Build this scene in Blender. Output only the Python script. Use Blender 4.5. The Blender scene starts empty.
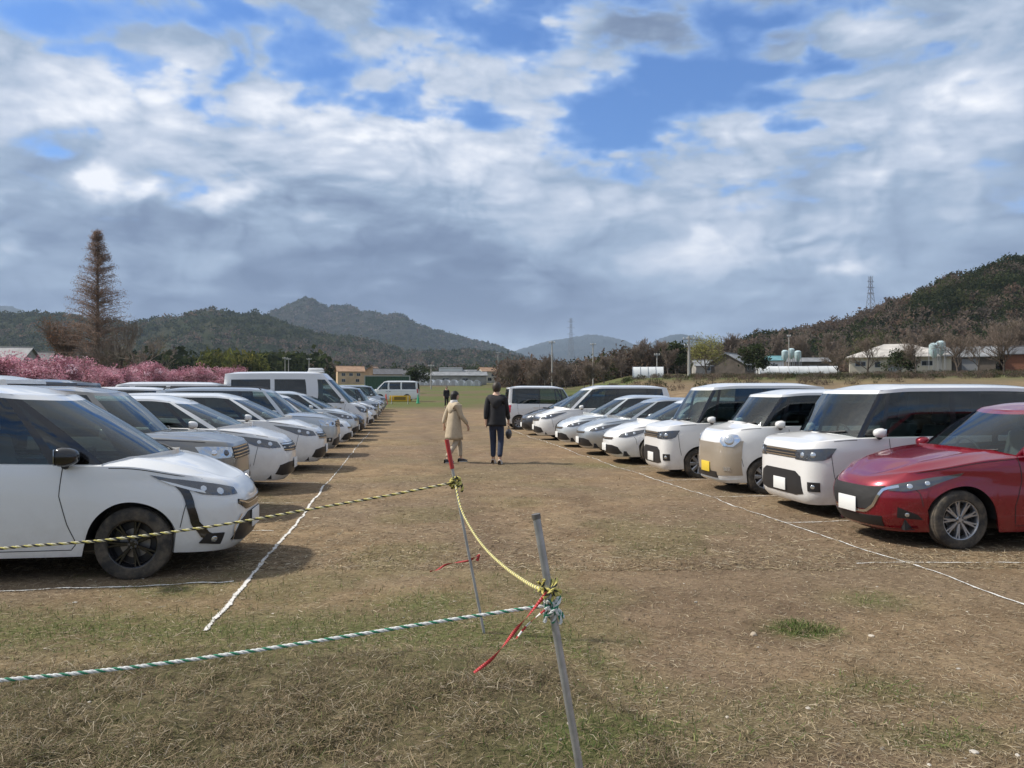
import bpy, bmesh, math, random
import numpy as np
from mathutils import Vector, Matrix, Euler
R = math.radians
PI = math.pi
SC = bpy.context.scene
COL = SC.collection
rng = np.random.default_rng(7)
random.seed(7)

# ------------------------------------------------------------------ camera frame
F_PX = 769.0
EYE = 1.64
YAW = R(7.9)
CS, SN = math.cos(YAW), math.sin(YAW)
HORIZON = 390.0

def at(u, d):
    """world x, y of the vertical line through picture column u at depth d"""
    xc = (u - 512.0) / F_PX * d
    return xc * CS + d * SN, -xc * SN + d * CS

def c2w(xc, yc):
    return xc * CS + yc * SN, -xc * SN + yc * CS

def w2c(x, y):
    return x * CS - y * SN, x * SN + y * CS

def zat(v, d):
    return EYE + (HORIZON - v) / F_PX * d

# ------------------------------------------------------------------ noise (numpy)
def _hash(ix, iy, seed):
    n = (ix.astype(np.int64) * 374761393 + iy.astype(np.int64) * 668265263 + seed * 1274126177) & 0xFFFFFFFF
    n = ((n ^ (n >> 13)) * 1274126177) & 0xFFFFFFFF
    return ((n ^ (n >> 16)) & 0xFFFFFF) / float(0xFFFFFF)

def vnoise(x, y, seed=0):
    x = np.asarray(x, float); y = np.asarray(y, float)
    ix = np.floor(x); iy = np.floor(y)
    fx = x - ix; fy = y - iy
    fx = fx * fx * (3 - 2 * fx); fy = fy * fy * (3 - 2 * fy)
    a = _hash(ix, iy, seed); b = _hash(ix + 1, iy, seed)
    c = _hash(ix, iy + 1, seed); d = _hash(ix + 1, iy + 1, seed)
    return (a * (1 - fx) + b * fx) * (1 - fy) + (c * (1 - fx) + d * fx) * fy

def fbm(x, y, octv=4, seed=0, gain=0.5):
    s = 0; a = 1; t = 0
    for k in range(octv):
        s = s + a * vnoise(x * 2 ** k + 17.3 * k, y * 2 ** k - 9.1 * k, seed + k); t += a; a *= gain
    return s / t

def sstep(a, b, x):
    t = np.clip((np.asarray(x, float) - a) / (b - a), 0, 1)
    return t * t * (3 - 2 * t)

# ------------------------------------------------------------------ the lie of the land
HD = ([0, 32, 58, 75, 150, 250, 600, 1500, 20000], [0, 0, .27, .5, 1.7, 3.5, 9, 14, 14])
def H(x, y, fine=True):
    x = np.asarray(x, float); y = np.asarray(y, float)
    xc, yc = w2c(x, y)
    d = np.hypot(x, y)
    ang = np.degrees(np.arctan2(xc, np.maximum(yc, 0.01)))
    front = sstep(-15, 25, yc)
    z = np.interp(d, *HD) * front
    m = sstep(4, 10, ang) * front
    bank = np.interp(d, [0, 38, 58, 120, 300, 600], [0, 0, 2.35, 3.9, 8, 12])
    z = z * (1 - m) + np.maximum(z, bank) * m
    z = z + (fbm(x / 30, y / 30, 2, 3) - .5) * .5 * sstep(45, 90, d)
    if fine:
        near = 1 - sstep(25, 60, d)
        z = z + near * ((fbm(x / 1.6, y / 1.6, 3, 11) - .5) * .06 + (fbm(x / .22, y / .22, 3, 5) - .5) * .022)
        # the rough edge of the field where the photographer stands
        e = rough_mask(x, y)
        z = z + near * e * (0.02 + (fbm(x / .35, y / .35, 3, 21) - .5) * .09)
    return z

def rough_mask(x, y):
    xc, yc = w2c(x, y)
    lim = 4.75 - np.clip(xc - .3, 0, 9) * 2.6 + (fbm(np.asarray(x) / 1.1, np.asarray(y) / 1.1, 3, 31) - .5) * 1.3
    return 1 - sstep(-.35, .35, yc - lim)

def Hs(x, y):
    return float(H(np.array([x]), np.array([y]))[0])

# ------------------------------------------------------------------ object helpers
def tag(o, label=None, cat=None, group=None, kind=None):
    if label: o['label'] = label
    if cat: o['category'] = cat
    if group: o['group'] = group
    if kind: o['kind'] = kind
    return o

def empty(name, loc=(0, 0, 0), rz=0, parent=None):
    o = bpy.data.objects.new(name, None); COL.objects.link(o)
    o.location = loc; o.rotation_euler = (0, 0, rz); o.empty_display_size = .1
    if parent: o.parent = parent
    return o

def copy_tree(o, parent=None):
    c = o.copy(); COL.objects.link(c)
    if parent: c.parent = parent
    for ch in list(o.children): copy_tree(ch, c)
    return c

class MB:
    """collects faces, then links them as one mesh object"""
    def __init__(s):
        s.v = []; s.f = []; s.m = []; s.mats = []
    def mi(s, m):
        if m not in s.mats: s.mats.append(m)
        return s.mats.index(m)
    def add(s, vs, fs, m):
        b = len(s.v); k = s.mi(m)
        s.v.extend([tuple(map(float, q)) for q in vs])
        for f in fs:
            s.f.append(tuple(i + b for i in f)); s.m.append(k)
    def grid(s, P, m, flip=False, closeu=False):
        """P[i][j] points"""
        n = len(P); w = len(P[0]); vs = [p for r in P for p in r]; fs = []
        for i in range(n if closeu else n - 1):
            i2 = (i + 1) % n
            for j in range(w - 1):
                q = (i * w + j, i2 * w + j, i2 * w + j + 1, i * w + j + 1)
                fs.append(q[::-1] if flip else q)
        s.add(vs, fs, m)
    def box(s, x0, x1, y0, y1, z0, z1, m, bev=0.0, M=None):
        bm = bmesh.new()
        bmesh.ops.create_cube(bm, size=1)
        for v in bm.verts:
            v.co = Vector(((x0 + x1) / 2 + v.co.x * (x1 - x0), (y0 + y1) / 2 + v.co.y * (y1 - y0), (z0 + z1) / 2 + v.co.z * (z1 - z0)))
        if bev > 0:
            bmesh.ops.bevel(bm, geom=list(bm.edges), offset=bev, segments=2, affect='EDGES', profile=.5)
        if M is not None: bmesh.ops.transform(bm, matrix=M, verts=bm.verts)
        s.bm(bm, m); bm.free()
    def bm(s, bm, m):
        bm.verts.index_update()
        s.add([v.co[:] for v in bm.verts], [[v.index for v in f.verts] for f in bm.faces], m)
    def tube(s, pts, rad, m, n=8, cap=True):
        pts = [Vector(p) for p in pts]
        if not hasattr(rad, '__len__'): rad = [rad] * len(pts)
        up = Vector((0, 0, 1)); P = []
        prev = None
        for i, p in enumerate(pts):
            t = (pts[min(i + 1, len(pts) - 1)] - pts[max(i - 1, 0)]).normalized()
            if prev is None:
                a = t.cross(up if abs(t.z) < .9 else Vector((1, 0, 0))).normalized()
            else:
                a = (prev - t * prev.dot(t)).normalized()
            prev = a; b = t.cross(a)
            P.append([p + (a * math.cos(2 * PI * k / n) + b * math.sin(2 * PI * k / n)) * rad[i] for k in range(n)])
        vs = [q for r in P for q in r]; fs = []
        for i in range(len(P) - 1):
            for k in range(n):
                fs.append((i * n + k, i * n + (k + 1) % n, (i + 1) * n + (k + 1) % n, (i + 1) * n + k))
        if cap:
            fs.append(tuple(range(n))[::-1]); fs.append(tuple((len(P) - 1) * n + k for k in range(n)))
        s.add(vs, fs, m)
    def lathe(s, prof, m, n=32, axis='z', M=None):
        """prof list of (r, h); axis z or y"""
        vs = []; fs = []
        for (r, h) in prof:
            for k in range(n):
                a = 2 * PI * k / n
                p = Vector((r * math.cos(a), r * math.sin(a), h)) if axis == 'z' else Vector((r * math.cos(a), h, r * math.sin(a)))
                vs.append(M @ p if M is not None else p)
        for i in range(len(prof) - 1):
            for k in range(n):
                q = (i * n + k, i * n + (k + 1) % n, (i + 1) * n + (k + 1) % n, (i + 1) * n + k)
                fs.append(q if axis == 'z' else q[::-1])
        s.add(vs, fs, m)
    def build(s, name, parent=None, smooth=True, angle=40):
        me = bpy.data.meshes.new(name)
        me.from_pydata(s.v, [], s.f)
        for m in s.mats: me.materials.append(m)
        me.polygons.foreach_set('material_index', s.m)
        me.polygons.foreach_set('use_smooth', [smooth] * len(s.f))
        me.update()
        if smooth and angle < 180:
            try: me.set_sharp_from_angle(angle=R(angle))
            except Exception: pass
        o = bpy.data.objects.new(name, me); COL.objects.link(o)
        if parent: o.parent = parent
        return o

def np_mesh(name, V, F, mat, col=None, smooth=False, parent=None):
    """V (n,3), F (k,3|4) numpy; col (n,3) point colours as attribute 'tint'"""
    me = bpy.data.meshes.new(name)
    V = np.ascontiguousarray(V, dtype=np.float32); F = np.ascontiguousarray(F, dtype=np.int32)
    me.vertices.add(len(V)); me.vertices.foreach_set('co', V.ravel())
    k = F.shape[1]
    me.loops.add(F.size); me.loops.foreach_set('vertex_index', F.ravel())
    me.polygons.add(len(F))
    me.polygons.foreach_set('loop_start', np.arange(0, F.size, k, dtype=np.int32))
    me.polygons.foreach_set('use_smooth', np.full(len(F), smooth))
    if col is not None:
        a = me.attributes.new('tint', 'FLOAT_COLOR', 'POINT')
        c = np.ones((len(V), 4), np.float32); c[:, :col.shape[1]] = col
        a.data.foreach_set('color', c.ravel())
    me.materials.append(mat); me.update(calc_edges=True)
    o = bpy.data.objects.new(name, me); COL.objects.link(o)
    if parent: o.parent = parent
    return o

# ------------------------------------------------------------------ materials
MATS = {}
class NT:
    """tiny node-tree writer"""
    def __init__(s, t):
        s.t = t; t.nodes.clear()
    def n(s, typ, **kw):
        x = s.t.nodes.new(typ)
        for k, v in kw.items(): setattr(x, k, v)
        return x
    def l(s, a, b): s.t.links.new(a, b)
    def put(s, sock, v):
        if isinstance(v, bpy.types.NodeSocket): s.l(v, sock)
        elif v is not None:
            if hasattr(v, '__len__') and sock.type == 'RGBA' and len(v) == 3: v = (*v, 1)
            sock.default_value = v
    def math(s, op, a, b=None, c=None, clamp=False):
        x = s.n('ShaderNodeMath', operation=op, use_clamp=clamp)
        s.put(x.inputs[0], a)
        if b is not None: s.put(x.inputs[1], b)
        if c is not None: s.put(x.inputs[2], c)
        return x.outputs[0]
    def ss(s, x, a, b):
        m = s.n('ShaderNodeMapRange', interpolation_type='SMOOTHSTEP')
        s.put(m.inputs[0], x); s.put(m.inputs[1], a); s.put(m.inputs[2], b)
        return m.outputs[0]
    def mr(s, x, a, b, c, d):
        m = s.n('ShaderNodeMapRange')
        for k, v in enumerate((x, a, b, c, d)): s.put(m.inputs[k], v)
        return m.outputs[0]
    def mix(s, f, a, b, mode='MIX'):
        m = s.n('ShaderNodeMix', data_type='RGBA', blend_type=mode)
        s.put(m.inputs[0], f); s.put(m.inputs[6], a); s.put(m.inputs[7], b)
        return m.outputs[2]
    def noise(s, vec, scale, detail=3, rough=.5, dist=0.0, out=0):
        m = s.n('ShaderNodeTexNoise')
        if vec is not None: s.l(vec, m.inputs['Vector'])
        m.inputs['Scale'].default_value = scale; m.inputs['Detail'].default_value = detail
        m.inputs['Roughness'].default_value = rough; m.inputs['Distortion'].default_value = dist
        return m.outputs[out]
    def map(s, vec, scale=(1, 1, 1), loc=(0, 0, 0), rot=(0, 0, 0)):
        m = s.n('ShaderNodeMapping')
        s.l(vec, m.inputs[0]); m.inputs['Scale'].default_value = scale
        m.inputs['Location'].default_value = loc; m.inputs['Rotation'].default_value = rot
        return m.outputs[0]

def newmat(name):
    m = bpy.data.materials.new(name); m.use_nodes = True
    nt = NT(m.node_tree)
    out = nt.n('ShaderNodeOutputMaterial'); p = nt.n('ShaderNodeBsdfPrincipled')
    nt.l(p.outputs[0], out.inputs[0])
    return m, nt, p, out

def mat(name, col=(.5, .5, .5), rough=.5, metal=0.0, coat=0.0, spec=.5, vary=.0, vscale=6., bump=0., bscale=30., dirt=0., emit=0.):
    if name in MATS: return MATS[name]
    m, nt, p, out = newmat(name)
    tc = nt.n('ShaderNodeTexCoord').outputs['Object']
    c = (*col, 1)
    p.inputs['Roughness'].default_value = rough; p.inputs['Metallic'].default_value = metal
    p.inputs['Coat Weight'].default_value = coat; p.inputs['Coat Roughness'].default_value = .04
    p.inputs['Specular IOR Level'].default_value = spec
    base = None
    if vary > 0:
        nz = nt.noise(tc, vscale, 4, .6)
        a = tuple(x * (1 - vary) for x in col); b = tuple(min(1, x * (1 + vary)) for x in col)
        base = nt.mix(nt.ss(nz, .3, .7), a, b)
    if dirt > 0:
        sx = nt.n('ShaderNodeSeparateXYZ'); nt.l(tc, sx.inputs[0])
        low = nt.mr(sx.outputs[2], .15, .75, 1, 0)
        nz = nt.noise(tc, 9, 5, .65)
        f = nt.math('MULTIPLY', nt.math('MULTIPLY', low, nt.ss(nz, .3, .8)), dirt)
        base = nt.mix(f, base if base is not None else c, (.23, .19, .14, 1))
        nt.put(p.inputs['Roughness'], nt.math('ADD', nt.math('MULTIPLY', f, .5), rough))
    if base is not None: nt.l(base, p.inputs['Base Color'])
    else: p.inputs['Base Color'].default_value = c
    if bump > 0:
        bp = nt.n('ShaderNodeBump'); bp.inputs['Strength'].default_value = bump; bp.inputs['Distance'].default_value = .02
        nt.l(nt.noise(tc, bscale, 4, .6), bp.inputs['Height']); nt.l(bp.outputs[0], p.inputs['Normal'])
    if emit > 0:
        p.inputs['Emission Color'].default_value = c; p.inputs['Emission Strength'].default_value = emit
    MATS[name] = m
    return m

def tint_mat(name, rough=.8, nscale=.0, amount=.3, translucent=0.0):
    if name in MATS: return MATS[name]
    m, nt, p, out = newmat(name)
    at_ = nt.n('ShaderNodeAttribute', attribute_name='tint')
    c = at_.outputs['Color']
    if nscale > 0:
        g = nt.n('ShaderNodeNewGeometry')
        nz = nt.noise(g.outputs['Position'], nscale, 3, .6)
        f = nt.mr(nz, .3, .7, 1 - amount, 1 + amount)
        mx = nt.n('ShaderNodeVectorMath', operation='SCALE'); nt.l(c, mx.inputs[0]); nt.l(f, mx.inputs['Scale'])
        c = mx.outputs[0]
    nt.l(c, p.inputs['Base Color'])
    p.inputs['Roughness'].default_value = rough; p.inputs['Specular IOR Level'].default_value = .2
    if translucent > 0:
        tr = nt.n('ShaderNodeBsdfTranslucent'); nt.l(c, tr.inputs[0])
        ms = nt.n('ShaderNodeMixShader'); ms.inputs[0].default_value = translucent
        nt.l(p.outputs[0], ms.inputs[1]); nt.l(tr.outputs[0], ms.inputs[2]); nt.l(ms.outputs[0], out.inputs[0])
    MATS[name] = m
    return m

def glass_mat(name, tint, refl=.0, rough=.02):
    """thin pane: tinted see-through plus sky reflection by Fresnel"""
    if name in MATS: return MATS[name]
    m = bpy.data.materials.new(name); m.use_nodes = True
    nt = NT(m.node_tree)
    out = nt.n('ShaderNodeOutputMaterial')
    tr = nt.n('ShaderNodeBsdfTransparent'); tr.inputs[0].default_value = (*tint, 1)
    gl = nt.n('ShaderNodeBsdfGlossy'); gl.inputs[0].default_value = (.92, .97, 1, 1); gl.inputs['Roughness'].default_value = rough
    ge = nt.n('ShaderNodeNewGeometry'); dp = nt.n('ShaderNodeVectorMath', operation='DOT_PRODUCT'); nt.l(ge.outputs['Incoming'], dp.inputs[0]); nt.l(ge.outputs['Normal'], dp.inputs[1])
    q = nt.math('SUBTRACT', 1.0, nt.math('ABSOLUTE', dp.outputs['Value']))
    f = nt.math('ADD', nt.math('MULTIPLY', nt.math('POWER', q, 4.5), .80), .06 + refl, clamp=True)
    ms = nt.n('ShaderNodeMixShader')
    nt.l(f, ms.inputs[0]); nt.l(tr.outputs[0], ms.inputs[1]); nt.l(gl.outputs[0], ms.inputs[2]); nt.l(ms.outputs[0], out.inputs[0])
    MATS[name] = m
    return m
# ------------------------------------------------------------------ camera, sun, sky
cam_d = bpy.data.cameras.new('camera'); cam = bpy.data.objects.new('camera', cam_d); COL.objects.link(cam)
cam_d.sensor_width = 36; cam_d.lens = F_PX / 1024 * 36
cam_d.clip_start = .05; cam_d.clip_end = 60000
cam.location = (0, 0, EYE)
cam.rotation_euler = (R(90) + math.atan((HORIZON - 384) / F_PX), 0, -YAW)
SC.camera = cam

SUN_EL = R(47)
sdir = Vector((-.99 * CS + .14 * SN, .99 * SN + .14 * CS, 0)).normalized()   # towards the sun, on the left
SUN_V = Vector((sdir.x * math.cos(SUN_EL), sdir.y * math.cos(SUN_EL), math.sin(SUN_EL)))
sun_d = bpy.data.lights.new('sun', 'SUN'); sun = bpy.data.objects.new('sun', sun_d); COL.objects.link(sun)
sun_d.energy = SUN_E = 3.9; sun_d.angle = R(3); sun_d.color = (1, .93, .83)
sun.rotation_euler = SUN_V.to_track_quat('Z', 'Y').to_euler()

W = bpy.data.worlds.new('World'); SC.world = W; W.use_nodes = True
nt = NT(W.node_tree)
wout = nt.n('ShaderNodeOutputWorld'); bg = nt.n('ShaderNodeBackground')
nt.l(bg.outputs[0], wout.inputs[0])
sky = nt.n('ShaderNodeTexSky', sky_type='NISHITA'); sky.sun_disc = False
sky.sun_elevation = SUN_EL; sky.sun_rotation = math.atan2(sdir.x, sdir.y)
sky.air_density = 1.3; sky.dust_density = .6; sky.ozone_density = 2.2

def sky_fields(az, el):
    """cloud cover and cloud colour for sky directions; az measured from the view along the aisle"""
    dx = np.sin(az) * np.cos(el); dy = np.cos(az) * np.cos(el); dz = np.sin(el)
    front = (np.cos(az) > .35)
    ca = np.where(front, np.cos(az), 1)
    u = np.where(front, 512 + F_PX * np.tan(np.where(front, az, 0)), 1e6)
    v = HORIZON - F_PX * np.tan(np.clip(el, -1.2, 1.2)) / ca
    zz = np.maximum(dz, 0) + .13
    qx, qy = dx / zz, dy / zz
    w1 = fbm(qx * 1.6, qy * 1.6, 2, 91) - .5; w2 = fbm(qx * 1.6, qy * 1.6, 2, 97) - .5
    up = sstep(.12, .34, dz)
    ax = az * 9.0; ay = el * 16.0                         # angular coordinates for the puffy low clouds
    p1 = fbm(ax * .8, ay * .8, 4, 51) - .5; p2 = fbm(ax * .8, ay * .8, 4, 57) - .5
    q1 = fbm(ax * 3.2, ay * 3.2, 4, 151) - .5; q2 = fbm(ax * 3.2, ay * 3.2, 4, 157) - .5
    def spots(lst):
        s = 0
        uu = u + p1 * 60 + q1 * 34; vv = v + p2 * 40 + q2 * 26
        for (cu, cv, ru, rv, k) in lst:
            r2 = ((uu - cu) / ru) ** 2 + ((vv - cv) / rv) ** 2
            s = s + k * np.exp(-np.minimum(r2, 40) ** 1.35 * .9)
        return s
    X = qx + w1 * .25; Y = qy + w2 * .25
    n1 = fbm(X * .9 + 3.3, Y * 1.1 + 1.2, 5, 3)
    n2 = fbm(X * 2.6 + 8, Y * 2.6 + 2, 6, 13, .55)
    def puff(x, y):
        s_ = 0; a = 1; t = 0
        for k in range(6):
            m_ = vnoise(x * 1.9 ** k + 5.1 * k, y * 1.9 ** k + 3.7 * k, 200 + k)
            s_ = s_ + a * (1.25 * np.abs(2 * m_ - 1) + .2); t += a; a *= .45
        return s_ / t
    n5 = puff(ax * 1.1 + p1 * 1.2 + 3, ay * 1.2 + p2 * 1.2 + .35 * ax); n5s = puff(ax * 1.1 + p1 * 1.2 + 3.12, ay * 1.2 + p2 * 1.2 + .35 * ax - .12)
    d = .5 + (n1 - .5) * .55 + (n2 - .5) * .62
    holes = spots([(250, 50, 330, 90, -.075), (700, 100, 180, 70, -.07), (210, 110, 60, 10, -.08), (300, 60, 40, 30, -.06), (395, 112, 105, 20, -.17), (420, 62, 70, 12, -.08), (60, 50, 50, 8, -.08), (330, 72, 60, 12, -.06), (150, 66, 60, 14, -.12), (465, 181, 24, 7, -.12), (468, 18, 70, 28, -.17), (22, 24, 50, 16, -.10),
                   (100, 8, 60, 14, -.08), (600, 128, 50, 22, -.20), (655, 92, 60, 26, -.17), (530, 18, 30, 40, -.2), (578, 92, 40, 30, -.1), (797, 110, 30, 10, -.14), (822, 67, 30, 11, -.14), (818, 246, 46, 8, -.16),
                   (725, 203, 60, 10, -.09), (240, 6, 50, 14, -.1), (545, 150, 60, 16, -.08), (745, 90, 60, 14, -.06),
                   (100, 250, 330, 90, .30), (330, 285, 330, 100, .32), (650, 305, 350, 50, .30), (860, 30, 150, 50, .16), (900, 180, 190, 60, .14), (630, 22, 60, 26, .22), (650, 160, 80, 14, .05), (230, 150, 200, 40, .10)])
    n4 = fbm(X * 6.5 + .5 * p1, Y * 8.5 + .5 * p2, 6, 33, .6)
    d = d + holes * np.where(holes < 0, 1.15, .8) + (n4 - .5) * .42 * (.25 + .75 * up) + (n5 - .60) * .34 * (.2 + .8 * up) + .01 - .048 * up
    cover = sstep(.36, .56, d)
    # soft grey-to-white modelling of the layer
    n4s = fbm(X * 6.5 + .5 * p1 + .35, Y * 8.5 + .5 * p2 + .30, 6, 33, .6)
    n3 = puff(ax * .85 + p1, ay * .9 + p2)
    n3s = puff(ax * .85 + p1 + .10, ay * .9 + p2 - .13)
    relief = (n3 - n3s)
    b = .50 - (n5s - n5) * .20 * up + (n5 - .6) * .22 * up + (n2 - .5) * (.35 + .55 * up) + (n3 - .6) * (.34 - .14 * up) + relief * .40 * sstep(60, 230, v) + (n4 - n4s) * .30 * up + (n4 - .5) * .18 * up
    hi = 1.1 * spots([(98, 177, 24, 19, .50), (145, 184, 20, 12, .42), (222, 190, 38, 18, .38), (262, 188, 40, 17, .16), (690, 240, 26, 12, .20), (660, 252, 44, 16, .10), (850, 266, 30, 8, .30), (720, 258, 50, 12, .16),
                (868, 22, 50, 20, .26), (985, 80, 60, 22, .26), (60, 82, 110, 44, .20), (180, 130, 170, 46, .14), (420, 150, 130, 30, .13), (530, 245, 34, 18, .13), (540, 300, 40, 12, .16), (568, 20, 20, 26, .16),
                (15, 235, 24, 18, .22), (200, 268, 40, 12, .13), (318, 268, 40, 10, .12), (700, 175, 220, 40, .10), (960, 150, 110, 40, .06), (316, 216, 16, 8, .12), (460, 212, 50, 16, .10)])
    lo = .95 * spots([(150, 222, 190, 24, -.22), (120, 128, 60, 16, -.10), (60, 150, 70, 26, -.14), (270, 305, 260, 52, -.31), (440, 270, 150, 50, -.27), (520, 318, 130, 26, -.16), (490, 235, 60, 22, -.10), (130, 285, 50, 22, -.10),
                (700, 322, 240, 20, -.20), (770, 60, 110, 26, -.12), (655, 34, 60, 16, -.12), (600, 30, 30, 20, -.08), (620, 288, 90, 18, -.12), (960, 225, 120, 36, -.08), (12, 205, 26, 14, -.18), (850, 300, 80, 16, -.06)])
    b = np.clip(b + hi + lo, 0, 1)
    hi_el = sstep(.42, .62, dz); b = b * (1 - .8 * hi_el) + .60 * .8 * hi_el; cover = np.maximum(cover, hi_el * .8)
    stops = [0, .22, .5, .75, 1.0]
    cols = [(.115, .165, .275), (.160, .220, .340), (.285, .37, .50), (.50, .56, .67), (.80, .82, .87)]
    rgb = np.stack([np.interp(b, stops, [c[k] for c in cols]) for k in range(3)], -1)
    rgb = rgb * (1 - .5 * hi_el[..., None]) + np.array([.50, .53, .57]) * .5 * hi_el[..., None]
    # away from the photographed side the layer is whiter, brightest round the veiled sun
    sd = np.array([math.sin(SAZ) * math.cos(SUN_EL), math.cos(SAZ) * math.cos(SUN_EL), math.sin(SUN_EL)])
    ang = np.arccos(np.clip(dx * sd[0] + dy * sd[1] + dz * sd[2], -1, 1))
    side = np.clip(sstep(.80, .62, np.cos(az)) + hi_el, 0, 1)[..., None]
    lum = rgb.mean(-1, keepdims=True)
    rgb = rgb * (1 - .65 * side) + lum * np.array([1.03, 1.0, .97]) * .65 * side
    glow = np.exp(-(ang / .42) ** 2)[..., None] * side
    rgb = rgb + np.array([1.3, 1.22, 1.1]) * glow; cover = np.maximum(cover, glow[..., 0])
    # blue between the clouds keeps a thin milky veil
    cov = np.clip(.05 + .26 * sstep(.27, .42, d) + cover, 0, 1)
    veil = np.array([.30, .46, .76])
    rgb = veil * (1 - cover[..., None]) + rgb * cover[..., None]
    return rgb, cov

SAZ = (math.atan2(sdir.x, sdir.y) - YAW)
SW, SH = 4096, 2048
def sky_image():
    img = bpy.data.images.new('cloud_cover', SW, SH, alpha=True, float_buffer=True)
    A = np.zeros((SH, SW, 4), np.float32)
    r0 = SH // 2 - 24
    def fill(cols, rows):
        U = (cols + .5) / SW; V = (rows + .5) / SH
        th = (U - .5) * 2 * PI
        x = np.cos(th); y = -np.sin(th)                    # Blender's equirectangular convention
        az = np.arctan2(x, y) - YAW
        az = (az + PI) % (2 * PI) - PI
        AZ, EL = np.meshgrid(az, (V - .5) * PI)
        rgb, cov = sky_fields(AZ, EL)
        o = np.zeros((len(rows), len(cols), 4), np.float32); o[..., :3] = rgb; o[..., 3] = cov
        return o
    # coarse all round, fine where the photograph looks
    rows = np.arange(r0, SH, 3); cols = np.arange(0, SW, 3)
    c = fill(cols + 1., rows + 1.)
    A[r0:] = np.repeat(np.repeat(c, 3, 0), 3, 1)[:SH - r0, :SW]
    cc = np.arange(SW); th = ((cc + .5) / SW - .5) * 2 * PI
    az = (np.arctan2(np.cos(th), -np.sin(th)) - YAW + PI) % (2 * PI) - PI
    sel = cc[np.abs(az) < R(48)]
    rr = np.arange(r0, SH // 2 + int(SH * 40 / 180))
    A[np.ix_(rr, sel)] = fill(sel.astype(float), rr.astype(float))
    A[:r0] = (.16, .13, .09, 1)
    img.pixels.foreach_set(A.ravel()); img.update(); img.pack()
    m = bpy.data.images.new('cloud_mask', SW // 2, SH // 2, alpha=False, float_buffer=True)
    B = np.ones((SH // 2, SW // 2, 4), np.float32); B[..., :3] = A[::2, ::2, 3:4] ; B[:r0 // 2, :, :3] = 1
    m.pixels.foreach_set(B.ravel()); m.update(); m.pack(); m.colorspace_settings.name = 'Linear Rec.709'
    img.colorspace_settings.name = 'Linear Rec.709'
    return img, m
img, cmask = sky_image()
menv = nt.n('ShaderNodeTexEnvironment', interpolation='Linear'); menv.image = cmask
env = nt.n('ShaderNodeTexEnvironment', interpolation='Linear'); env.image = img
img.colorspace_settings.name = 'Linear Rec.709'
img.alpha_mode = 'CHANNEL_PACKED'
skc = nt.n('ShaderNodeVectorMath', operation='MULTIPLY'); nt.l(sky.outputs[0], skc.inputs[0]); skc.inputs[1].default_value = (.040, .069, .114)
final = nt.mix(menv.outputs[0], skc.outputs[0], env.outputs['Color'])
nt.l(final, bg.inputs[0]); bg.inputs[1].default_value = 1.0

SC.view_settings.view_transform = 'Standard'; SC.view_settings.look = 'None'
SC.view_settings.exposure = 0.34; SC.view_settings.gamma = 1; SC.view_settings.use_curve_mapping = False
SC.cycles.max_bounces = 8; SC.cycles.transparent_max_bounces = 24; SC.cycles.diffuse_bounces = 3; SC.cycles.glossy_bounces = 4
SC.cycles.volume_bounces = 0
SC.cycles.use_denoising = True
W.cycles.sampling_method = 'MANUAL'; W.cycles.sample_map_resolution = 512
# ------------------------------------------------------------------ vehicle materials
def paint(name, col, metal=0.0, rough=.28, coat=1.0, dirt=.25):
    return mat('paint_' + name, col, rough, metal, coat, dirt=dirt)
M_WHITE = lambda: paint('white', (.74, .745, .74))
M_PEARL = lambda: paint('pearl', (.72, .735, .74), .0, .3)
TRIM = lambda: mat('black_trim', (.018, .018, .02), .45)
GLOSSK = lambda: mat('gloss_black', (.008, .008, .010), .18, 0, .6)
RUBBER = lambda: mat('rubber', (.022, .022, .022), .85, bump=.25, bscale=60, dirt=.6)
CHROME = lambda: mat('chrome', (.75, .76, .78), .14, 1.0)
SATIN = lambda: mat('satin_silver', (.42, .43, .45), .32, .9)
LAMPCASE = lambda: mat('lamp_case', (.10, .105, .115), .15, .6, 1.0)
LENS = lambda: mat('lamp_lens', (.55, .58, .61), .12, .75, 1.0)
AMBER = lambda: mat('amber_lens', (.65, .22, .03), .15, 0, 1.0)
REDLENS = lambda: mat('red_lens', (.45, .012, .015), .12, 0, 1.0)
SEAM = lambda: mat('panel_gap', (.03, .03, .032), .8)
PLATE = lambda: mat('plate_white', (.72, .73, .72), .45)
PLATEY = lambda: mat('plate_yellow', (.68, .50, .05), .45)
PLATEG = lambda: mat('plate_ink', (.04, .14, .08), .5)
CABIN = lambda: mat('cabin_dark', (.035, .035, .038), .8)
SEATM = lambda: mat('seat_cloth', (.13, .13, .135), .85)
SEATL = lambda: mat('seat_beige', (.26, .23, .19), .85)
G_WS = lambda: glass_mat('glass_windscreen', (.50, .60, .57), .01)
G_SIDE = lambda: glass_mat('glass_side', (.34, .41, .39), .01)
G_PRIV = lambda: glass_mat('glass_privacy', (.035, .04, .045), .02)

def interp(pts, x):
    xs = [p[0] for p in pts]; ys = [p[1] for p in pts]
    return np.interp(x, xs, ys)

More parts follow.
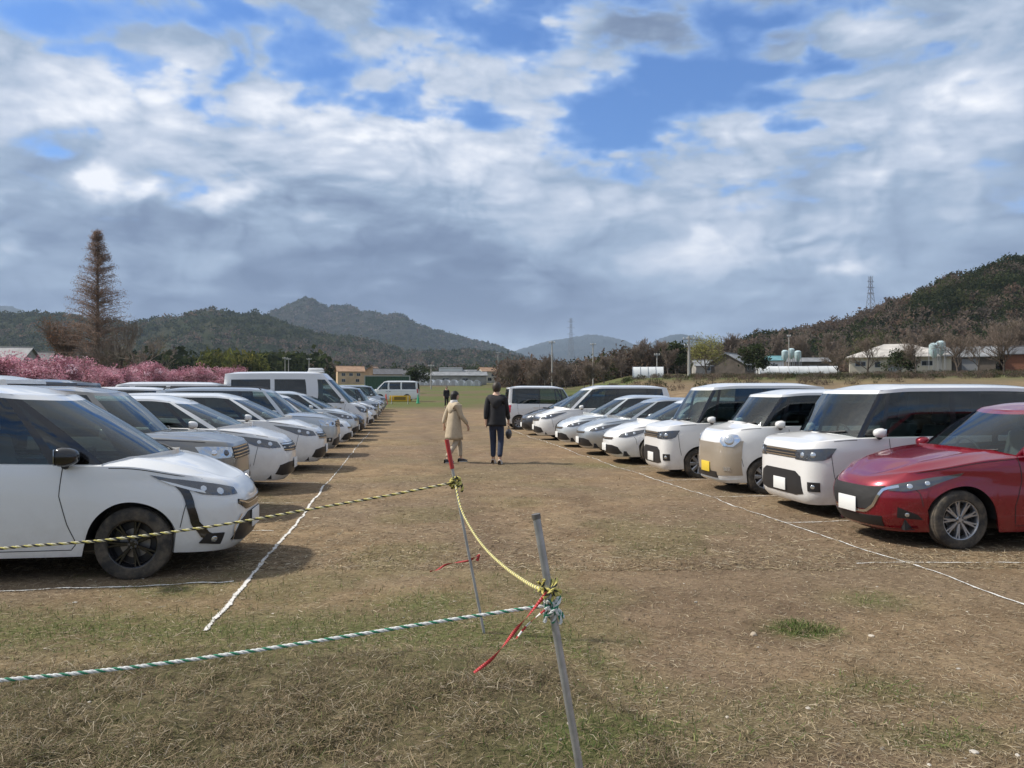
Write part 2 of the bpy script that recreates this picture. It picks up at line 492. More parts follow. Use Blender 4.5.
def smooth_interp(pts):
    """monotone-ish smooth curve through control points"""
    xs = np.array([p[0] for p in pts], float); ys = np.array([p[1] for p in pts], float)
    n = len(xs)
    d = np.diff(ys) / np.diff(xs)
    m = np.zeros(n); m[0] = d[0]; m[-1] = d[-1]
    for i in range(1, n - 1):
        m[i] = 0 if d[i - 1] * d[i] <= 0 else 2 * d[i - 1] * d[i] / (d[i - 1] + d[i])
    def f(x):
        x = np.clip(np.asarray(x, float), xs[0], xs[-1])
        k = np.clip(np.searchsorted(xs, x) - 1, 0, n - 2)
        h = xs[k + 1] - xs[k]; t = (x - xs[k]) / h
        return ((2 * t ** 3 - 3 * t ** 2 + 1) * ys[k] + (t ** 3 - 2 * t ** 2 + t) * h * m[k]
                + (-2 * t ** 3 + 3 * t ** 2) * ys[k + 1] + (t ** 3 - t ** 2) * h * m[k + 1])
    return f

class Shell:
    """lower body of a car: x forward, nose at +L/2; y left; distances d are measured back from the nose"""
    def __init__(s, sp):
        s.cache = {}; tq = np.linspace(0, 1, 700); s.thq = PI / 2 * tq ** 2.5 / (tq ** 2.5 + (1 - tq) ** 2.5)
        s.sp = sp; s.L = sp['L']; s.W = sp['W']
        s.nf = sp.get('nf', 4.6); s.nr = sp.get('nr', 6.5)
        s.fx = smooth_interp(sp['nose']); s.rx = smooth_interp(sp['tail']); s.wz = smooth_interp(sp['side'])
        s.belt = smooth_interp(sp['belt'])
        # even arc-length sampling of the plan outline
        th = np.linspace(0, PI, 6001)
        x, y = s.plan(th, .55)
        L = np.concatenate([[0], np.cumsum(np.hypot(np.diff(x), np.diff(y)))])
        s.th = np.interp(np.linspace(0, L[-1], sp.get('ns', 210)), L, th)
    def plan(s, th, z):
        c = np.cos(th); sn = np.sin(th)
        n = np.where(c > 0, s.nf, s.nr)
        a = np.sign(c) * np.abs(c) ** (2 / n); b = np.abs(sn) ** (2 / n)
        hf = s.L / 2 - s.fx(z); hr = s.L / 2 - s.rx(z)
        return np.where(a > 0, a * hf, a * hr), b * (s.W / 2 - s.wz(z))
    def side(s, d, z, sg=1):
        """point on the flank at distance d behind the nose"""
        x = s.L / 2 - d
        h = np.where(x > 0, s.L / 2 - s.fx(z), s.L / 2 - s.rx(z)); n = np.where(x > 0, s.nf, s.nr)
        a = np.clip(np.abs(x) / h, 0, .9999)
        y = (1 - a ** n) ** (1 / n) * (s.W / 2 - s.wz(z))
        return np.array([float(x), float(y) * sg, float(z)])
    def front(s, u, z, rear=False):
        """point on the face, u metres along the outline from the middle of the nose (or tail)"""
        z = round(float(z), 4)
        if (z, rear) not in s.cache:
            th = s.thq if not rear else PI - s.thq
            x, y = s.plan(th, z)
            s.cache[(z, rear)] = (np.concatenate([[0], np.cumsum(np.hypot(np.diff(x), np.diff(y)))]), x, y)
        L, x, y = s.cache[(z, rear)]
        a = abs(u)
        return np.array([float(np.interp(a, L, x)), float(np.interp(a, L, y)) * (1 if u >= 0 else -1), float(z)])
    def rear(s, u, z): return s.front(u, z, True)
    def wheel_d(s):
        return s.sp['fo'], s.sp['fo'] + s.sp['wb']
    def zlow(s, d):
        sp = s.sp; Rw = sp['R']; Ra = Rw + sp.get('arch', .05)
        z = np.full_like(np.asarray(d, float), 1.0) * interp(sp['sill'], d)
        for w in s.wheel_d():
            t = Ra ** 2 - (np.asarray(d) - w) ** 2
            z = np.where(t > 0, np.maximum(z, Rw + np.sqrt(np.maximum(t, 0))), z)
        return z
    def ztop(s, th):
        z = np.full_like(th, .9)
        for _ in range(14):
            x, y = s.plan(th, z); z = .5 * z + .5 * s.belt(s.L / 2 - x)
        return z

def normal_of(f, p, q, h=.004):
    a = f(p + h, q) - f(p - h, q); b = f(p, q + h) - f(p, q - h)
    n = np.cross(a, b); n = n / (np.linalg.norm(n) + 1e-12)
    c = f(p, q)
    if n[0] * c[0] * .3 + n[1] * c[1] + n[2] * .001 < 0: n = -n
    return c, n

def resample(pl, n):
    pl = np.array(pl, float)
    L = np.concatenate([[0], np.cumsum(np.hypot(*(np.diff(pl, axis=0).T)))])
    t = np.linspace(0, L[-1], n)
    return np.stack([np.interp(t, L, pl[:, 0]), np.interp(t, L, pl[:, 1])], 1)

def patch(mb, f, top, bot, m, n=14, k=5, off=.004, rim=.012, mirror=False, dome=0.0):
    """conforming plate on surface f(p, q): between two control polylines, raised by off with a rim"""
    ext = np.abs(np.diff(np.array(top, float), axis=0)).sum(0).max(); n = max(n, int(ext / .022) + 2)
    hgt = np.linalg.norm(np.mean(np.array(top, float), 0) - np.mean(np.array(bot, float), 0)); k = max(k, min(16, int(hgt / .035) + 2)); off = off + .002
    T = resample(top, n); B = resample(bot, n)
    P = []
    for j in range(k):
        r = []
        for i in range(n):
            t = j / (k - 1)
            p, q = T[i] * (1 - t) + B[i] * t
            c, nn = normal_of(f, p, q)
            o = off + dome * math.sin(PI * t) * math.sin(PI * i / (n - 1))
            v = c + nn * o
            if mirror: v = v * np.array([1, -1, 1])
            r.append((v, nn * (np.array([1, -1, 1]) if mirror else 1)))
        P.append(r)
    G = [[x[0] for x in r] for r in P]
    # orientation: face normals should follow the surface normal
    a = G[0][1] - G[0][0]; b = G[1][0] - G[0][0]
    fl = np.dot(np.cross(b, a), P[0][0][1]) < 0
    mb.grid(G, m, flip=fl)
    if rim:
        ring = [P[0][i] for i in range(n)] + [P[j][n - 1] for j in range(1, k)] + [P[k - 1][i] for i in range(n - 2, -1, -1)] + [P[j][0] for j in range(k - 2, 0, -1)]
        a = [x[0] for x in ring]; b = [x[0] - x[1] * (off + rim) for x in ring]
        vs = a + b; N = len(ring); fs = [(i, (i + 1) % N, N + (i + 1) % N, N + i) for i in range(N)]
        mb.add(vs, [q[::-1] if fl else q for q in fs], m)

def ribbon(mb, f, pl, w, m, off=.003, mirror=False, n=None):
    """thin line laid along polyline pl on surface f"""
    pl = np.array(pl, float)
    n = n or max(3, int(np.hypot(*(np.diff(pl, axis=0).T)).sum() / .05) + 2)
    Q = resample(pl, n); A = []
    for i in range(n):
        c, nn = normal_of(f, *Q[i])
        c2 = f(*Q[min(i + 1, n - 1)]); c1 = f(*Q[max(i - 1, 0)])
        t = c2 - c1; t /= np.linalg.norm(t) + 1e-12
        s_ = np.cross(nn, t)
        r = [c + nn * off + s_ * w / 2, c + nn * (off * .6) - s_ * w / 2]
        if mirror: r = [x * np.array([1, -1, 1]) for x in r]
        A.append(r)
    mb.grid(A, m)

class House:
    """greenhouse: surface between the belt ring and the roof ring"""
    def __init__(s, sh, sp):
        s.sh = sh; g = s.g = sp['gh']; s.L = sp['L']
        L2 = s.L / 2
        s.bf, s.brr = L2 - g['bot'][0], L2 - g['bot'][1]
        s.tf, s.tr = L2 - g['top'][0], L2 - g['top'][1]
        s.bowb, s.bowt = g.get('bow', (.20, .11)); s.rbow = g.get('rbow', .05)
        s.wb = sp['W'] / 2 - g['inset']; s.wt = g['roofw'] / 2; s.ins = g['inset']
        s.rail = smooth_interp(g['rail']); s.bulge = g.get('bulge', .02); s.yc = {}
    # ring parameter: 0 middle of the windscreen, .25 front corner, .75 rear corner, 1 middle of the tail
    CB = .955
    def th_of(s, d, top):
        x = s.L / 2 - d
        f, r, bow = (s.tf, s.tr, s.bowt) if top else (s.bf, s.brr, s.bowb)
        if x > f - bow:
            return .25 * max((f - x) / bow, 0) ** (1 / 2.2)
        if x < r + s.rbow:
            return 1 - .25 * max((x - r) / s.rbow, 0) ** (1 / 2.2)
        return .25 + .5 * (f - bow - x) / (f - bow - r - s.rbow)
    def plan(s, p, f, r, bow):
        if p < .25:
            q = p / .25; return f - bow * q ** 2.2, s.CB * q
        if p > .75:
            q = (1 - p) / .25; return r + s.rbow * q ** 2.2, s.CB * q
        w = (p - .25) / .5; x = (f - bow) + (r + s.rbow - f + bow) * w
        m = min(w / .10, (1 - w) / .10, 1)
        return x, s.CB + (1 - s.CB) * (1 - (1 - m) ** 2)
    def shy(s, x, z):
        k = (round(x, 3), round(z, 3))
        if k not in s.yc: s.yc[k] = float(s.sh.side(s.L / 2 - x, z)[1]) - s.ins * .8
        return s.yc[k]
    def pt(s, th, t):
        sg = -1 if th < 0 else 1; th = abs(th)
        if th > 1: sg = -sg; th = 2 - th
        xb, bb = s.plan(th, s.bf, s.brr, s.bowb); xt, bt = s.plan(th, s.tf, s.tr, s.bowt)
        fr = float(sstep(.3, .1, th))
        zb = float(s.sh.belt(s.L / 2 - xb)) - .012 + s.g.get('lift', 0) * fr
        zt = float(s.rail(s.L / 2 - xt))
        bl = s.bulge * math.sin(PI * min(max(t, 0), 1))
        yb = min(bb * s.wb, s.shy(xb, zb - .02)) ; yt = bt * s.wt
        ex = 1.2 if th < .25 else (-1.2 if th > .75 else 0)
        return np.array([xb + (xt - xb) * t + ex * bl, sg * (yb + (yt - yb) * t + bl * bb), zb + (zt - zb) * t])
    def panel(s, mb, e0, e1, t0, t1, m, n=8, k=7, off=0.0, both=True):
        """e0, e1: theta at the bottom and at the top of each edge (tuples)"""
        for sg in ((1, -1) if both else (1,)):
            G = []
            for j in range(k):
                t = t0 + (t1 - t0) * j / (k - 1); r = []
                for i in range(n):
                    w = i / (n - 1)
                    th = (e0[0] + (e0[1] - e0[0]) * t) * (1 - w) + (e1[0] + (e1[1] - e1[0]) * t) * w
                    c = s.pt(th, t)
                    if off:
                        f = lambda p, q: s.pt(p, q)
                        c, nn = normal_of(f, th, t, .003); c = c + nn * off
                    r.append(c * np.array([1, sg, 1]))
                G.append(r)
            mb.grid(G, m, flip=(sg < 0))

def wheel_mesh(R_, w, rimr, spokes, style, rim_m):
    """tyre and rim meshes, axis y, outer face towards +y"""
    t = MB()
    h = w / 2; prof = []
    rr = rimr
    prof = [(rr - .004, h * .70), (rr + .012, h * .93), (rr + (R_ - rr) * .45, h * 1.0), (R_ - .022, h * .93), (R_ - .006, h * .80), (R_, h * .62), (R_ - .004, h * .60), (R_ - .004, h * .56), (R_ + .001, h * .54),
            (R_ + .001, h * .12), (R_ - .005, h * .10), (R_ - .005, -h * .10), (R_ + .001, -h * .12), (R_ + .001, -h * .7), (R_ - .022, -h * .93), (rr + .012, -h * .93), (rr - .004, -h * .7)]
    t.lathe(prof[::-1], RUBBER(), 48, 'y')
    tb = t
    r = MB()
    r.lathe([(rr * .99, -h * .72), (rr * .93, -h * .5), (rr * .90, h * .15), (rr * .94, h * .62), (rr * .985, h * .78), (rr * 1.02, h * .80), (rr * 1.015, h * .66)], rim_m, 48, 'y')
    r.lathe([(0, -h * .15), (rr * .90, -h * .15)], TRIM(), 32, 'y')          # brake backing, dark
    r.lathe([(0, -h * .02), (rr * .62, -h * .02), (rr * .62, -h * .1)], mat('brake_disc', (.25, .24, .23), .4, .8), 32, 'y')
    for k in range(spokes):
        a = 2 * PI * k / spokes
        pairs = [0] if style != 'twin' else [-.10, .10]
        for o in pairs:
            ca, sa = math.cos(a), math.sin(a)
            def P(rad, tan, y):
                tw = o * 1.0 * (rad / rr)
                cx, sx = math.cos(a + tw), math.sin(a + tw)
                return (cx * rad - sx * tan, y, sx * rad + cx * tan)
            w0, w1 = (.030, .020) if style == 'twin' else ((.055, .075) if style == 'wide' else (.026, .017))
            sw = rr / .2
            w0 *= sw; w1 *= sw
            y0, y1, yb = h * .60, h * .70, h * .30
            vs = []
            for (rad, ww, y) in ((rr * .13, w0 * .8, y0), (rr * .45, w0, y0 + .004), (rr * .75, (w0 + w1) / 2, y1 - .004), (rr * .96, w1, y1)):
                vs += [P(rad, -ww / 2, y - .010), P(rad, -ww / 2 * .6, y), P(rad, ww / 2 * .6, y), P(rad, ww / 2, y - .010), P(rad, ww / 2 * .8, yb), P(rad, -ww / 2 * .8, yb)]
            fs = []
            for i in range(3):
                for j in range(6):
                    fs.append((i * 6 + j, (i + 1) * 6 + j, (i + 1) * 6 + (j + 1) % 6, i * 6 + (j + 1) % 6))
            r.add(vs, fs, rim_m)
    r.lathe([(rr * .20, h * .25), (rr * .21, h * .60), (rr * .17, h * .68), (0, h * .69)], rim_m, 24, 'y')
    for k in range(5):
        a = 2 * PI * k / 5
        r.lathe([(.011, h * .6), (.011, h * .70), (0, h * .70)], mat('wheel_nut', (.12, .12, .125), .4, .7), 8, 'y', Matrix.Translation((math.cos(a) * rr * .15, .0, math.sin(a) * rr * .15)))
    return tb, r

def build_car(sp, loc, rz, label, cat, group=None, name='parked_car'):
    sh = Shell(sp); gh = House(sh, sp); L, W_ = sp['L'], sp['W']
    root = empty(name, loc, rz); tag(root, label, cat, group)
    P = sp['paint']; P2 = sp.get('roof_paint', P); PB = sp.get('pillar', GLOSSK())
    low = sp.get('lower_paint', None)
    # ---------------- body
    b = MB()
    th = sh.th; N = len(th)
    zt = sh.ztop(th)
    x0, y0 = sh.plan(th, zt)
    d0 = L / 2 - x0
    # rows
    ts = list(np.linspace(0, 1, sp.get('nr_rows', 15)))
    rows = []
    zl0 = sh.zlow(L / 2 - sh.plan(th, .5)[0])
    for t in ts:
        z = None
        zz = zt * t + .3 * (1 - t)
        for _ in range(5):
            zl = zl0
            # only the flank is cut by the arches
            zz = zl + (np.maximum(zt, zl + .03) - zl) * t
        x, y = sh.plan(th, zz)
        rows.append(np.stack([x, y, zz], 1))
    lipi = rows[0].copy(); nrm = np.stack([np.cos(th) * .8, np.sin(th)], 1)
    lipi[:, 1] = np.maximum(lipi[:, 1] - .05 * np.clip(np.abs(np.sin(th)) * 3, 0, 1), 0); lipi[:, 0] -= np.sign(np.cos(th)) * .04 * np.abs(np.cos(th)) ** .5; lipi[:, 2] += .002
    rnd = rows[-1].copy(); rnd[:, 1] = np.maximum(rnd[:, 1] - .018, 0); rnd[:, 2] += .010
    rnd[:, 0] -= np.sign(np.cos(th)) * .016 * np.abs(np.cos(th)) ** .5
    sh2 = rnd.copy(); sh2[:, 1] = np.maximum(sh2[:, 1] - .05, 0); sh2[:, 2] += .003; sh2[:, 0] -= np.sign(np.cos(th)) * .05 * np.abs(np.cos(th)) ** .5
    allr = [lipi] + rows + [rnd, sh2]
    for sg in (1, -1):
        mm = np.array([1, sg, 1])
        G = [[p * mm for p in r] for r in allr]
        b.grid(G, P, flip=(sg < 0))
    # second colour on the flank and lower bumper goes on as a plate
    # bonnet
    hd = sp['hood_to']; cr = sp['crown']
    idx = [i for i in range(N) if d0[i] <= hd and x0[i] > 0]
    for sg in (1, -1):
        G = []
        for i in idx:
            e = rnd[i]; r = []
            dd = L / 2 - e[0]
            c = cr * float(sstep(-.02, .42, dd - sp['nose'][-1][1]))
            for q in np.linspace(0, 1, 13):
                yy = e[1] * (1 - q)
                f = 1 - (1 - q) ** 2.6
                pwr = sp.get('crease', 0) * math.exp(-((q - .25) / .08) ** 2) * float(sstep(.05, .5, dd))
                dmx = gh.g['bot'][0] + gh.bowb * min(yy / (gh.CB * gh.wb), 1) ** 2.2 + .025
                r.append((max(e[0], L / 2 - dmx) if dd > dmx else e[0], yy * sg, e[2] + c * f + pwr + sp.get('nosecrown', .0) * f * (1 - float(sstep(0, .5, dd)))))
            G.append(r)
        b.grid(G, P, flip=(sg > 0))
    # roof
    for sg in (1, -1):
        G = []
        for t_ in np.linspace(.0001, PI - .0001, 61):
            # even spacing in x
            a = math.cos(t_); xx = (gh.tf + gh.tr) / 2 + a * (gh.tf - gh.tr) / 2
            tt = gh.th_of(L / 2 - xx, True)
            e = gh.pt(tt, 1.0); r = []
            ef = min(gh.tf - e[0], e[0] - gh.tr)
            c = sp['gh'].get('roofc', .045) * float(sstep(-.06, .5, ef)) + .008
            for q in np.linspace(0, 1, 12):
                r.append((e[0], e[1] * (1 - q), e[2] + c * (1 - (1 - q) ** 3)))
            G.append(r)
        b.grid([[np.array(p) * np.array([1, sg, 1]) for p in r] for r in G], P2, flip=(sg > 0))
    # posts and window frames
    g = sp['gh']; TG0, TG1 = .03, g.get('head', .93)
    thw = .247
    thr = .762
    ws = (thw, thw)
    glass_front = MB(); windows = []
    edges = [ws]
    for w in g['windows']:      # (d bottom front, d top front, d bottom rear, d top rear, kind)
        e0, e1 = gh.th_of(w[0], False), gh.th_of(w[1], True)
        if w is g['windows'][0]: e0 = max(e0, .262); e1 = max(e1, .262)
        edges.append((e0, e1))
        edges.append((gh.th_of(w[2], False), gh.th_of(w[3], True)))
    edges.append((thr, thr))
    for i in range(0, len(edges), 2):
        col = P if g.get('posts', {}).get(i // 2) == 'paint' else PB
        gh.panel(b, edges[i], edges[i + 1], -.03, TG1, col, n=4)
    headm = g.get('head_paint', P2)
    gh.panel(b, (0, 0), (1, 1), TG1, 1.0, headm, n=70, k=3)
    gh.panel(b, (0, 0), (1, 1), -.05, TG0, TRIM(), n=70, k=2)
    body = b.build('body', root, angle=38)
    # ---------------- glass
    m = MB(); gh.panel(m, (-thw, -thw), ws, TG0, TG1, G_WS(), n=20, k=9, both=False); m.build('windscreen', root)
    for i, w in enumerate(g['windows']):
        for sg in (1, -1):
            m = MB(); kind = G_SIDE() if w[4] == 'c' else G_PRIV()
            G = MB(); gh.panel(m, edges[1 + 2 * i], edges[2 + 2 * i], TG0, TG1, kind, n=9, k=7, both=False)
            if sg < 0:
                m.v = [(x, -y, z) for (x, y, z) in m.v]; m.f = [f[::-1] for f in m.f]
            m.build('side_window', root)
    if g.get('rear_glass', True):
        m = MB(); gh.panel(m, (thr, thr), (2 - thr, 2 - thr), max(TG0, g.get('rg0', .08)), TG1 - .02, G_PRIV(), n=16, k=7, both=False); m.build('rear_window', root)
        if g.get('rg0'):
            m = MB(); gh.panel(m, (thr, thr), (2 - thr, 2 - thr), -.04, g['rg0'], P, n=16, k=3, both=False); m.build('tailgate_panel', root)
    # ---------------- underside, wells and cabin
    m = MB(); gz = sp['sill'][1][1]
    m.box(-L / 2 + .22, L / 2 - .28, -W_ / 2 + .27, W_ / 2 - .27, gz + .01, gz + .12, TRIM())
    for dw in sh.wheel_d():
        Ra = sp['R'] + .06
        for sg in (1, -1):
            G = []
            for k in range(19):
                a = PI * k / 18
                G.append([(L / 2 - dw + math.cos(a) * Ra, sg * yy, sp['R'] + math.sin(a) * Ra) for yy in (float(sh.side(dw - math.cos(a) * Ra, sp['R'] + math.sin(a) * Ra)[1]) - .02, W_ / 2 - .32)])
            m.grid(G, TRIM())
            m.add([(L / 2 - dw + math.cos(a) * Ra, sg * (W_ / 2 - .32), sp['R'] + math.sin(a) * Ra) for a in [PI * k / 12 for k in range(13)]]
                  + [(L / 2 - dw - Ra, sg * (W_ / 2 - .32), gz), (L / 2 - dw + Ra, sg * (W_ / 2 - .32), gz)], [tuple(range(15))], TRIM())
    m.build('underbody', root)
    it = MB(); bx = float(sh.belt(1.6)); cm = CABIN(); st = sp.get('seatm', SEATM())
    cow = g['bot'][0]
    it.box(-L / 2 + .35, L / 2 - cow - .05, -W_ / 2 + .34, W_ / 2 - .34, gz + .13, gz + .17, cm)
    for sg in (1, -1):
        it.box(-L / 2 + .5, L / 2 - max(sp['fo'] + sp['R'] + .12, cow + .3), sg * (W_ / 2 - .10) - .02, sg * (W_ / 2 - .10) + .02, gz + .15, bx - .06, cm)
    it.box(-L / 2 + .1, -L / 2 + .3, -W_ / 2 + .14, W_ / 2 - .14, gz + .15, bx - .05, cm)
    dx = L / 2 - g.get('dash', cow + .30)
    it.box(dx - .35, dx + .10, -W_ / 2 + .12, W_ / 2 - .12, bx - .35, bx - .045, cm, .05)
    sx = L / 2 - sp.get('seat', cow + 1.35)
    rowsx = [sx]
    while rowsx[-1] - .85 > -L / 2 + .45 and len(rowsx) < 3: rowsx.append(rowsx[-1] - .88)
    for xx in rowsx:
        for sg in (1, -1):
            yy = sg * W_ * .215
            it.box(xx - .05, xx + .45, yy - .24, yy + .24, gz + .18, gz + .42, st, .05)
            Mt = Matrix.Translation((xx - .05, yy, gz + .38)) @ Matrix.Rotation(R(-14), 4, 'Y')
            it.box(-.07, .07, -.24, .24, 0, .62, st, .05, Mt)
            it.box(-.05, .05, -.13, .13, .65, .84, st, .04, Mt)
    # steering wheel on the right-hand side
    cx, cy, cz = dx - .42, -W_ * .215, bx - .04
    ringp = [(cx + .16 * math.sin(a) * .42, cy + .18 * math.cos(a), cz + .18 * math.sin(a) * .9) for a in [2 * PI * k / 20 for k in range(21)]]
    it.tube(ringp, .014, cm, 6, False)
    it.tube([(cx, cy - .17, cz), (cx, cy + .17, cz)], .016, cm, 6); it.tube([(cx, cy, cz), (cx + .2, cy, cz - .1)], .03, cm, 6)
    G = []
    for w_ in np.linspace(0, 1, 13):
        xx = gh.tf - .03 + (gh.tr + .04 - gh.tf + .03) * w_; tt = gh.th_of(L / 2 - xx, True); e = gh.pt(tt, .97); ef = min(gh.tf - xx, xx - gh.tr); cc = g.get('roofc', .045) * float(sstep(-.06, .5, ef)) - .012
        G.append([(e[0], (e[1] - .015) * q, e[2] + cc * (1 - abs(q) ** 3)) for q in np.linspace(-1, 1, 11)])
    it.grid(G, mat('headliner', (.10, .10, .095), .9))
    it.build('interior', root)
    # inside mirror
    # ---------------- wheels
    key = sp.get('wheelkey', (sp['R'], sp.get('spokes', 5), sp.get('spoke', 'wide')))
    rm = sp.get('rim_m', SATIN())
    t, r = wheel_mesh(sp['R'], sp.get('tw', .185), sp.get('rimr', sp['R'] * .64), sp.get('spokes', 5), sp.get('spoke', 'wide'), rm)
    first = None
    for dw in sh.wheel_d():
        for sg in (1, -1):
            yy = sg * (float(sh.side(dw, sp['R'] + .1)[1]) - sp.get('tw', .185) / 2 - .012)
            w = empty('wheel', (L / 2 - dw, yy, sp['R'] - .004), 0 if sg > 0 else PI, root)
            if first is None:
                tt = t.build('tyre', w, angle=30); rr_ = r.build('rim', w, angle=30); first = (tt, rr_)
            else:
                for o in first:
                    c = o.copy(); COL.objects.link(c); c.parent = w
    # ---------------- seams, handles
    sm = MB()
    hs = [(d_, float(sh.belt(d_)) - .016) for d_ in np.linspace(.34, g['bot'][0] + gh.bowb * .9, 9)]
    bs = [(sp['fo'] - sp['R'] - .13, float(sh.belt(.35)) - .16), (sp['fo'] - sp['R'] - .10, .58), (sp['fo'] - sp['R'] - .07, .44)]
    for pl in list(sp.get('seams', [])) + [hs, bs]:
        for sg in (1, -1):
            ribbon(sm, lambda p, q: sh.side(p, q, 1), pl, .007, SEAM(), mirror=sg < 0)
    for pl in sp.get('face_seams', []):
        for sg in (1, -1):
            ribbon(sm, sh.front, pl, .007, SEAM(), mirror=sg < 0)
    if sm.v: sm.build('panel_seams', root)
    if low:
        m = MB()
        for sg in (1, -1):
            patch(m, lambda p, q: sh.side(p, q, 1), low[0], low[1], low[2], n=40, k=4, off=.005, rim=.004, mirror=sg < 0)
        m.build('side_panel', root)
    for (dh, zh) in sp.get('handles', []):
        for sg in (1, -1):
            m = MB(); c, nn = normal_of(lambda p, q: sh.side(p, q, 1), dh, zh)
            s3 = np.array([1, sg, 1])
            pts = [(c + nn * o + np.array([dx_, 0, 0])) * s3 for dx_, o in ((.09, .0), (.075, .03), (0, .038), (-.075, .03), (-.09, 0))]
            m.tube(pts, [.012, .014, .015, .014, .012], sp.get('handle_m', P), 8); m.build('door_handle', root)
    # ---------------- mirrors
    md, mz = sp['mirror']; mm_ = sp.get('mirror_m', P)
    for sg in (1, -1):
        base = gh.pt(gh.th_of(md, False), .06)
        m = MB(); o = bmesh.new(); bmesh.ops.create_icosphere(o, subdivisions=3, radius=1)
        k = sp.get('mirror_s', 1.0)
        for v in o.verts:
            x, y, z = v.co
            z = math.copysign(abs(z) ** .75, z); y = math.copysign(abs(y) ** .75, y)
            x = x if x > 0 else x * .25
            v.co = Vector((base[0] + .045 + x * .105 * k, (base[1] + .095 * k + y * .075 * k) * sg, mz + z * .062 * k))
        if sg < 0: bmesh.ops.reverse_faces(o, faces=o.faces)
        m.bm(o, mm_); o.free()
        m.tube([(base[0] + .03, (base[1] - .03) * sg, mz - .07 * k), (base[0] + .05, (base[1] + .08) * sg, mz - .06 * k)], [.035, .028], TRIM(), 8)
        w = m.build('wing_mirror', root)
        g_ = MB(); g_.box(base[0] + .028, base[0] + .032, min(sg * (base[1] + .03), sg * (base[1] + .18 * k)), max(sg * (base[1] + .03), sg * (base[1] + .18 * k)), mz - .05 * k, mz + .05 * k, mat('mirror_glass', (.6, .65, .7), .03, 1), .001)
        g_.build('mirror_glass', w)
    # ---------------- front face
    for part in sp['face']:
        nm, top, bot, mt, off = part[:5]; opt = part[5] if len(part) > 5 else {}
        fn = {'front': sh.front, 'rear': sh.rear, 'side': (lambda p, q: sh.side(p, q, 1))}[opt.get('on', 'front')]
        pairs = (False, True) if opt.get('pair', True) else (False,)
        if opt.get('one'):                          # spans the middle: mirror the outline
            T = [(-p, q) for p, q in top[::-1] if p > 0] + list(top); B = [(-p, q) for p, q in bot[::-1] if p > 0] + list(bot)
            m = MB(); patch(m, fn, T, B, mt, n=opt.get('n', 30), k=opt.get('k', 5), off=off, rim=opt.get('rim', .01), dome=opt.get('dome', 0))
            m.build(nm, root)
        else:
            for mi in pairs:
                m = MB(); patch(m, fn, top, bot, mt, n=opt.get('n', 14), k=opt.get('k', 6), off=off, rim=opt.get('rim', .01), mirror=mi, dome=opt.get('dome', 0))
                o = m.build(nm, root)
                for (cu, cz_, rad, mt2) in opt.get('bulbs', []):
                    c, nn = normal_of(fn, cu, cz_); bb = MB(); bmx = bmesh.new()
                    bmesh.ops.create_uvsphere(bmx, u_segments=14, v_segments=8, radius=1)
                    for v in bmx.verts:
                        q = Vector(v.co) * rad; n_ = Vector(nn)
                        q = q * .8; q = q - n_ * q.dot(n_) * .8
                        q = q + Vector(c) + n_ * (off + .001)
                        v.co = Vector((q.x, -q.y if mi else q.y, q.z))
                    if mi: bmesh.ops.reverse_faces(bmx, faces=bmx.faces)
                    bb.bm(bmx, mt2); bmx.free(); bb.build('lamp_lens', o)
    # louvres / chrome bars
    for (pl, w, mt, off, onef) in sp.get('bars', []):
        m = MB()
        for mi in (False, True):
            ribbon(m, sh.front, pl, w, mt, off=off, mirror=mi)
        m.build(onef, root)
    # ---------------- number plate
    if sp.get('plate'):
        pz, pm = sp['plate'][:2]; c = sh.front(0, pz); m = MB()
        m.box(c[0] + .012, c[0] + .022, -.165, .165, pz - .082, pz + .082, pm, .004); m.build('number_plate', root)
        c = sh.rear(0, sp['plate'][2]); m = MB()
        m.box(c[0] - .022, c[0] - .012, -.165, .165, sp['plate'][2] - .082, sp['plate'][2] + .082, pm, .004); m.build('number_plate', root)
    # ---------------- wipers
    m = MB()
    for (ya, yb, ta, tb_) in sp.get('wipers', [(-.05, -.62, .03, .12), (.5, -.02, .03, .10)]):
        pts = []
        for k in range(7):
            w = k / 6; y = ya + (yb - ya) * w; t = ta + (tb_ - ta) * w
            # theta with this y
            sgy = 1 if y > 0 else -1
            bb = min(abs(y) / gh.wb, .9); tq = bb / gh.CB * .25 * sgy
            p = gh.pt(tq, t); pts.append((p[0] + .014, p[1], p[2] + .012))
        m.tube(pts, .009, TRIM(), 5)
    m.build('wiper', root)
    for ex in sp.get('extra', []): ex(root, sh, gh, sp)
    return root

# extras --------------------------------------------------------------
def roof_rails(root, sh, gh, sp):
    for sg in (1, -1):
        m = MB(); pts = []
        for d in np.linspace(sp['gh']['top'][0] + .25, sp['gh']['top'][1] - .2, 12):
            p = gh.pt(gh.th_of(d, True), 1.0); pts.append((p[0], sg * (p[1] - .07), p[2] + .055))
        pts = [(pts[0][0] + .06, pts[0][1], pts[0][2] - .05)] + pts + [(pts[-1][0] - .06, pts[-1][1], pts[-1][2] - .05)]
        m.tube(pts, .014, mat('rail_dark', (.06, .06, .065), .4, .5), 8); m.build('roof_rail', root)

def fin(root, sh, gh, sp):
    d = sp['gh']['top'][1] - .28; p = gh.pt(gh.th_of(d, True), 1.0); z = p[2] + sp['gh'].get('roofc', .045) * .9
    m = MB(); x = p[0]
    m.add([(x + .07, .012, z), (x + .07, -.012, z), (x - .07, .018, z), (x - .07, -.018, z), (x - .05, .006, z + .07), (x - .05, -.006, z + .07), (x - .075, .004, z + .065), (x - .075, -.004, z + .065)],
          [(0, 1, 5, 4), (0, 4, 6, 2), (1, 3, 7, 5), (4, 5, 7, 6), (2, 6, 7, 3)], sp['paint']); m.build('roof_antenna', root)

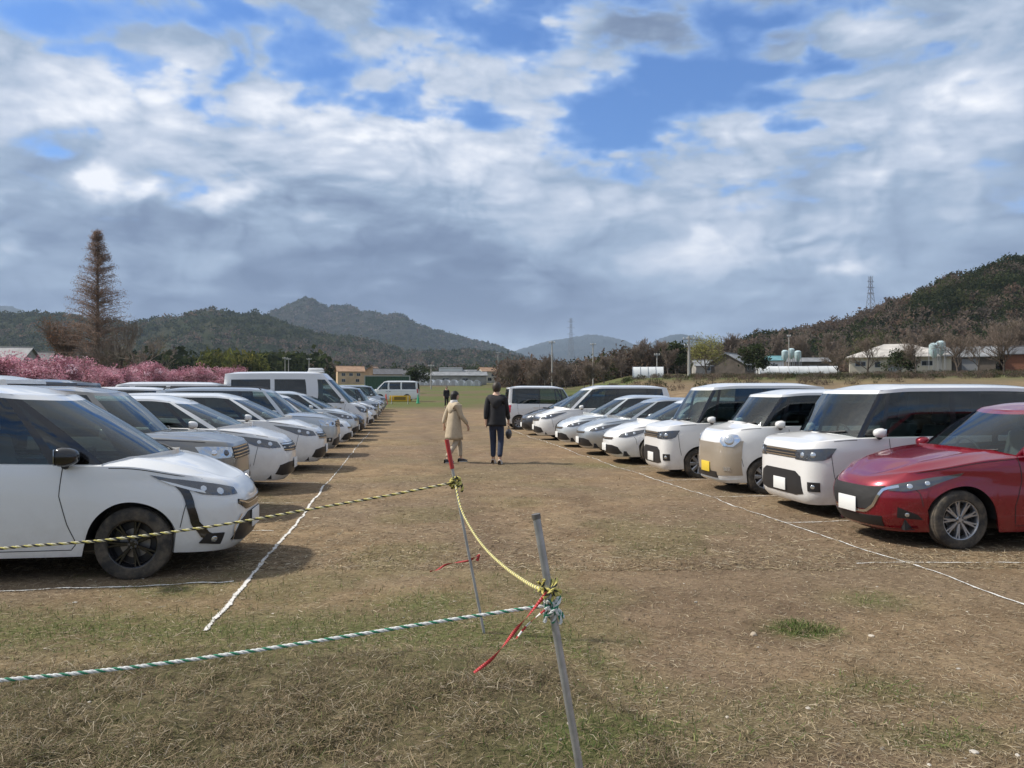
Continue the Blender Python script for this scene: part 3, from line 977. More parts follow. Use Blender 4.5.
def roof_vent(root, sh, gh, sp):
    z = sp['H'] - .01; m = MB()
    m.box(-.1 + .5, .5 + .5, -.3, .3, z - .02, z + .05, sp['paint'], .03); m.box(.42, .98, -.27, .27, z + .05, z + .15, sp['paint'], .05); m.build('roof_vent', root)
# ------------------------------------------------------------------ the kinds of car
def rib(pts): return pts
def S_minivan_small(**k):      # small family minivan with short sloping nose and zigzag lamps
    P = k.get('paint', M_PEARL())
    GK = GLOSSK()
    s = dict(L=4.26, W=1.695, H=1.675, fo=.87, wb=2.75, R=.315, rimr=.205, tw=.19, spokes=7, spoke='twin', rim_m=GLOSSK(), arch=.05,
             paint=P, nf=3.7, nr=6.5, ns=260,
             nose=[(.14, .16), (.24, .05), (.42, .0), (.60, .01), (.72, .06), (.80, .14), (.86, .22)],
             tail=[(.2, .10), (.45, .0), (.8, .02), (1.1, .08)],
             side=[(.16, .06), (.30, .02), (.55, .0), (.75, .008), (.92, .022), (1.05, .055), (1.15, .09)],
             sill=[(0, .18), (.5, .22), (3.6, .235), (4.26, .28)],
             belt=[(.0, .73), (.15, .80), (.5, .90), (.95, .985), (1.6, 1.0), (2.6, 1.03), (3.4, 1.09), (4.26, 1.13)],
             hood_to=1.45, crown=.07, crease=.012,
             gh=dict(bow=(.40, .17), bot=(.70, 4.12), top=(1.72, 3.98), inset=.055, roofw=1.34, nf=3.4, nr=7, lift=.02, wsb=.955, roofc=.045,
                     rail=[(1.70, 1.59), (2.3, 1.645), (3.0, 1.65), (4.0, 1.61)], bulge=.022,
                     windows=[(1.18, 1.86, 1.44, 1.93, 'p'), (1.53, 1.98, 2.42, 2.47, 'c'), (2.52, 2.55, 3.38, 3.40, 'p'), (3.46, 3.47, 3.86, 3.80, 'p')], rg0=.0),
             seams=[[(1.42, .99), (1.44, .75), (1.37, .50), (1.30, .34), (1.34, .29)], [(2.48, 1.02), (2.49, .6), (2.49, .29)], [(1.34, .285), (2.49, .285), (3.1, .29)], [(3.42, 1.06), (3.38, .7), (3.10, .5)],
                    [(2.62, .98), (4.0, 1.04)]],
             face_seams=[],
             handles=[(2.30, .86), (2.66, .88)], mirror=(1.40, 1.085), mirror_m=GLOSSK(), mirror_s=1.35, seat=2.35, dash=1.25,
             plate=(.42, PLATE(), .9), face=[
                 ('headlight', [(.40, .745), (.56, .795), (.76, .845), (1.02, .905)], [(.40, .685), (.58, .69), (.76, .72), (.95, .86)], LAMPCASE(), .006, dict(bulbs=[(.58, .73, .042, LENS()), (.70, .765, .034, LENS())], n=20)),
                 ('lamp_strip', [(.72, .745), (.82, .79), (.96, .862)], [(.72, .722), (.82, .755), (.92, .812)], LENS(), .012, dict(n=10)),
                 ('side_garnish', [(.83, .77), (.86, .62), (.83, .48), (.74, .38), (.62, .33)], [(.90, .80), (.93, .62), (.90, .46), (.80, .34), (.62, .285)], GK, .007, dict(n=26, k=3)),
                 ('grille', [(.0, .60), (.3, .61), (.43, .64)], [(.0, .52), (.3, .53), (.44, .60)], GK, .004, dict(one=True)),
                 ('lower_grille', [(.0, .50), (.25, .50), (.42, .44)], [(.0, .25), (.3, .25), (.50, .28)], TRIM(), .004, dict(one=True)),
                 ('fog_lamp', [(.60, .36), (.76, .37)], [(.60, .26), (.80, .29)], TRIM(), .010, dict(bulbs=[(.68, .315, .035, LENS())])),
                 ('tail_light', [(.55, 1.02), (.85, 1.05)], [(.50, .92), (.80, .80)], REDLENS(), .008, dict(on='rear')),
             ], bars=[([(.0, .575), (.25, .58), (.42, .625)], .014, CHROME(), .012, 'grille_bar'), ([(.40, .50), (.50, .40), (.47, .26)], .02, CHROME(), .012, 'intake_trim')],
             wipers=[(.02, .60, .04, .16), (-.55, -.02, .03, .10)])
    s.update(k); return s

def S_hatch(**k):              # small five-door hatchback with long bonnet
    P = k.get('paint')
    s = dict(L=4.06, W=1.695, H=1.50, fo=.80, wb=2.57, R=.305, rimr=.20, tw=.19, spokes=9, spoke='twin', rim_m=SATIN(), arch=.045,
             paint=P, nf=3.0, nr=5.0, ns=260,
             nose=[(.12, .20), (.20, .08), (.34, .01), (.50, .0), (.62, .035), (.69, .09), (.75, .18)],
             tail=[(.2, .12), (.45, .0), (.8, .04), (1.05, .14)],
             side=[(.14, .07), (.28, .03), (.52, .0), (.68, .012), (.80, .010), (.95, .05), (1.05, .09)],
             sill=[(0, .14), (.5, .17), (3.4, .18), (4.06, .24)],
             belt=[(.0, .655), (.2, .73), (.6, .83), (1.1, .92), (1.6, .955), (2.6, 1.0), (3.4, 1.05), (4.06, 1.07)],
             hood_to=1.55, crown=.065, crease=.016,
             gh=dict(bow=(.34, .16), bot=(1.06, 3.92), top=(1.95, 3.55), inset=.06, roofw=1.22, nf=3.4, nr=5, lift=.015, wsb=.95, roofc=.05,
                     rail=[(1.9, 1.395), (2.3, 1.45), (2.9, 1.45), (3.6, 1.40)], bulge=.024,
                     windows=[(1.42, 2.10, 2.40, 2.45, 'c'), (2.48, 2.53, 3.20, 3.08, 'c'), (3.27, 3.13, 3.50, 3.22, 'p')], posts={0: 'paint', 3: 'paint'}),
             seams=[[(1.40, .95), (1.42, .7), (1.34, .45), (1.36, .26)], [(2.44, .99), (2.45, .6), (2.42, .26)], [(1.36, .24), (2.42, .24), (3.0, .25)], [(3.28, 1.03), (3.15, .75), (2.98, .55)]],
             handles=[(2.28, .80), (3.10, .84)], mirror=(1.55, 1.0), seat=2.35, dash=1.45, spoke_k=1,
             plate=(.40, PLATE(), .7), face=[
                 ('headlight', [(.52, .640), (.66, .685), (.84, .74), (1.10, .79)], [(.52, .585), (.68, .585), (.86, .625), (1.06, .755)], LAMPCASE(), .006, dict(bulbs=[(.70, .638, .036, LENS()), (.84, .675, .032, LENS())], n=18)),
                 ('grille', [(.0, .61), (.3, .61), (.47, .63)], [(.0, .36), (.30, .37), (.41, .47)], mat('grille_mesh', (.012, .012, .013), .5, bump=.6, bscale=120), .005, dict(one=True, n=34)),
                 ('lower_grille', [(.0, .30), (.45, .31)], [(.0, .20), (.42, .20)], TRIM(), .005, dict(one=True)),
                 ('fog_lamp', [(.62, .42), (.80, .35)], [(.60, .31), (.84, .30)], TRIM(), .006, dict(bulbs=[(.70, .345, .028, LENS())])),
                 ('tail_light', [(.45, .98), (.80, 1.0)], [(.45, .88), (.80, .84)], REDLENS(), .008, dict(on='rear')),
             ],
             bars=[([(.0, .335), (.28, .345), (.38, .42), (.47, .60), (.60, .635)], .028, CHROME(), .014, 'grille_wing'), ([(.0, .185), (.5, .19), (.75, .21)], .02, P, .02, 'bumper_lip')],
             wipers=[(.02, .60, .04, .14), (-.55, -.02, .03, .10)])
    s.update(k); return s

def S_tall(**k):               # tall boxy wagon (kei or compact)
    P = k.get('paint', M_WHITE()); W_ = k.get('W', 1.67); L = k.get('L', 3.70); Hh = k.get('H', 1.735); e = Hh - 1.735; q = W_ / 1.67
    b = k.get('beltz', 0.0)
    s = dict(L=L, W=W_, H=Hh, fo=.70, wb=L - 1.21, R=.285, rimr=.185, tw=.17, spokes=8, spoke='wide', arch=.04,
             paint=P, nf=7.0, nr=9, ns=230,
             nose=[(.14, .10), (.22, .03), (.40, .0), (.74, .005), (.90, .025), (.97, .06), (1.02, .11)],
             tail=[(.2, .08), (.45, .0), (1.0, .02)],
             side=[(.16, .05), (.30, .015), (.6, .0), (.85, .008), (.98, .03), (1.1, .05)],
             sill=[(0, .16), (.5, .19), (L - .5, .19), (L, .25)],
             belt=[(.0, .93 + b), (.2, .985 + b), (.6, 1.02 + b), (1.2, 1.03 + b), (L, 1.05 + b)],
             hood_to=.66, crown=.045,
             gh=dict(bot=(.46, L - .03), top=(.93, L - .10), inset=.05, roofw=W_ - .26, nf=5.5, nr=9, lift=.01, wsb=.955, roofc=.05,
                     rail=[(1.0, 1.64 + e), (1.5, 1.675 + e), (2.6, 1.68 + e), (L, 1.65 + e)], bulge=.012,
                     windows=[(.70, 1.04, .98, 1.12, 'c'), (1.04, 1.17, 1.98, 2.0, 'c'), (2.06, 2.07, 2.92, 2.92, 'p'), (2.98, 2.98, L - .22, L - .26, 'p')], posts={4: 'paint'}),
             seams=[[(1.08, 1.02), (1.08, .6), (1.04, .30)], [(2.02, 1.04), (2.02, .6), (2.02, .27)], [(1.04, .27), (2.02, .27), (2.9, .28)], [(2.95, 1.04), (2.92, .7), (2.80, .45)]],
             handles=[(1.88, .90), (2.18, .90)], mirror=(.96, 1.10 + b), seat=1.9, dash=.95, seatm=SEATM(),
             plate=(.38, PLATE(), .8), face=[
                 ('headlight', [(.40 * q, .86), (.62 * q, .88), (.86 * q, .90), (.98 * q, .90)], [(.40 * q, .74), (.62 * q, .735), (.84 * q, .745), (.92 * q, .78)], LAMPCASE(), .006, dict(bulbs=[(.55 * q, .80, .045, LENS()), (.71 * q, .81, .045, LENS())])),
                 ('grille', [(.0, .86), (.39 * q, .86)], [(.0, .75), (.39 * q, .75)], TRIM(), .005, dict(one=True)),
                 ('lower_grille', [(.0, .58), (.4 * q, .58), (.52 * q, .52)], [(.0, .27), (.4 * q, .27), (.56 * q, .30)], TRIM(), .005, dict(one=True)),
                 ('fog_lamp', [(.64 * q, .46), (.80 * q, .46)], [(.64 * q, .34), (.80 * q, .34)], TRIM(), .006, dict(bulbs=[(.71 * q, .40, .035, LENS())])),
                 ('tail_light', [(.62 * q, 1.0), (.86 * q, 1.0)], [(.62 * q, .70), (.86 * q, .70)], REDLENS(), .008, dict(on='rear')),
             ],
             bars=[([(.0, .845), (.42 * q, .845)], .018, CHROME(), .012, 'grille_bar'), ([(.0, .80), (.40 * q, .80)], .012, CHROME(), .012, 'grille_bar'), ([(.0, .765), (.42 * q, .765)], .018, CHROME(), .012, 'grille_bar')],
             wipers=[(.02, .58 * q, .04, .14), (-.5 * q, -.02, .03, .10)])
    s.update(k); return s

def S_round_kei(**k):          # small rounded tall kei car, two tone, round lamps
    lowm = k.pop('low_m')
    s = S_tall(L=3.395, W=1.475, H=1.655, **k)
    q = 1.475 / 1.67
    s.update(nf=4.2, paint=k.get('paint'),
             nose=[(.14, .12), (.22, .04), (.45, .0), (.78, .02), (.93, .07), (1.01, .14), (1.07, .22)], crown=.07, rim_m=mat('hubcap', (.45, .46, .48), .35, .6),
             plate=(.40, PLATEY(), .8))
    s['belt'] = [(.0, .92), (.2, 1.0), (.6, 1.05), (1.2, 1.06), (3.395, 1.06)]
    s['face'] = [
        ('lower_panel', [(.0, .80), (.40 * q, .80), (.9 * q, .84)], [(.0, .28), (.40 * q, .28), (.9 * q, .30)], lowm, .004, dict(one=True, n=40, k=8)),
        ('lower_grille', [(.0, .34), (.40 * q, .34)], [(.0, .24), (.40 * q, .24)], TRIM(), .010, dict(one=True)),
        ('fog_lamp', [(.58 * q, .42), (.70 * q, .42)], [(.58 * q, .36), (.70 * q, .36)], LENS(), .010, {}),
        ('headlight', [(.47 * q, .89), (.60 * q, .945), (.76 * q, .93), (.84 * q, .86)], [(.47 * q, .82), (.56 * q, .75), (.74 * q, .745), (.83 * q, .82)], CHROME(), .012, dict(bulbs=[(.655 * q, .845, .10, LENS()), (.655 * q, .845, .055, LAMPCASE())], n=18, k=8)),
        ('tail_light', [(.62 * q, .95), (.82 * q, .95)], [(.62 * q, .75), (.82 * q, .75)], REDLENS(), .008, dict(on='rear')),
    ]
    s['bars'] = [([(.0, .20), (.5 * q, .20), (.85 * q, .22)], .05, M_WHITE(), .016, 'bumper_lip')]
    s['lower_paint'] = ([(.62, .80), (1.2, .80), (3.2, .82)], [(.62, .30), (1.2, .26), (3.2, .28)], lowm)
    s['lower_paint'] = None
    return s

def S_sedan(**k):              # low hybrid hatchback / liftback
    P = k.get('paint', M_WHITE()); L = k.get('L', 4.50); e = k.get('H', 1.475) - 1.475
    s = dict(L=L, W=1.755, H=1.475, fo=.93, wb=2.70, R=.315, rimr=.20, tw=.19, spokes=5, spoke='twin', arch=.045,
             paint=P, nf=3.0, nr=4.5, ns=200,
             nose=[(.12, .18), (.22, .05), (.40, .0), (.58, .02), (.68, .09), (.74, .18), (.78, .26)],
             tail=[(.2, .14), (.45, .0), (.8, .02), (1.05, .10)],
             side=[(.14, .07), (.28, .03), (.52, .0), (.70, .010), (.85, .02), (1.0, .07), (1.1, .10)],
             sill=[(0, .14), (.5, .17), (L - .5, .18), (L, .26)],
             belt=[(.0, .66), (.2, .73), (.6, .82), (1.05, .89), (1.5, .93), (2.6, .965), (3.5, 1.02), (L, 1.03)],
             hood_to=1.5, crown=.06, crease=.01,
             gh=dict(bow=(.38, .16), bot=(.78, L - .12), top=(1.80, L - .95), inset=.07, roofw=1.18, nf=3.2, nr=4.5, lift=.015, wsb=.95, roofc=.05,
                     rail=[(1.75, 1.37 + e), (2.3, 1.425 + e), (3.0, 1.415 + e), (L - .9, 1.34 + e)], bulge=.026,
                     windows=[(1.28, 1.98, 1.5, 2.02, 'c'), (1.58, 2.08, 2.55, 2.58, 'c'), (2.62, 2.64, 3.42, 3.22, 'p')], posts={0: 'paint', 3: 'paint'}),
             seams=[[(1.5, .93), (1.52, .6), (1.46, .28)], [(2.58, .96), (2.58, .6), (2.58, .27)], [(1.46, .25), (2.58, .25), (3.2, .26)], [(3.45, 1.0), (3.35, .75), (3.18, .55)]],
             handles=[(2.42, .80), (3.28, .84)], mirror=(1.72, .985), seat=2.5, dash=1.5,
             plate=(.36, PLATE(), .75), face=[
                 ('headlight', [(.55, .665), (.72, .72), (.92, .77), (1.15, .80)], [(.55, .60), (.72, .60), (.90, .64), (1.10, .755)], LAMPCASE(), .006, dict(bulbs=[(.70, .655, .04, LENS()), (.84, .69, .036, LENS())])),
                 ('grille', [(.0, .58), (.4, .59)], [(.0, .53), (.38, .54)], TRIM(), .005, dict(one=True)),
                 ('lower_grille', [(.0, .42), (.4, .42), (.55, .38)], [(.0, .22), (.5, .22), (.62, .24)], TRIM(), .005, dict(one=True)),
                 ('tail_light', [(.5, .98), (.85, .98)], [(.5, .80), (.85, .80)], REDLENS(), .008, dict(on='rear')),
             ],
             bars=[([(.0, .56), (.42, .57)], .014, CHROME(), .012, 'grille_bar')],
             wipers=[(.02, .60, .04, .14), (-.55, -.02, .03, .10)])
    s.update(k); return s

def S_mpv(**k):                # large low-roof people carrier
    P = k.get('paint', M_WHITE()); L = k.get('L', 4.80); Hh = k.get('H', 1.76); e = Hh - 1.76
    s = dict(L=L, W=1.80, H=Hh, fo=.93, wb=2.92, R=.33, rimr=.21, tw=.20, spokes=5, spoke='twin', arch=.045,
             paint=P, nf=3.4, nr=6, ns=200,
             nose=[(.16, .14), (.26, .04), (.45, .0), (.66, .02), (.78, .09), (.86, .18), (.92, .26)],
             tail=[(.2, .12), (.45, .0), (.9, .02), (1.15, .07)],
             side=[(.16, .06), (.30, .02), (.6, .0), (.85, .01), (1.0, .03), (1.12, .06)],
             sill=[(0, .16), (.5, .19), (L - .5, .19), (L, .26)],
             belt=[(.0, .77), (.2, .85), (.6, .94), (1.1, 1.01), (2.2, 1.045), (3.6, 1.08), (L, 1.10)],
             hood_to=1.5, crown=.06,
             gh=dict(bow=(.38, .14), bot=(.68, L - .08), top=(1.68, L - .25), inset=.06, roofw=1.36, nf=3.4, nr=7, lift=.02, wsb=.955, roofc=.05,
                     rail=[(1.65, 1.63 + e), (2.2, 1.695 + e), (3.4, 1.70 + e), (L - .2, 1.665 + e)], bulge=.022,
                     windows=[(1.16, 1.84, 1.45, 1.92, 'c'), (1.53, 1.99, 2.62, 2.66, 'c'), (2.70, 2.73, 3.62, 3.62, 'p'), (3.70, 3.70, L - .38, L - .48, 'p')], posts={0: 'paint', 4: 'paint'}),
             seams=[[(1.6, 1.02), (1.6, .6), (1.5, .30)], [(2.66, 1.05), (2.66, .6), (2.66, .27)], [(1.5, .27), (2.66, .27), (3.3, .28)], [(3.66, 1.07), (3.6, .8), (3.4, .5)]],
             handles=[(2.52, .90), (2.84, .90)], mirror=(1.45, 1.09), seat=2.5, dash=1.5,
             plate=(.42, PLATE(), .85), face=[
                 ('headlight', [(.55, .79), (.75, .85), (1.0, .90), (1.2, .93)], [(.55, .70), (.75, .70), (.95, .74), (1.15, .87)], LAMPCASE(), .006, dict(bulbs=[(.70, .765, .045, LENS()), (.85, .80, .042, LENS())])),
                 ('grille', [(.0, .76), (.5, .77)], [(.0, .62), (.48, .64)], TRIM(), .005, dict(one=True)),
                 ('lower_grille', [(.0, .46), (.4, .46), (.6, .42)], [(.0, .25), (.5, .25), (.65, .28)], TRIM(), .005, dict(one=True)),
                 ('tail_light', [(.6, 1.05), (.88, 1.05)], [(.6, .80), (.88, .80)], REDLENS(), .008, dict(on='rear')),
             ],
             bars=[([(.0, .74), (.5, .75)], .02, CHROME(), .012, 'grille_bar'), ([(.0, .69), (.5, .70)], .016, CHROME(), .012, 'grille_bar'), ([(.0, .64), (.5, .66)], .016, CHROME(), .012, 'grille_bar')],
             wipers=[(.02, .62, .04, .14), (-.55, -.02, .03, .10)])
    s.update(k); return s

def S_suv(**k):                # boxy estate / utility car with a barred grille
    P = k.get('paint'); L = k.get('L', 4.30); Hh = k.get('H', 1.68); e = Hh - 1.68
    s = dict(L=L, W=1.755, H=Hh, fo=.84, wb=2.65, R=.33, rimr=.21, tw=.20, spokes=6, spoke='wide', arch=.055,
             paint=P, nf=4.6, nr=7, ns=200,
             nose=[(.16, .14), (.28, .04), (.45, .0), (.75, .01), (.88, .04), (.95, .09), (.99, .14)],
             tail=[(.2, .10), (.45, .0), (1.0, .02), (1.2, .05)],
             side=[(.16, .06), (.30, .02), (.6, .0), (.9, .01), (1.02, .035), (1.12, .06)],
             sill=[(0, .20), (.5, .23), (L - .5, .23), (L, .30)],
             belt=[(.0, .90), (.15, .95), (.6, 1.0), (1.1, 1.03), (2.2, 1.05), (L, 1.09)],
             hood_to=1.35, crown=.05, crease=.012,
             gh=dict(bow=(.24, .12), bot=(.98, L - .05), top=(1.62, L - .20), inset=.055, roofw=1.32, nf=4.4, nr=8, lift=.01, wsb=.955, roofc=.045,
                     rail=[(1.55, 1.575 + e), (2.1, 1.62 + e), (3.2, 1.63 + e), (L - .1, 1.59 + e)], bulge=.02,
                     windows=[(1.32, 1.76, 2.22, 2.26, 'c'), (2.30, 2.33, 3.10, 3.10, 'p'), (3.18, 3.18, L - .32, L - .42, 'p')], posts={0: 'paint', 3: 'paint'}),
             seams=[[(1.36, 1.03), (1.38, .6), (1.32, .32)], [(2.26, 1.05), (2.26, .6), (2.26, .30)], [(1.32, .30), (2.26, .30), (2.9, .31)], [(3.14, 1.07), (3.05, .8), (2.9, .55)]],
             handles=[(2.12, .92), (2.98, .94)], mirror=(1.50, 1.10), seat=2.3, dash=1.35,
             plate=(.45, PLATE(), .85), face=[
                 ('headlight', [(.50, .88), (.66, .90), (.84, .91), (.98, .91)], [(.50, .76), (.66, .755), (.84, .76), (.94, .79)], LENS(), .006, dict(bulbs=[(.62, .82, .05, LAMPCASE()), (.78, .83, .045, CHROME())])),
                 ('grille', [(.0, .89), (.48, .885)], [(.0, .73), (.46, .735)], TRIM(), .005, dict(one=True)),
                 ('lower_grille', [(.0, .48), (.4, .48), (.6, .44)], [(.0, .28), (.5, .28), (.62, .30)], TRIM(), .005, dict(one=True)),
                 ('fog_lamp', [(.66, .48), (.80, .48)], [(.66, .38), (.80, .38)], TRIM(), .006, dict(bulbs=[(.73, .43, .035, LENS())])),
                 ('tail_light', [(.62, 1.0), (.86, 1.0)], [(.62, .78), (.86, .78)], REDLENS(), .008, dict(on='rear')),
             ],
             bars=[([(.0, z), (.48, z)], .016, CHROME(), .014, 'grille_bar') for z in (.875, .835, .795, .755)],
             wipers=[(.02, .58, .04, .14), (-.55, -.02, .03, .10)])
    s.update(k); return s

def S_van(**k):                # cab-over van with a blunt nose
    P = k.get('paint', M_WHITE()); L = k.get('L', 4.70); W_ = k.get('W', 1.70); Hh = k.get('H', 1.98); e = Hh - 1.98
    s = dict(L=L, W=W_, H=Hh, fo=1.05, wb=2.57, R=.33, rimr=.20, tw=.19, spokes=8, spoke='wide', arch=.05,
             paint=P, nf=4.6, nr=9, ns=200, rim_m=mat('steel_wheel', (.33, .34, .35), .4, .7),
             nose=[(.18, .12), (.28, .03), (.50, .0), (.75, .02), (.92, .06), (1.02, .12), (1.08, .18)],
             tail=[(.2, .08), (.45, .0), (1.2, .02)],
             side=[(.18, .05), (.32, .015), (.6, .0), (.95, .006), (1.1, .02), (1.25, .04)],
             sill=[(0, .18), (.5, .21), (L - .5, .22), (L, .30)],
             belt=[(.0, .96), (.2, 1.04), (.6, 1.10), (1.2, 1.13), (L, 1.15)],
             hood_to=.95, crown=.06,
             gh=dict(bow=(.26, .12), bot=(.42, L - .03), top=(1.22 + k.get('rake', 0), L - .10), inset=.05, roofw=W_ - .26, nf=4.6, nr=9, lift=.01, wsb=.955, roofc=.07, head=k.get('head', .90),
                     rail=[(1.1, 1.86 + e), (1.7, 1.90 + e), (3.2, 1.905 + e), (L, 1.88 + e)], bulge=.014,
                     windows=k.get('vw', [(.80, 1.30, 1.75, 1.78, 'c'), (1.95, 1.96, 3.0, 3.0, 'p'), (3.14, 3.14, L - .3, L - .34, 'p')]), posts={0: 'paint', 1: 'paint', 2: 'paint', 3: 'paint', 4: 'paint'}),
             seams=[[(.80, 1.10), (.86, .8), (.80, .75)], [(1.82, 1.13), (1.82, .6), (1.80, .30)], [(3.06, 1.13), (3.06, .6), (3.06, .3)], [(1.9, .98), (L - .2, .98)]],
             handles=[(1.70, .95), (1.98, .95)], handle_m=TRIM(), mirror=(.95, 1.22), seat=1.75, dash=.75,
             plate=(.42, PLATE(), .6), face=[
                 ('headlight', [(.48, .90), (.66, .95), (.82, 1.0), (.95, 1.02)], [(.48, .76), (.66, .76), (.82, .80), (.90, .90)], LAMPCASE(), .006, dict(bulbs=[(.60, .84, .05, LENS()), (.74, .88, .045, LENS())])),
                 ('grille', [(.0, .88), (.46, .88)], [(.0, .76), (.46, .76)], TRIM(), .005, dict(one=True)),
                 ('lower_grille', [(.0, .56), (.5, .56)], [(.0, .34), (.5, .34)], TRIM(), .005, dict(one=True)),
                 ('tail_light', [(.66, 1.2), (.82, 1.2)], [(.66, .80), (.82, .80)], REDLENS(), .008, dict(on='rear')),
             ],
             bars=[([(.0, .85), (.46, .85)], .018, CHROME(), .012, 'grille_bar'), ([(.0, .80), (.46, .80)], .018, CHROME(), .012, 'grille_bar')],
             wipers=[(.02, .58, .04, .12), (-.55, -.02, .03, .10)])
    for x in ('vw', 'rake', 'head'): k.pop(x, None)
    s.update(k); return s
# ------------------------------------------------------------------ the parked cars
def park(sp, nose_x, near_y, facing, label, cat='car', group=None, yaw=0.0, name='parked_car'):
    """facing +1: nose towards +x (left row), -1: towards -x; near_y: the flank nearest the camera"""
    yc = near_y + sp['W'] / 2; xc = nose_x - facing * sp['L'] / 2
    return build_car(sp, (xc, yc, Hs(nose_x - facing * .9, yc) * .3 + Hs(xc, yc) * .7), (0 if facing > 0 else PI) + R(yaw), label, cat, group, name)
# ------------------------------------------------------------------ the ground as one sheet
def ground_material():
    m, nt, p, out = newmat('field')
    g = nt.n('ShaderNodeNewGeometry').outputs['Position']
    at_ = nt.n('ShaderNodeAttribute', attribute_name='tint').outputs['Color']
    big = nt.noise(g, .35, 5, .6); mid = nt.noise(g, 1.7, 6, .62, .3); fine = nt.noise(g, 14, 6, .7, .4)
    st = nt.noise(nt.map(g, scale=(1, .35, 1), rot=(0, 0, .6)), 55, 4, .75, 1.2)
    st2 = nt.noise(nt.map(g, scale=(.3, 1, 1), rot=(0, 0, -.4)), 60, 4, .75, 1.2)
    c = nt.mix(nt.ss(mid, .35, .68), (.182, .126, .073), (.285, .206, .123))
    c = nt.mix(nt.ss(big, .38, .62), c, nt.mix(nt.ss(fine, .3, .7), (.140, .102, .068), (.225, .170, .114)))
    c = nt.mix(nt.math('MULTIPLY', nt.ss(fine, .52, .74), .5), c, (.34, .28, .185))
    c = nt.mix(nt.math('MULTIPLY', nt.ss(st, .60, .72), .55), c, (.42, .355, .24))
    c = nt.mix(nt.math('MULTIPLY', nt.ss(st2, .60, .72), .5), c, (.085, .066, .045))
    vast = nt.noise(nt.map(g, scale=(.35, 1, 1), rot=(0, 0, .1)), .09, 4, .6)
    c = nt.mix(nt.math('MULTIPLY', nt.ss(vast, .48, .66), .5), c, (.20, .125, .085))
    pt_ = nt.noise(g, .8, 5, .7, .6)
    c = nt.mix(nt.math('MULTIPLY', nt.ss(pt_, .50, .64), .55), c, nt.mix(nt.ss(fine, .35, .65), (.105, .078, .05), (.21, .16, .105)))
    c = nt.mix(nt.math('MULTIPLY', nt.ss(pt_, .44, .32), .45), c, nt.mix(nt.ss(fine, .35, .65), (.26, .20, .125), (.33, .26, .165)))
    sp = nt.n('ShaderNodeSeparateColor'); nt.l(at_, sp.inputs[0])
    # red channel: rough turf; green channel: green growth; blue channel: worn wheel tracks
    rough = nt.mix(nt.ss(fine, .3, .68), (.055, .047, .026), (.15, .125, .07))
    rough = nt.mix(nt.math('MULTIPLY', nt.ss(mid, .45, .62), .5), rough, (.065, .072, .026))
    rough = nt.mix(nt.math('MULTIPLY', nt.ss(st, .57, .70), .45), rough, (.30, .25, .16))
    c = nt.mix(sp.outputs[0], c, rough)
    c = nt.mix(nt.math('MULTIPLY', sp.outputs[2], nt.ss(fine, .2, .55)), c, nt.mix(nt.ss(mid, .35, .65), (.130, .092, .060), (.20, .146, .096)))
    gf = nt.math('MULTIPLY', sp.outputs[1], nt.ss(nt.math('ADD', fine, nt.math('MULTIPLY', mid, .4)), .42, .72))
    c = nt.mix(gf, c, nt.mix(fine, (.055, .075, .022), (.13, .15, .05)))
    nt.l(c, p.inputs['Base Color']); p.inputs['Roughness'].default_value = .95; p.inputs['Specular IOR Level'].default_value = .12
    bp = nt.n('ShaderNodeBump'); bp.inputs['Strength'].default_value = .8; bp.inputs['Distance'].default_value = .03
    nt.l(nt.math('ADD', nt.math('MULTIPLY', fine, .8), nt.math('ADD', nt.math('MULTIPLY', st, .35), nt.math('MULTIPLY', mid, .8))), bp.inputs['Height'])
    nt.l(bp.outputs[0], p.inputs['Normal'])
    return m

def green_mask(x, y):
    xc, yc = w2c(x, y)
    d = np.hypot(x, y)
    m = sstep(.55, .68, fbm(x / 1.3, y / 1.3, 4, 61)) * .9
    # the green fringe along the edge of the mown field, and tufts named by where they grow
    lim = 4.75 - np.clip(xc - .3, 0, 9) * 2.6
    m = m * (1 - sstep(6, 16, d) * .6) * .36
    m = np.maximum(m, np.exp(-((yc - lim - .5) / .5) ** 2) * sstep(1.2, .2, xc) * .8)
    for (u, v, rx, ry, k) in ((802, 628, .20, .13, 1.5), (640, 728, .28, .14, .9), (640, 690, .2, .15, .6), (690, 750, .2, .1, .5), (940, 740, .35, .12, .7), (960, 700, .25, .12, .4),
                              (590, 740, .3, .3, .8), (880, 690, .25, .2, .5), (430, 605, .5, .3, .8), (560, 600, .3, .3, .6), (180, 590, .5, .25, .6), (600, 465, .9, .5, .5), (870, 600, .3, .2, .6)):
        dd = EYE * F_PX / (v - HORIZON); cx = (u - 512) / F_PX * dd
        m = np.maximum(m, k * np.exp(-((xc - cx) / rx) ** 2 - ((yc - dd) / ry / 1.2) ** 2))
    m = np.maximum(m, sstep(55, 64, d) * sstep(.36, .56, fbm(x / 9, y / 9, 4, 71)) * .95)
    return np.clip(m, 0, 1)

def wear_mask(x, y):
    s = 0
    w = (fbm(y / 6.0, x * 0 + 3, 2, 81) - .5) * .9
    for cx in (.95, 2.6):
        s = s + np.exp(-((x - cx - w) / .28) ** 2) * (.35 + .65 * fbm(x / .9, y / 2.5, 3, 83))
    s = np.clip(s, 0, 1) * sstep(5, 8, y) * .85
    xc, yc = w2c(x, y)
    dirt = sstep(.45, 1.3, xc + (fbm(x / .8, y / .8, 3, 87) - .5) * 1.4) * sstep(13, 6, yc) * (.35 + .65 * sstep(.35, .6, fbm(x / .7, y / .7, 3, 89)))
    band_ = np.exp(-((x - 1.6) / 1.7) ** 2) * .45 * fbm(x / .6, y / 3, 3, 95)
    return np.clip(np.maximum(s, dirt) + band_, 0, 1)

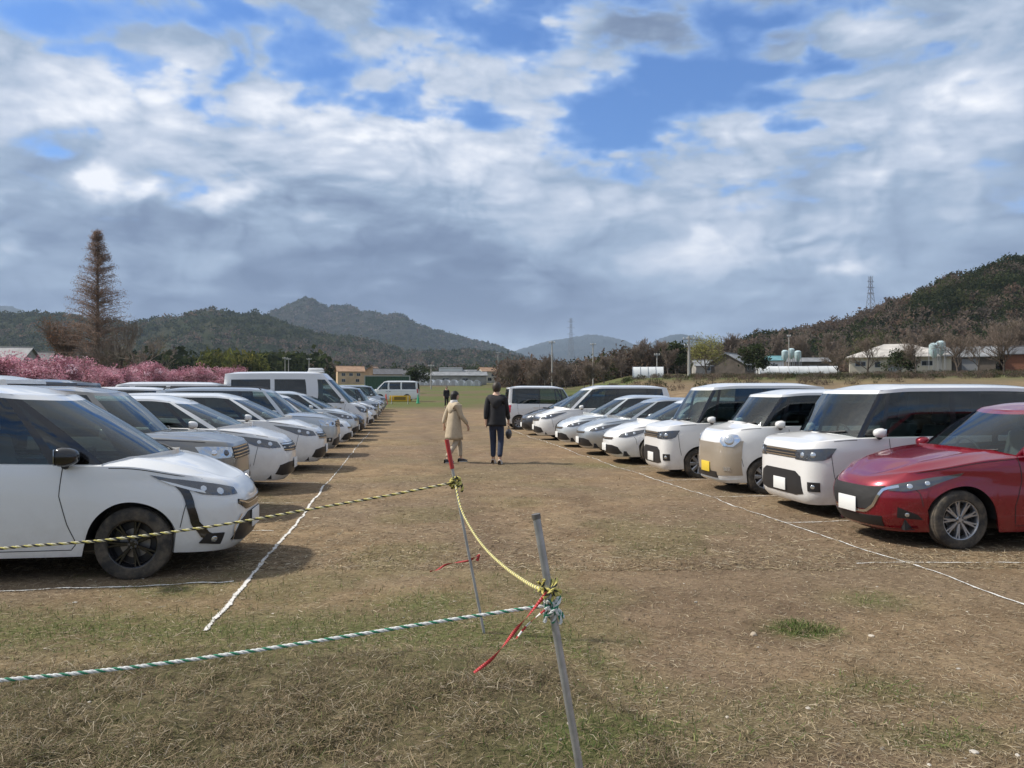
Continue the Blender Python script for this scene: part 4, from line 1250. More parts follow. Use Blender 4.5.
def build_ground():
    r = [.35]
    while r[-1] < 30: r.append(r[-1] * 1.0125)
    while r[-1] < 13000: r.append(r[-1] * 1.045)
    r = np.array(r)
    a = list(np.arange(-48, 48.01, .42)) + list(np.arange(51, 312, 3.0))
    a = np.radians(np.array(a)) + YAW
    RR, AA = np.meshgrid(r, a, indexing='ij')
    X = RR * np.sin(AA); Y = RR * np.cos(AA)
    Z = H(X, Y)
    n, k = X.shape
    V = np.stack([X, Y, Z], -1).reshape(-1, 3)
    V = np.concatenate([V, [[0, 0, Hs(0, 0)]]])
    i = np.arange(n - 1)[:, None] * k; j = np.arange(k)[None]
    j2 = (j + 1) % k
    F = np.stack([i + j, i + k + j, i + k + j2, i + j2], -1).reshape(-1, 4)[:, ::-1]
    C = len(V) - 1
    F = np.concatenate([F, np.array([[C, q, (q + 1) % k, C] for q in range(k)])]) if False else F
    x, y = V[:, 0], V[:, 1]
    col = np.stack([rough_mask(x, y) * (1 - sstep(25, 60, np.hypot(x, y))), green_mask(x, y), wear_mask(x, y)], -1)
    far = sstep(50, 62, np.hypot(x, y)); col[:, 0] = np.maximum(col[:, 0], far * .8)
    o = np_mesh('ground', V, F, ground_material(), col, smooth=True)
    return tag(o, kind='structure')
build_ground()

def chalk_material():
    m, nt, p, out = newmat('chalk')
    g = nt.n('ShaderNodeNewGeometry').outputs['Position']
    a = nt.n('ShaderNodeAttribute', attribute_name='tint').outputs['Color']
    sp = nt.n('ShaderNodeSeparateColor'); nt.l(a, sp.inputs[0])
    nz = nt.noise(g, 34, 6, .8); nb = nt.noise(g, 4.5, 4, .7)
    k = nt.math('SUBTRACT', nt.math('ADD', nz, nt.math('MULTIPLY', nt.math('SUBTRACT', nb, .25), 1.0)), nt.math('MULTIPLY', sp.outputs[0], .62))
    f = nt.ss(nt.math('ADD', k, sp.outputs[1]), .46, .60)
    p.inputs['Base Color'].default_value = (.62, .61, .58, 1); p.inputs['Roughness'].default_value = .95
    nt.l(f, p.inputs['Alpha'])
    return m
M_CHALK = chalk_material()
def chalk(pts, w, amount=.1):
    """a line of lime powder over the stubble; tint red = distance from the centre, green = how much is left"""
    pts = np.array(pts, float); L = np.hypot(*np.diff(pts, axis=0).T); T = np.concatenate([[0], np.cumsum(L)])
    n = int(T[-1] / .06) + 2; t = np.linspace(0, T[-1], n)
    x = np.interp(t, T, pts[:, 0]); y = np.interp(t, T, pts[:, 1])
    dx = np.gradient(x); dy = np.gradient(y); q = np.hypot(dx, dy); nx, ny = -dy / q, dx / q
    wob = (fbm(t / .7, t * 0, 3, 5) - .5) * .06
    V = []; C = []
    for k in range(7):
        s = (k / 6 - .5) * 2
        px, py = x + nx * (s * w * .75 + wob), y + ny * (s * w * .75 + wob)
        V.append(np.stack([px, py, H(px, py) + .008], -1)); C.append(np.stack([np.full(n, abs(s)), np.full(n, amount), np.zeros(n)], -1))
    V = np.array(V); C = np.array(C)
    i = np.arange(6)[:, None] * n; j = np.arange(n - 1)[None]
    F = np.stack([i + j, i + j + 1, i + n + j + 1, i + n + j], -1).reshape(-1, 4)
    return tag(np_mesh('chalk_line', V.reshape(-1, 3), F, M_CHALK, C.reshape(-1, 3)), kind='structure')
chalk([(-1.34, 5.5), (-1.33, 9), (-1.36, 13.5)], .048, .05)
chalk([(-1.36, 13.6), (-1.37, 20), (-1.35, 30)], .036, -.08)
chalk([(-6.5, 6.78), (-3.4, 6.72), (-2.3, 6.80), (-1.45, 6.86)], .04, .02)
chalk([(4.70, 4.3), (4.64, 8), (4.58, 12), (4.40, 20), (4.28, 31)], .032, .0)
chalk([(4.2, 6.72), (4.9, 6.62), (5.9, 6.52), (7.5, 6.5)], .04, -.02)
for yy in (9.15, 11.5, 13.9, 16.4, 19): chalk([(-6.3, yy), (-1.5, yy + .05)], .04, -.07)
for yy in (8.95, 11.15, 13.45, 15.9): chalk([(4.65, yy), (8.8, yy)], .04, -.07)

# ------------------------------------------------------------------ straw, stubble and green blades
M_GRASS = tint_mat('grass_blades', .75, translucent=.25)
STRAW = np.array([(.40, .325, .21), (.33, .26, .16), (.27, .21, .13), (.20, .155, .095), (.44, .38, .28), (.12, .09, .055), (.16, .15, .07)])
GREEN = np.array([(.085, .13, .03), (.12, .16, .05), (.06, .10, .025), (.17, .18, .07)])
def polar_pts(n, y0, y1, half=40, bias=1.0):
    yc = y0 * (y1 / y0) ** (rng.random(n) ** bias)
    xc = (rng.random(n) * 2 - 1) * np.tan(np.radians(half)) * yc
    return c2w(xc, yc)
def lying(x, y, L, w, lift, col, curl=.3, up=.25):
    """thin bent stems lying about: 3 cross-sections"""
    n = len(x); a = rng.random(n) * 2 * PI; el = rng.normal(0, up, n)
    z = H(x, y) + lift * rng.random(n)
    d = np.stack([np.cos(a) * np.cos(el), np.sin(a) * np.cos(el), np.sin(np.abs(el))], -1)
    s = np.stack([-np.sin(a), np.cos(a), rng.normal(0, .4, n)], -1)
    P0 = np.stack([x, y, z], -1); b = rng.normal(0, curl, (n, 1))
    P1 = P0 + d * (L * .5)[:, None] + s * (b * L[:, None] * .25); P2 = P0 + d * L[:, None] * (1 - np.abs(b) * .3) + s * b * L[:, None] * .1
    P2[:, 2] = np.maximum(P2[:, 2] - np.abs(rng.normal(0, .3, n)) * L * .3, z)
    ww = (w / 2)[:, None] * s
    V = np.stack([P0 - ww, P0 + ww, P1 - ww, P1 + ww, P2 - ww * .4, P2 + ww * .4], 1).reshape(-1, 3)
    k = np.arange(n)[:, None] * 6
    F = np.concatenate([k + [0, 1, 3, 2], k + [2, 3, 5, 4]], 0)
    return V, F, np.repeat(col, 6, 0)
def merge(lst):
    V = []; F = []; C = []; b = 0
    for v, f, c in lst:
        V.append(v); F.append(f + b); C.append(c); b += len(v)
    return np.concatenate(V), np.concatenate(F), np.concatenate(C)
def pick(pal, n, j=.18):
    c = pal[rng.integers(0, len(pal), n)]
    return np.clip(c * (1 + rng.normal(0, j, (n, 1))), .01, .9)
out = []
x, y = polar_pts(230000, 2.7, 8.0); m = rough_mask(x, y) > .4
clump = sstep(.40, .62, fbm(x / .28, y / .28, 3, 41))
keep = m & (rng.random(len(x)) < .25 + .75 * clump)
xr, yr = x[keep], y[keep]; n = len(xr)
out.append(lying(xr, yr, rng.uniform(.02, .075, n), rng.uniform(.0016, .0036, n), .018, pick(STRAW[[1, 2, 3, 3, 5, 6, 6, 4, 2]] * .92, n), .5, .42))
keep = ~m & (rng.random(len(x)) < .42)
xr, yr = x[keep], y[keep]; n = len(xr)
out.append(lying(xr, yr, rng.uniform(.02, .075, n), rng.uniform(.0016, .0034, n), .007, pick(STRAW[:6], n), .4, .14))
x, y = polar_pts(70000, 7.0, 26.0, bias=1.3); n = len(x)
out.append(lying(x, y, rng.uniform(.03, .11, n), rng.uniform(.003, .007, n), .008, pick(STRAW[:6], n), .4, .12))
# heaps of tangled mown straw on the rough edge
for _ in range(60):
    cx, cy = polar_pts(1, 2.9, 5.2, 38); 
    if rough_mask(cx, cy)[0] < .5: continue
    n = rng.integers(50, 150); x = cx + rng.normal(0, .10, n); y = cy + rng.normal(0, .07, n)
    out.append(lying(x, y, rng.uniform(.05, .15, n), rng.uniform(.0016, .0034, n), .03, pick(STRAW[1:7] * .95, n), .8, .35))
tag(np_mesh('dry_grass', *merge(out)[:2], M_GRASS, merge(out)[2]), 'mown dry straw and stubble lying over the field', 'grass', kind='stuff')
out = []
x, y = polar_pts(120000, 2.7, 14.0, bias=.8); g = green_mask(x, y); r_ = rough_mask(x, y)
x2, y2 = c2w(*[(802 - 512) / F_PX * 5.3 + rng.normal(0, .15, 1500), 5.3 + rng.normal(0, .11, 1500)]); x = np.concatenate([x, x2]); y = np.concatenate([y, y2]); g = green_mask(x, y); r_ = rough_mask(x, y)
keep = rng.random(len(x)) < np.clip(g * 1.15 - .08, 0, 1) * .85 + r_ * .11
x, y = x[keep], y[keep]; n = len(x); print('green blades', n)
out.append(lying(x, y, rng.uniform(.025, .07, n), rng.uniform(.0022, .0045, n), .006, pick(np.concatenate([GREEN, GREEN, STRAW[2:4]]), n), .4, .75))
tag(np_mesh('green_grass', *merge(out)[:2], M_GRASS, merge(out)[2]), 'short green grass sprouting in patches of the dry field', 'grass', kind='stuff')
# pebbles, clods
def pebbles(n, y0, y1, s0, s1, pal):
    x, y = polar_pts(n, y0, y1, 38); V = []; F = []; C = []
    base = np.array([(1, 0, 0), (-1, 0, 0), (0, 1, 0), (0, -1, 0), (0, 0, 1), (0, 0, -1)], float)
    tri = np.array([(0, 2, 4), (2, 1, 4), (1, 3, 4), (3, 0, 4), (2, 0, 5), (1, 2, 5), (3, 1, 5), (0, 3, 5)])
    mid = []
    bm = bmesh.new(); bmesh.ops.create_icosphere(bm, subdivisions=2, radius=1)
    B = np.array([v.co[:] for v in bm.verts]); T = np.array([[v.index for v in f.verts] for f in bm.faces]); bm.free()
    for i in range(n):
        s = rng.uniform(s0, s1) * rng.uniform(.5, 1); sc = np.array([1, rng.uniform(.5, 1), rng.uniform(.3, .6)]) * s
        v = B * sc * (1 + .22 * np.sin(B[:, [1, 2, 0]] * 3 + i)); a = rng.random() * 6.3
        v = np.stack([v[:, 0] * math.cos(a) - v[:, 1] * math.sin(a) + x[i], v[:, 0] * math.sin(a) + v[:, 1] * math.cos(a) + y[i], v[:, 2] + Hs(x[i], y[i]) + s * .1], -1)
        F.append(T + len(B) * i); V.append(v); C.append(np.repeat(pick(pal, 1), len(B), 0))
    return np.concatenate(V), np.concatenate(F), np.concatenate(C)
PEB = np.array([(.42, .38, .32), (.32, .27, .21), (.26, .19, .13), (.48, .45, .40), (.16, .12, .085), (.20, .16, .11)])
a = pebbles(520, 2.8, 11, .005, .015, PEB); b = pebbles(40, 2.9, 8, .012, .032, PEB)
V, F, C = merge([a, b])
tag(np_mesh('pebbles', V, F, tint_mat('stone', .9, 40, .25), C), 'small pale stones and clods scattered over the dirt', 'pebbles', kind='stuff')
# ------------------------------------------------------------------ hills and mountains
def ridge(name, prof, D, back, mat_, amp, seed, na=420, nr=90, foot=0.0, rough=.5, frontk=.55):
    """a range of hills: skyline (u, v) at depth D, with a front slope reaching nearer and a back slope"""
    us = np.linspace(prof[0][0], prof[-1][0], na); vs = np.interp(us, [p[0] for p in prof], [p[1] for p in prof])
    zs = EYE + (HORIZON - vs) / F_PX * D
    s = np.linspace(-1, 1, nr)
    dep = np.where(s < 0, D * (1 + s * frontk), D + back * s)
    U, Dp = np.meshgrid(us, dep, indexing='ij')
    xc = (U - 512) / F_PX * Dp; x, y = c2w(xc, Dp)
    Ssm = np.abs(s)[None]
    shape = (1 - sstep(0, 1, Ssm)) ** 1.0
    sc = D / 9.0
    n1 = fbm(x / sc, y / sc, 6, seed) - .5; n2 = 1 - np.abs(fbm(x / sc * 1.7, y / sc * 1.7, 5, seed + 9) - .5) * 2
    edge = sstep(0, .12, Ssm)
    z = zs[:, None] * shape + foot + (n1 * .55 * edge + (n2 - .75) * .35 * edge) * zs[:, None] * rough * 1.3 * (1 - Ssm)
    z = z + amp * (fbm(x / (amp * 2.2), y / (amp * 2.2), 3, seed + 3) - .5) * 2
    V = np.stack([x, y, z], -1).reshape(-1, 3)
    n, k = x.shape
    i = np.arange(n - 1)[:, None] * k; j = np.arange(k - 1)[None]
    F = np.stack([i + j, i + k + j, i + k + j + 1, i + j + 1], -1).reshape(-1, 4)
    o = np_mesh(name, V, F, mat_, smooth=True)
    return tag(o, kind='structure'), (us, dep, x, y, z)

def hill_mat(name, cols, s1, s2, bump):
    m, nt, p, out = newmat(name)
    g = nt.n('ShaderNodeNewGeometry').outputs['Position']
    a = nt.noise(g, s1, 5, .62, .4); b = nt.noise(g, s2, 4, .75)
    c = nt.mix(nt.ss(a, .38, .62), cols[0], cols[1]); c = nt.mix(nt.ss(b, .42, .66), c, cols[2])
    nt.l(c, p.inputs['Base Color']); p.inputs['Roughness'].default_value = 1; p.inputs['Specular IOR Level'].default_value = .05
    bp = nt.n('ShaderNodeBump'); bp.inputs['Strength'].default_value = 1; bp.inputs['Distance'].default_value = bump
    nt.l(b, bp.inputs['Height']); nt.l(bp.outputs[0], p.inputs['Normal'])
    return m
M_FAR = hill_mat('far_forest', [(.022, .034, .036), (.036, .042, .042), (.02, .028, .03)], .002, .02, 40)
M_MTN = hill_mat('mountain_forest', [(.022, .031, .024), (.046, .046, .034), (.026, .031, .024)], .006, .030, 40)
M_RDG = hill_mat('ridge_forest', [(.024, .036, .018), (.05, .048, .028), (.03, .036, .02)], .008, .07, 8)
M_HIL = hill_mat('hill_soil', [(.05, .045, .03), (.08, .065, .045), (.04, .04, .025)], .03, .2, 1)
ridge('far_mountains', [(455, 372), (490, 360), (519, 350), (549, 341.5), (570, 338.5), (587, 336.5), (603, 337), (620, 341), (637, 347), (650, 345), (665, 338), (682, 334.5), (695, 337.5), (712, 343), (740, 350), (790, 356), (850, 372)], 9000, 2500, M_FAR, 14, 3, rough=.35)
ridge('left_far_mountain', [(-260, 330), (-140, 312), (-60, 318), (-25, 306), (0, 309.5), (12, 311), (24, 315), (40, 320), (70, 328), (120, 345), (170, 360)], 8200, 2500, M_FAR, 14, 5, rough=.35)
_, MTG = ridge('mountain', [(130, 362), (170, 345), (200, 334), (240, 325), (267, 317), (280, 315), (295, 308.5), (302, 306), (307, 304.5), (315, 308), (322, 312.5), (327, 315), (335, 313.5), (344, 313), (352, 314.5), (360, 318),
       (372, 318), (388, 320.5), (396, 319), (406, 322), (415, 327), (431, 332.5), (445, 335), (459, 338), (472, 342.5), (486, 346), (500, 349), (520, 356), (560, 372)], 3900, 1300, M_MTN, 7, 7, na=520, nr=130, frontk=.4, rough=.42)
_, LRG = ridge('left_ridge', [(-420, 300), (-300, 296), (-200, 310), (-110, 305), (-40, 322), (0, 320), (18, 318.5), (36, 317.5), (63, 320), (100, 327), (130, 332), (152, 328), (178, 322), (198, 318.5), (213, 317.5), (228, 319.5), (240, 319), (254, 318.5),
       (273, 323), (295, 330), (316, 338), (349, 342), (377, 348), (404, 355), (440, 357), (470, 356), (500, 359), (530, 364), (560, 374)], 1850, 600, M_RDG, 4.5, 11, na=620, nr=110, frontk=.5, rough=.5)
RH = [(690, 370), (745, 356), (760, 349), (776, 350), (795, 347), (812, 345), (837, 341), (862, 332), (884, 325), (906, 317), (929, 306), (956, 294), (978, 290), (1000, 281), (1024, 276), (1080, 257), (1160, 242), (1280, 235), (1420, 255)]
_, RHG = ridge('right_hill', RH, 430, 160, M_HIL, 2.0, 15, na=240, nr=70, foot=2.5, frontk=.52, rough=.28)

# ------------------------------------------------------------------ woods
M_LEAF = tint_mat('leaf_mass', .95, .25, .2, translucent=.45)
def crowns(cx, cy, cz, r, hgt, col, K, size, up=0.0):
    """leafy or twiggy masses: K small quads spread through each crown's volume (arrays of crowns)"""
    n = len(cx)
    dirs = rng.normal(size=(n, K, 3)); dirs /= np.linalg.norm(dirs, axis=-1, keepdims=True)
    lump = 1 + .30 * np.sin(dirs[..., 0] * 4 + np.arange(n)[:, None] * 1.7) * np.cos(dirs[..., 1] * 5 + np.arange(n)[:, None] * 2.3)
    rad = (.45 + .6 * rng.random((n, K)) ** .5) * lump
    P = np.stack([cx, cy, cz], -1)[:, None] + dirs * rad[..., None] * np.stack([r, r, hgt], -1)[:, None]
    s = size[:, None] * rng.uniform(.5, 1.4, (n, K))
    a = rng.normal(size=(n, K, 3)); a[..., 2] += up * 3; a /= np.linalg.norm(a, axis=-1, keepdims=True)
    b = np.cross(a, rng.normal(size=(n, K, 3))); b /= np.linalg.norm(b, axis=-1, keepdims=True)
    el = 1 + up * 3
    A = a * (s * el)[..., None] * .5; B = b * (s / el)[..., None] * .5
    V = np.stack([P - A - B, P + A - B * .8, P + A * .9 + B, P - A * .9 + B], 2).reshape(-1, 3)
    F = np.arange(n * K * 4).reshape(-1, 4)
    c = np.repeat(col, K, 0) * (1 + rng.normal(0, .09, (n * K, 1)))
    return V, F, np.repeat(np.clip(c, .005, .9), 4, 0)
EVG = np.array([(.030, .042, .018), (.042, .055, .022), (.025, .034, .016), (.06, .068, .028)])
BRN = np.array([(.125, .098, .078), (.145, .112, .088), (.11, .09, .072), (.14, .098, .072), (.13, .11, .09)])
def forest(name, label, n, pick_xy, zfun, r0, r1, ratio, K, fs, evg_fun, up=.15, hk=1.15):
    x, y = pick_xy(n); n = len(x); z = zfun(x, y); r = rng.uniform(r0, r1, n)
    e = rng.random(n) < evg_fun(x, y)
    col = np.where(e[:, None], pick(EVG, n, .10), pick(BRN, n, .10))
    V, F, C = crowns(x, y, z + r * hk, r, r * ratio, col, K, r * fs, up)
    return tag(np_mesh(name, V, F, M_LEAF, C), label, 'woodland', kind='stuff')
def grid_sampler(G, s0, s1, u0=None, u1=None):
    us, dep, X, Y, Z = G; nu, nd = X.shape
    def f(n):
        iu0 = 0 if u0 is None else np.searchsorted(us, u0); iu1 = nu - 1.01 if u1 is None else np.searchsorted(us, u1) - 1.01
        a = rng.uniform(iu0, iu1, n); b = rng.uniform(s0 * (nd - 1), s1 * (nd - 1) - .01, n)
        i = a.astype(int); j = b.astype(int); fa = a - i; fb = b - j
        L = lambda A: (A[i, j] * (1 - fa) + A[i + 1, j] * fa) * (1 - fb) + (A[i, j + 1] * (1 - fa) + A[i + 1, j + 1] * fa) * fb
        f.z = L(Z); return L(X), L(Y)
    return f
gs = grid_sampler(RHG, .06, .56)
forest('hill_forest', 'mixed dark evergreen and brown bare woodland covering the right hill', 5200, gs, lambda x, y: gs.z, 2.0, 3.9, 1.1, 130, .20,
       lambda x, y: np.clip(.30 + sstep(20, 62, gs.z) * .60 + (fbm(x / 45, y / 45, 3, 5) - .5) * 2.4, 0, 1), .12, .8)
ms = grid_sampler(MTG, .12, .53)
forest('mountain_forest', 'dark woodland covering the peaked mountain in the distance', 7000, ms, lambda x, y: ms.z, 9.0, 15.0, .7, 12, .5, lambda x, y: .80 + (fbm(x / 400, y / 400, 2, 39) - .5) * 1.4, .05, .0)
ls = grid_sampler(LRG, .10, .53)
forest('ridge_forest', 'dark forest clothing the low ridge across the left', 9000, ls, lambda x, y: ls.z, 5.0, 9.0, .9, 16, .42, lambda x, y: .72 + (fbm(x / 160, y / 160, 2, 29) - .5) * 1.8, .1, .2)
def band(u0, u1, d0, d1):
    def f(n):
        d = rng.uniform(d0, d1, n); u = rng.uniform(u0, u1, n); return at(u, d)
    return f
forest('far_left_wood', 'dark evergreen wood below the ridge, left of the houses', 1500, band(-300, 520, 560, 760), H, 3.5, 6.5, 1.0, 60, .22, lambda x, y: .66 + (fbm(x / 90, y / 90, 2, 9) - .5) * 2, .1, 1.0)
forest('brown_thicket', 'brown leafless thicket beyond the parked vans on the right', 800, band(505, 760, 170, 300), H, 2.0, 3.6, 1.05, 300, .13, lambda x, y: .05 + .35 * sstep(.56, .62, fbm(x / 25, y / 25, 2, 19)), .25, .9)
forest('roadside_scrub', 'low tufts and dead weeds on the grassy bank at right', 1000, band(560, 1100, 50, 96), H, .15, .50, .6, 110, .13, lambda x, y: .25, .5, .4)

# ------------------------------------------------------------------ single trees
M_BARK = mat('bark', (.12, .095, .075), .9, vary=.3, vscale=3, bump=.4)
def grow(h, r, rnd, levels=4, first=.25, spread=38, ratio=.68, kids=(3, 5), up=.25, lean=0.0):
    """recursive skeleton: list of (p0, p1, r0, r1, level)"""
    segs = []; tips = []
    def rec(p, d, L, r, lv):
        n = 3; q = p
        for i in range(n):
            d2 = (d + Vector((rnd.gauss(0, .09), rnd.gauss(0, .09), rnd.gauss(0, .05) + up * .06 * lv))).normalized()
            q2 = q + d2 * (L / n); r2 = r * (1 - .28 * (i + 1) / n)
            segs.append((q, q2, r * (1 - .28 * i / n), r2, lv))
            if lv < levels and (lv > 0 or (i + 1) / n > first):
                for _ in range(rnd.randint(*kids) if i == n - 1 else rnd.randint(1, 2)):
                    az = rnd.random() * 2 * PI; an = R(spread * rnd.uniform(.6, 1.25))
                    t = d2.orthogonal().normalized(); t.rotate(Matrix.Rotation(az, 3, d2))
                    nd = (d2 * math.cos(an) + t * math.sin(an) + Vector((0, 0, up * .5))).normalized()
                    rec(q2, nd, L * ratio * rnd.uniform(.75, 1.15), r2 * rnd.uniform(.5, .68), lv + 1)
            q = q2; d = d2
        if lv >= levels - 1: tips.append(q)
    rec(Vector((0, 0, 0)), Vector((lean, 0, 1)).normalized(), h * .42, r, 0)
    return segs, tips
def seg_mesh(segs, minr=.0):
    P0 = np.array([s[0][:] for s in segs]); P1 = np.array([s[1][:] for s in segs])
    r0 = np.maximum([s[2] for s in segs], minr); r1 = np.maximum([s[3] for s in segs], minr)
    d = P1 - P0; d /= np.linalg.norm(d, axis=1, keepdims=True) + 1e-9
    a = np.cross(d, np.where(np.abs(d[:, 2:3]) < .9, [[0, 0, 1.]], [[1., 0, 0]])); a /= np.linalg.norm(a, axis=1, keepdims=True); b = np.cross(d, a)
    V = []
    K = 4
    for P, r in ((P0, r0), (P1, r1)):
        for k in range(K):
            t = 2 * PI * k / K; V.append(P + (a * math.cos(t) + b * math.sin(t)) * r[:, None])
    V = np.stack(V, 1).reshape(-1, 3); n = len(segs); o = np.arange(n)[:, None] * 2 * K
    F = np.concatenate([o + [k, (k + 1) % K, K + (k + 1) % K, K + k] for k in range(K)], 0)
    return V, F
def bark_mat(name, c):
    return mat('bark_' + name, c, .95, vary=.25, vscale=2)
def make_tree(name, label, cat, u, d, h, seed, twig=(.15, .12, .095), minr=.012, group=None, blossom=None, leaf=None, spread=38, levels=4, ratio=.68, kids=(3, 5), up=.25, r=None, nq=0, q=.1, lr=.3, base_z=None):
    rnd = random.Random(seed)
    segs, tips = grow(h, r or h * .022, rnd, levels, spread=spread, ratio=ratio, kids=kids, up=up)
    top = max(s[1].z for s in segs); k = h / top
    segs = [(s[0] * k, s[1] * k, s[2], s[3], s[4]) for s in segs]; tips = [t * k for t in tips]
    x, y = at(u, d); root = empty(name, (x, y, (Hs(x, y) if base_z is None else base_z) - .05), rnd.random() * 6.28); tag(root, label, cat, group)
    big = [s for s in segs if s[4] <= 1]; small = [s for s in segs if s[4] > 1]
    V, F = seg_mesh(big); np_mesh('trunk', V, F, bark_mat('dark', (.10, .08, .065)), parent=root, smooth=True)
    if small:
        V, F = seg_mesh(small, minr); np_mesh('branches', V, F, bark_mat(str(twig), twig), parent=root)
    if leaf is not None:
        T = np.array([t[:] for t in tips]); n = len(T); c = pick(np.array(leaf), n, .15)
        per = max(1, nq // n)
        V, F, C = crowns(T[:, 0], T[:, 1], T[:, 2], np.full(n, lr * h), np.full(n, lr * h * .8), c, per, np.full(n, q), 0.1)
        np_mesh('blossom' if blossom else 'foliage', V, F, tint_mat('petals' if blossom else 'leaves', .8, translucent=.3), C, parent=root)
    return root

PINK = [(.56, .27, .34), (.66, .37, .44), (.44, .19, .25), (.72, .47, .53), (.30, .14, .16)]
protos = []
k = 0
for row, (xc, off) in enumerate(((-40, 0), (-46.5, 2.4))):
    for i in range(15 if row == 0 else 12):
        d = 54 + off + i * 4.3; u = 512 + xc / d * F_PX
        if row == 1: d += 3; u = 512 + xc / d * F_PX
        h = 3.55 + .5 * math.sin(i * 2.1 + row) + (0.5 if i < 4 else 0)
        lab = 'pink blossoming cherry tree in the row beyond the left cars'
        if k < 4:
            t = make_tree('cherry_tree', lab, 'cherry tree', u, d, 4.8, 40 + k, twig=(.10, .07, .06), group='cherry trees in blossom beyond the left cars', blossom=True, leaf=PINK, spread=52, levels=3, ratio=.80, kids=(3, 4), up=.12, nq=8000, q=.10, lr=.10)
            protos.append(t)
        else:
            t = copy_tree(protos[k % 4]); x, y = at(u, d); t.location = (x, y, Hs(x, y) - .05); t.rotation_euler = (0, 0, k * 1.9)
        t.scale = (h / 4.8 * 1.12, h / 4.8 * 1.12, h / 4.8); k += 1

# the tall conical dawn redwood, bare and rusty
def redwood():
    rnd = random.Random(5); x, y = at(97, 110); hz = 24.6 - Hs(x, y) + .4
    root = empty('conifer_tree', (x, y, Hs(x, y) - .2)); tag(root, 'tall bare conical redwood towering over the pink cherry blossom', 'tree'); root.scale = (1.22, 1.22, 1)
    m = MB(); m.tube([(0, 0, 0), (.05, 0, hz * .3), (0, .05, hz * .6), (.03, 0, hz * .85), (0, 0, hz)], [.36, .25, .15, .07, .02], M_BARK, 9); m.build('trunk', root)
    segs = []; fol = []
    for i in range(430):
        t = rnd.random() ** 1.1; z = hz * (.10 + .88 * t); rad = 5.6 * (1 - ((z / hz - .08) / .92)) ** .92 * rnd.uniform(.7, 1.05) * (1 if z / hz > .22 else .8) + .15
        a = rnd.random() * 2 * PI; d = Vector((math.cos(a), math.sin(a), rnd.uniform(.35, .7) if t > .3 else rnd.uniform(.1, .4)))
        p = Vector((0, 0, z - rad * .35)); q = p
        n = 4
        for j in range(n):
            d2 = (d + Vector((0, 0, -.10 * j + rnd.gauss(0, .05)))); q2 = q + d2 * (rad / n)
            segs.append((q, q2, .055 * (1 - j / n) * (1 - t * .5) + .012, .055 * (1 - (j + 1) / n) * (1 - t * .5) + .01, 2))
            for _ in range(6):
                e = Vector((rnd.gauss(0, 1), rnd.gauss(0, 1), rnd.gauss(0, .8))).normalized()
                w = q2 + e * rnd.uniform(.3, .75) * (1.1 - .75 * t); segs.append((q2, w, .010, .006, 3)); fol.append(w)
            q = q2
    V, F = seg_mesh(segs); np_mesh('branches', V, F, bark_mat('rusty', (.23, .175, .14)), parent=root)
    T = np.array([f[:] for f in fol]); n = len(T)
    c = pick(np.array([(.28, .20, .155), (.23, .17, .135), (.32, .21, .155)]), n)
    V, F, C = crowns(T[:, 0], T[:, 1], T[:, 2], np.full(n, .30), np.full(n, .30), c, 3, np.full(n, .075), .3)
    np_mesh('foliage', V, F, tint_mat('leaves', .8, translucent=.3), C, parent=root)
redwood()
make_tree('rusty_tree', 'small tree with rust-orange leaves left of the conical redwood', 'tree', 74, 112, 11.6, 77, leaf=[(.22, .12, .07), (.18, .10, .065), (.20, .12, .08)], nq=900, q=.12, lr=.10, spread=30, up=.5)
make_tree('bare_tree', 'spreading bare grey tree just right of the redwood', 'tree', 121, 108, 10.5, 78, spread=36, minr=.012, up=.5, levels=4, kids=(2, 3), twig=(.17, .14, .11))
make_tree('bare_tree', 'pale bare tree with long arching twigs, right of the redwood and nearer the ridge', 'tree', 143, 104, 9.4, 79, spread=44, minr=.012, up=.3, levels=4, kids=(2, 3), twig=(.21, .18, .14))
# ------------------------------------------------------------------ woods and groves nearer by
YG = [(.24, .24, .075), (.30, .29, .10), (.20, .20, .07)]
DG = [(.035, .05, .02), (.05, .065, .026), (.028, .04, .018)]
forest('bamboo_grove', 'yellow-green bamboo grove behind the end of the cherry row', 240, band(203, 262, 230, 300), H, 2.0, 3.2, 1.9, 60, .30, lambda x, y: 1.0, .3, 1.4)
o = bpy.data.objects['bamboo_grove']
a = o.data.attributes['tint']; n = len(a.data); buf = np.zeros(n * 4, np.float32); a.data.foreach_get('color', buf); buf = buf.reshape(-1, 4)
buf[:, :3] = np.clip(buf[:, :3] * np.array([2.3, 1.9, 1.3]), 0, 1); a.data.foreach_set('color', buf.ravel())
forest('evergreen_wood', 'dark evergreen wood rising behind the pink cherry row', 420, band(95, 330, 260, 420), H, 3.0, 5.5, 1.2, 70, .30, lambda x, y: .85, .1, 1.0)
make_tree('willow_tree', 'yellow-green willow beside the concrete pole', 'tree', 706, 128, 6.8, 90, leaf=YG, nq=4200, q=.12, lr=.13, spread=44, up=.0, levels=3, kids=(3, 5), ratio=.75)
make_tree('evergreen_shrub', 'round dark green bush in front of the pale barn', 'bush', 900, 96, 3.2, 91, leaf=DG, nq=2600, q=.16, lr=.16, spread=55, levels=3, ratio=.8)
make_tree('evergreen_tree', 'broad dark evergreen left of the gabled house', 'tree', 676, 165, 6.6, 92, leaf=DG, nq=3600, q=.3, lr=.13, spread=45, levels=3, ratio=.75)
make_tree('evergreen_tree', 'dark bushy evergreen between gabled house and blue-roofed house', 'tree', 758, 118, 4.4, 93, leaf=DG, nq=2600, q=.22, lr=.15, spread=50, levels=3, ratio=.8)
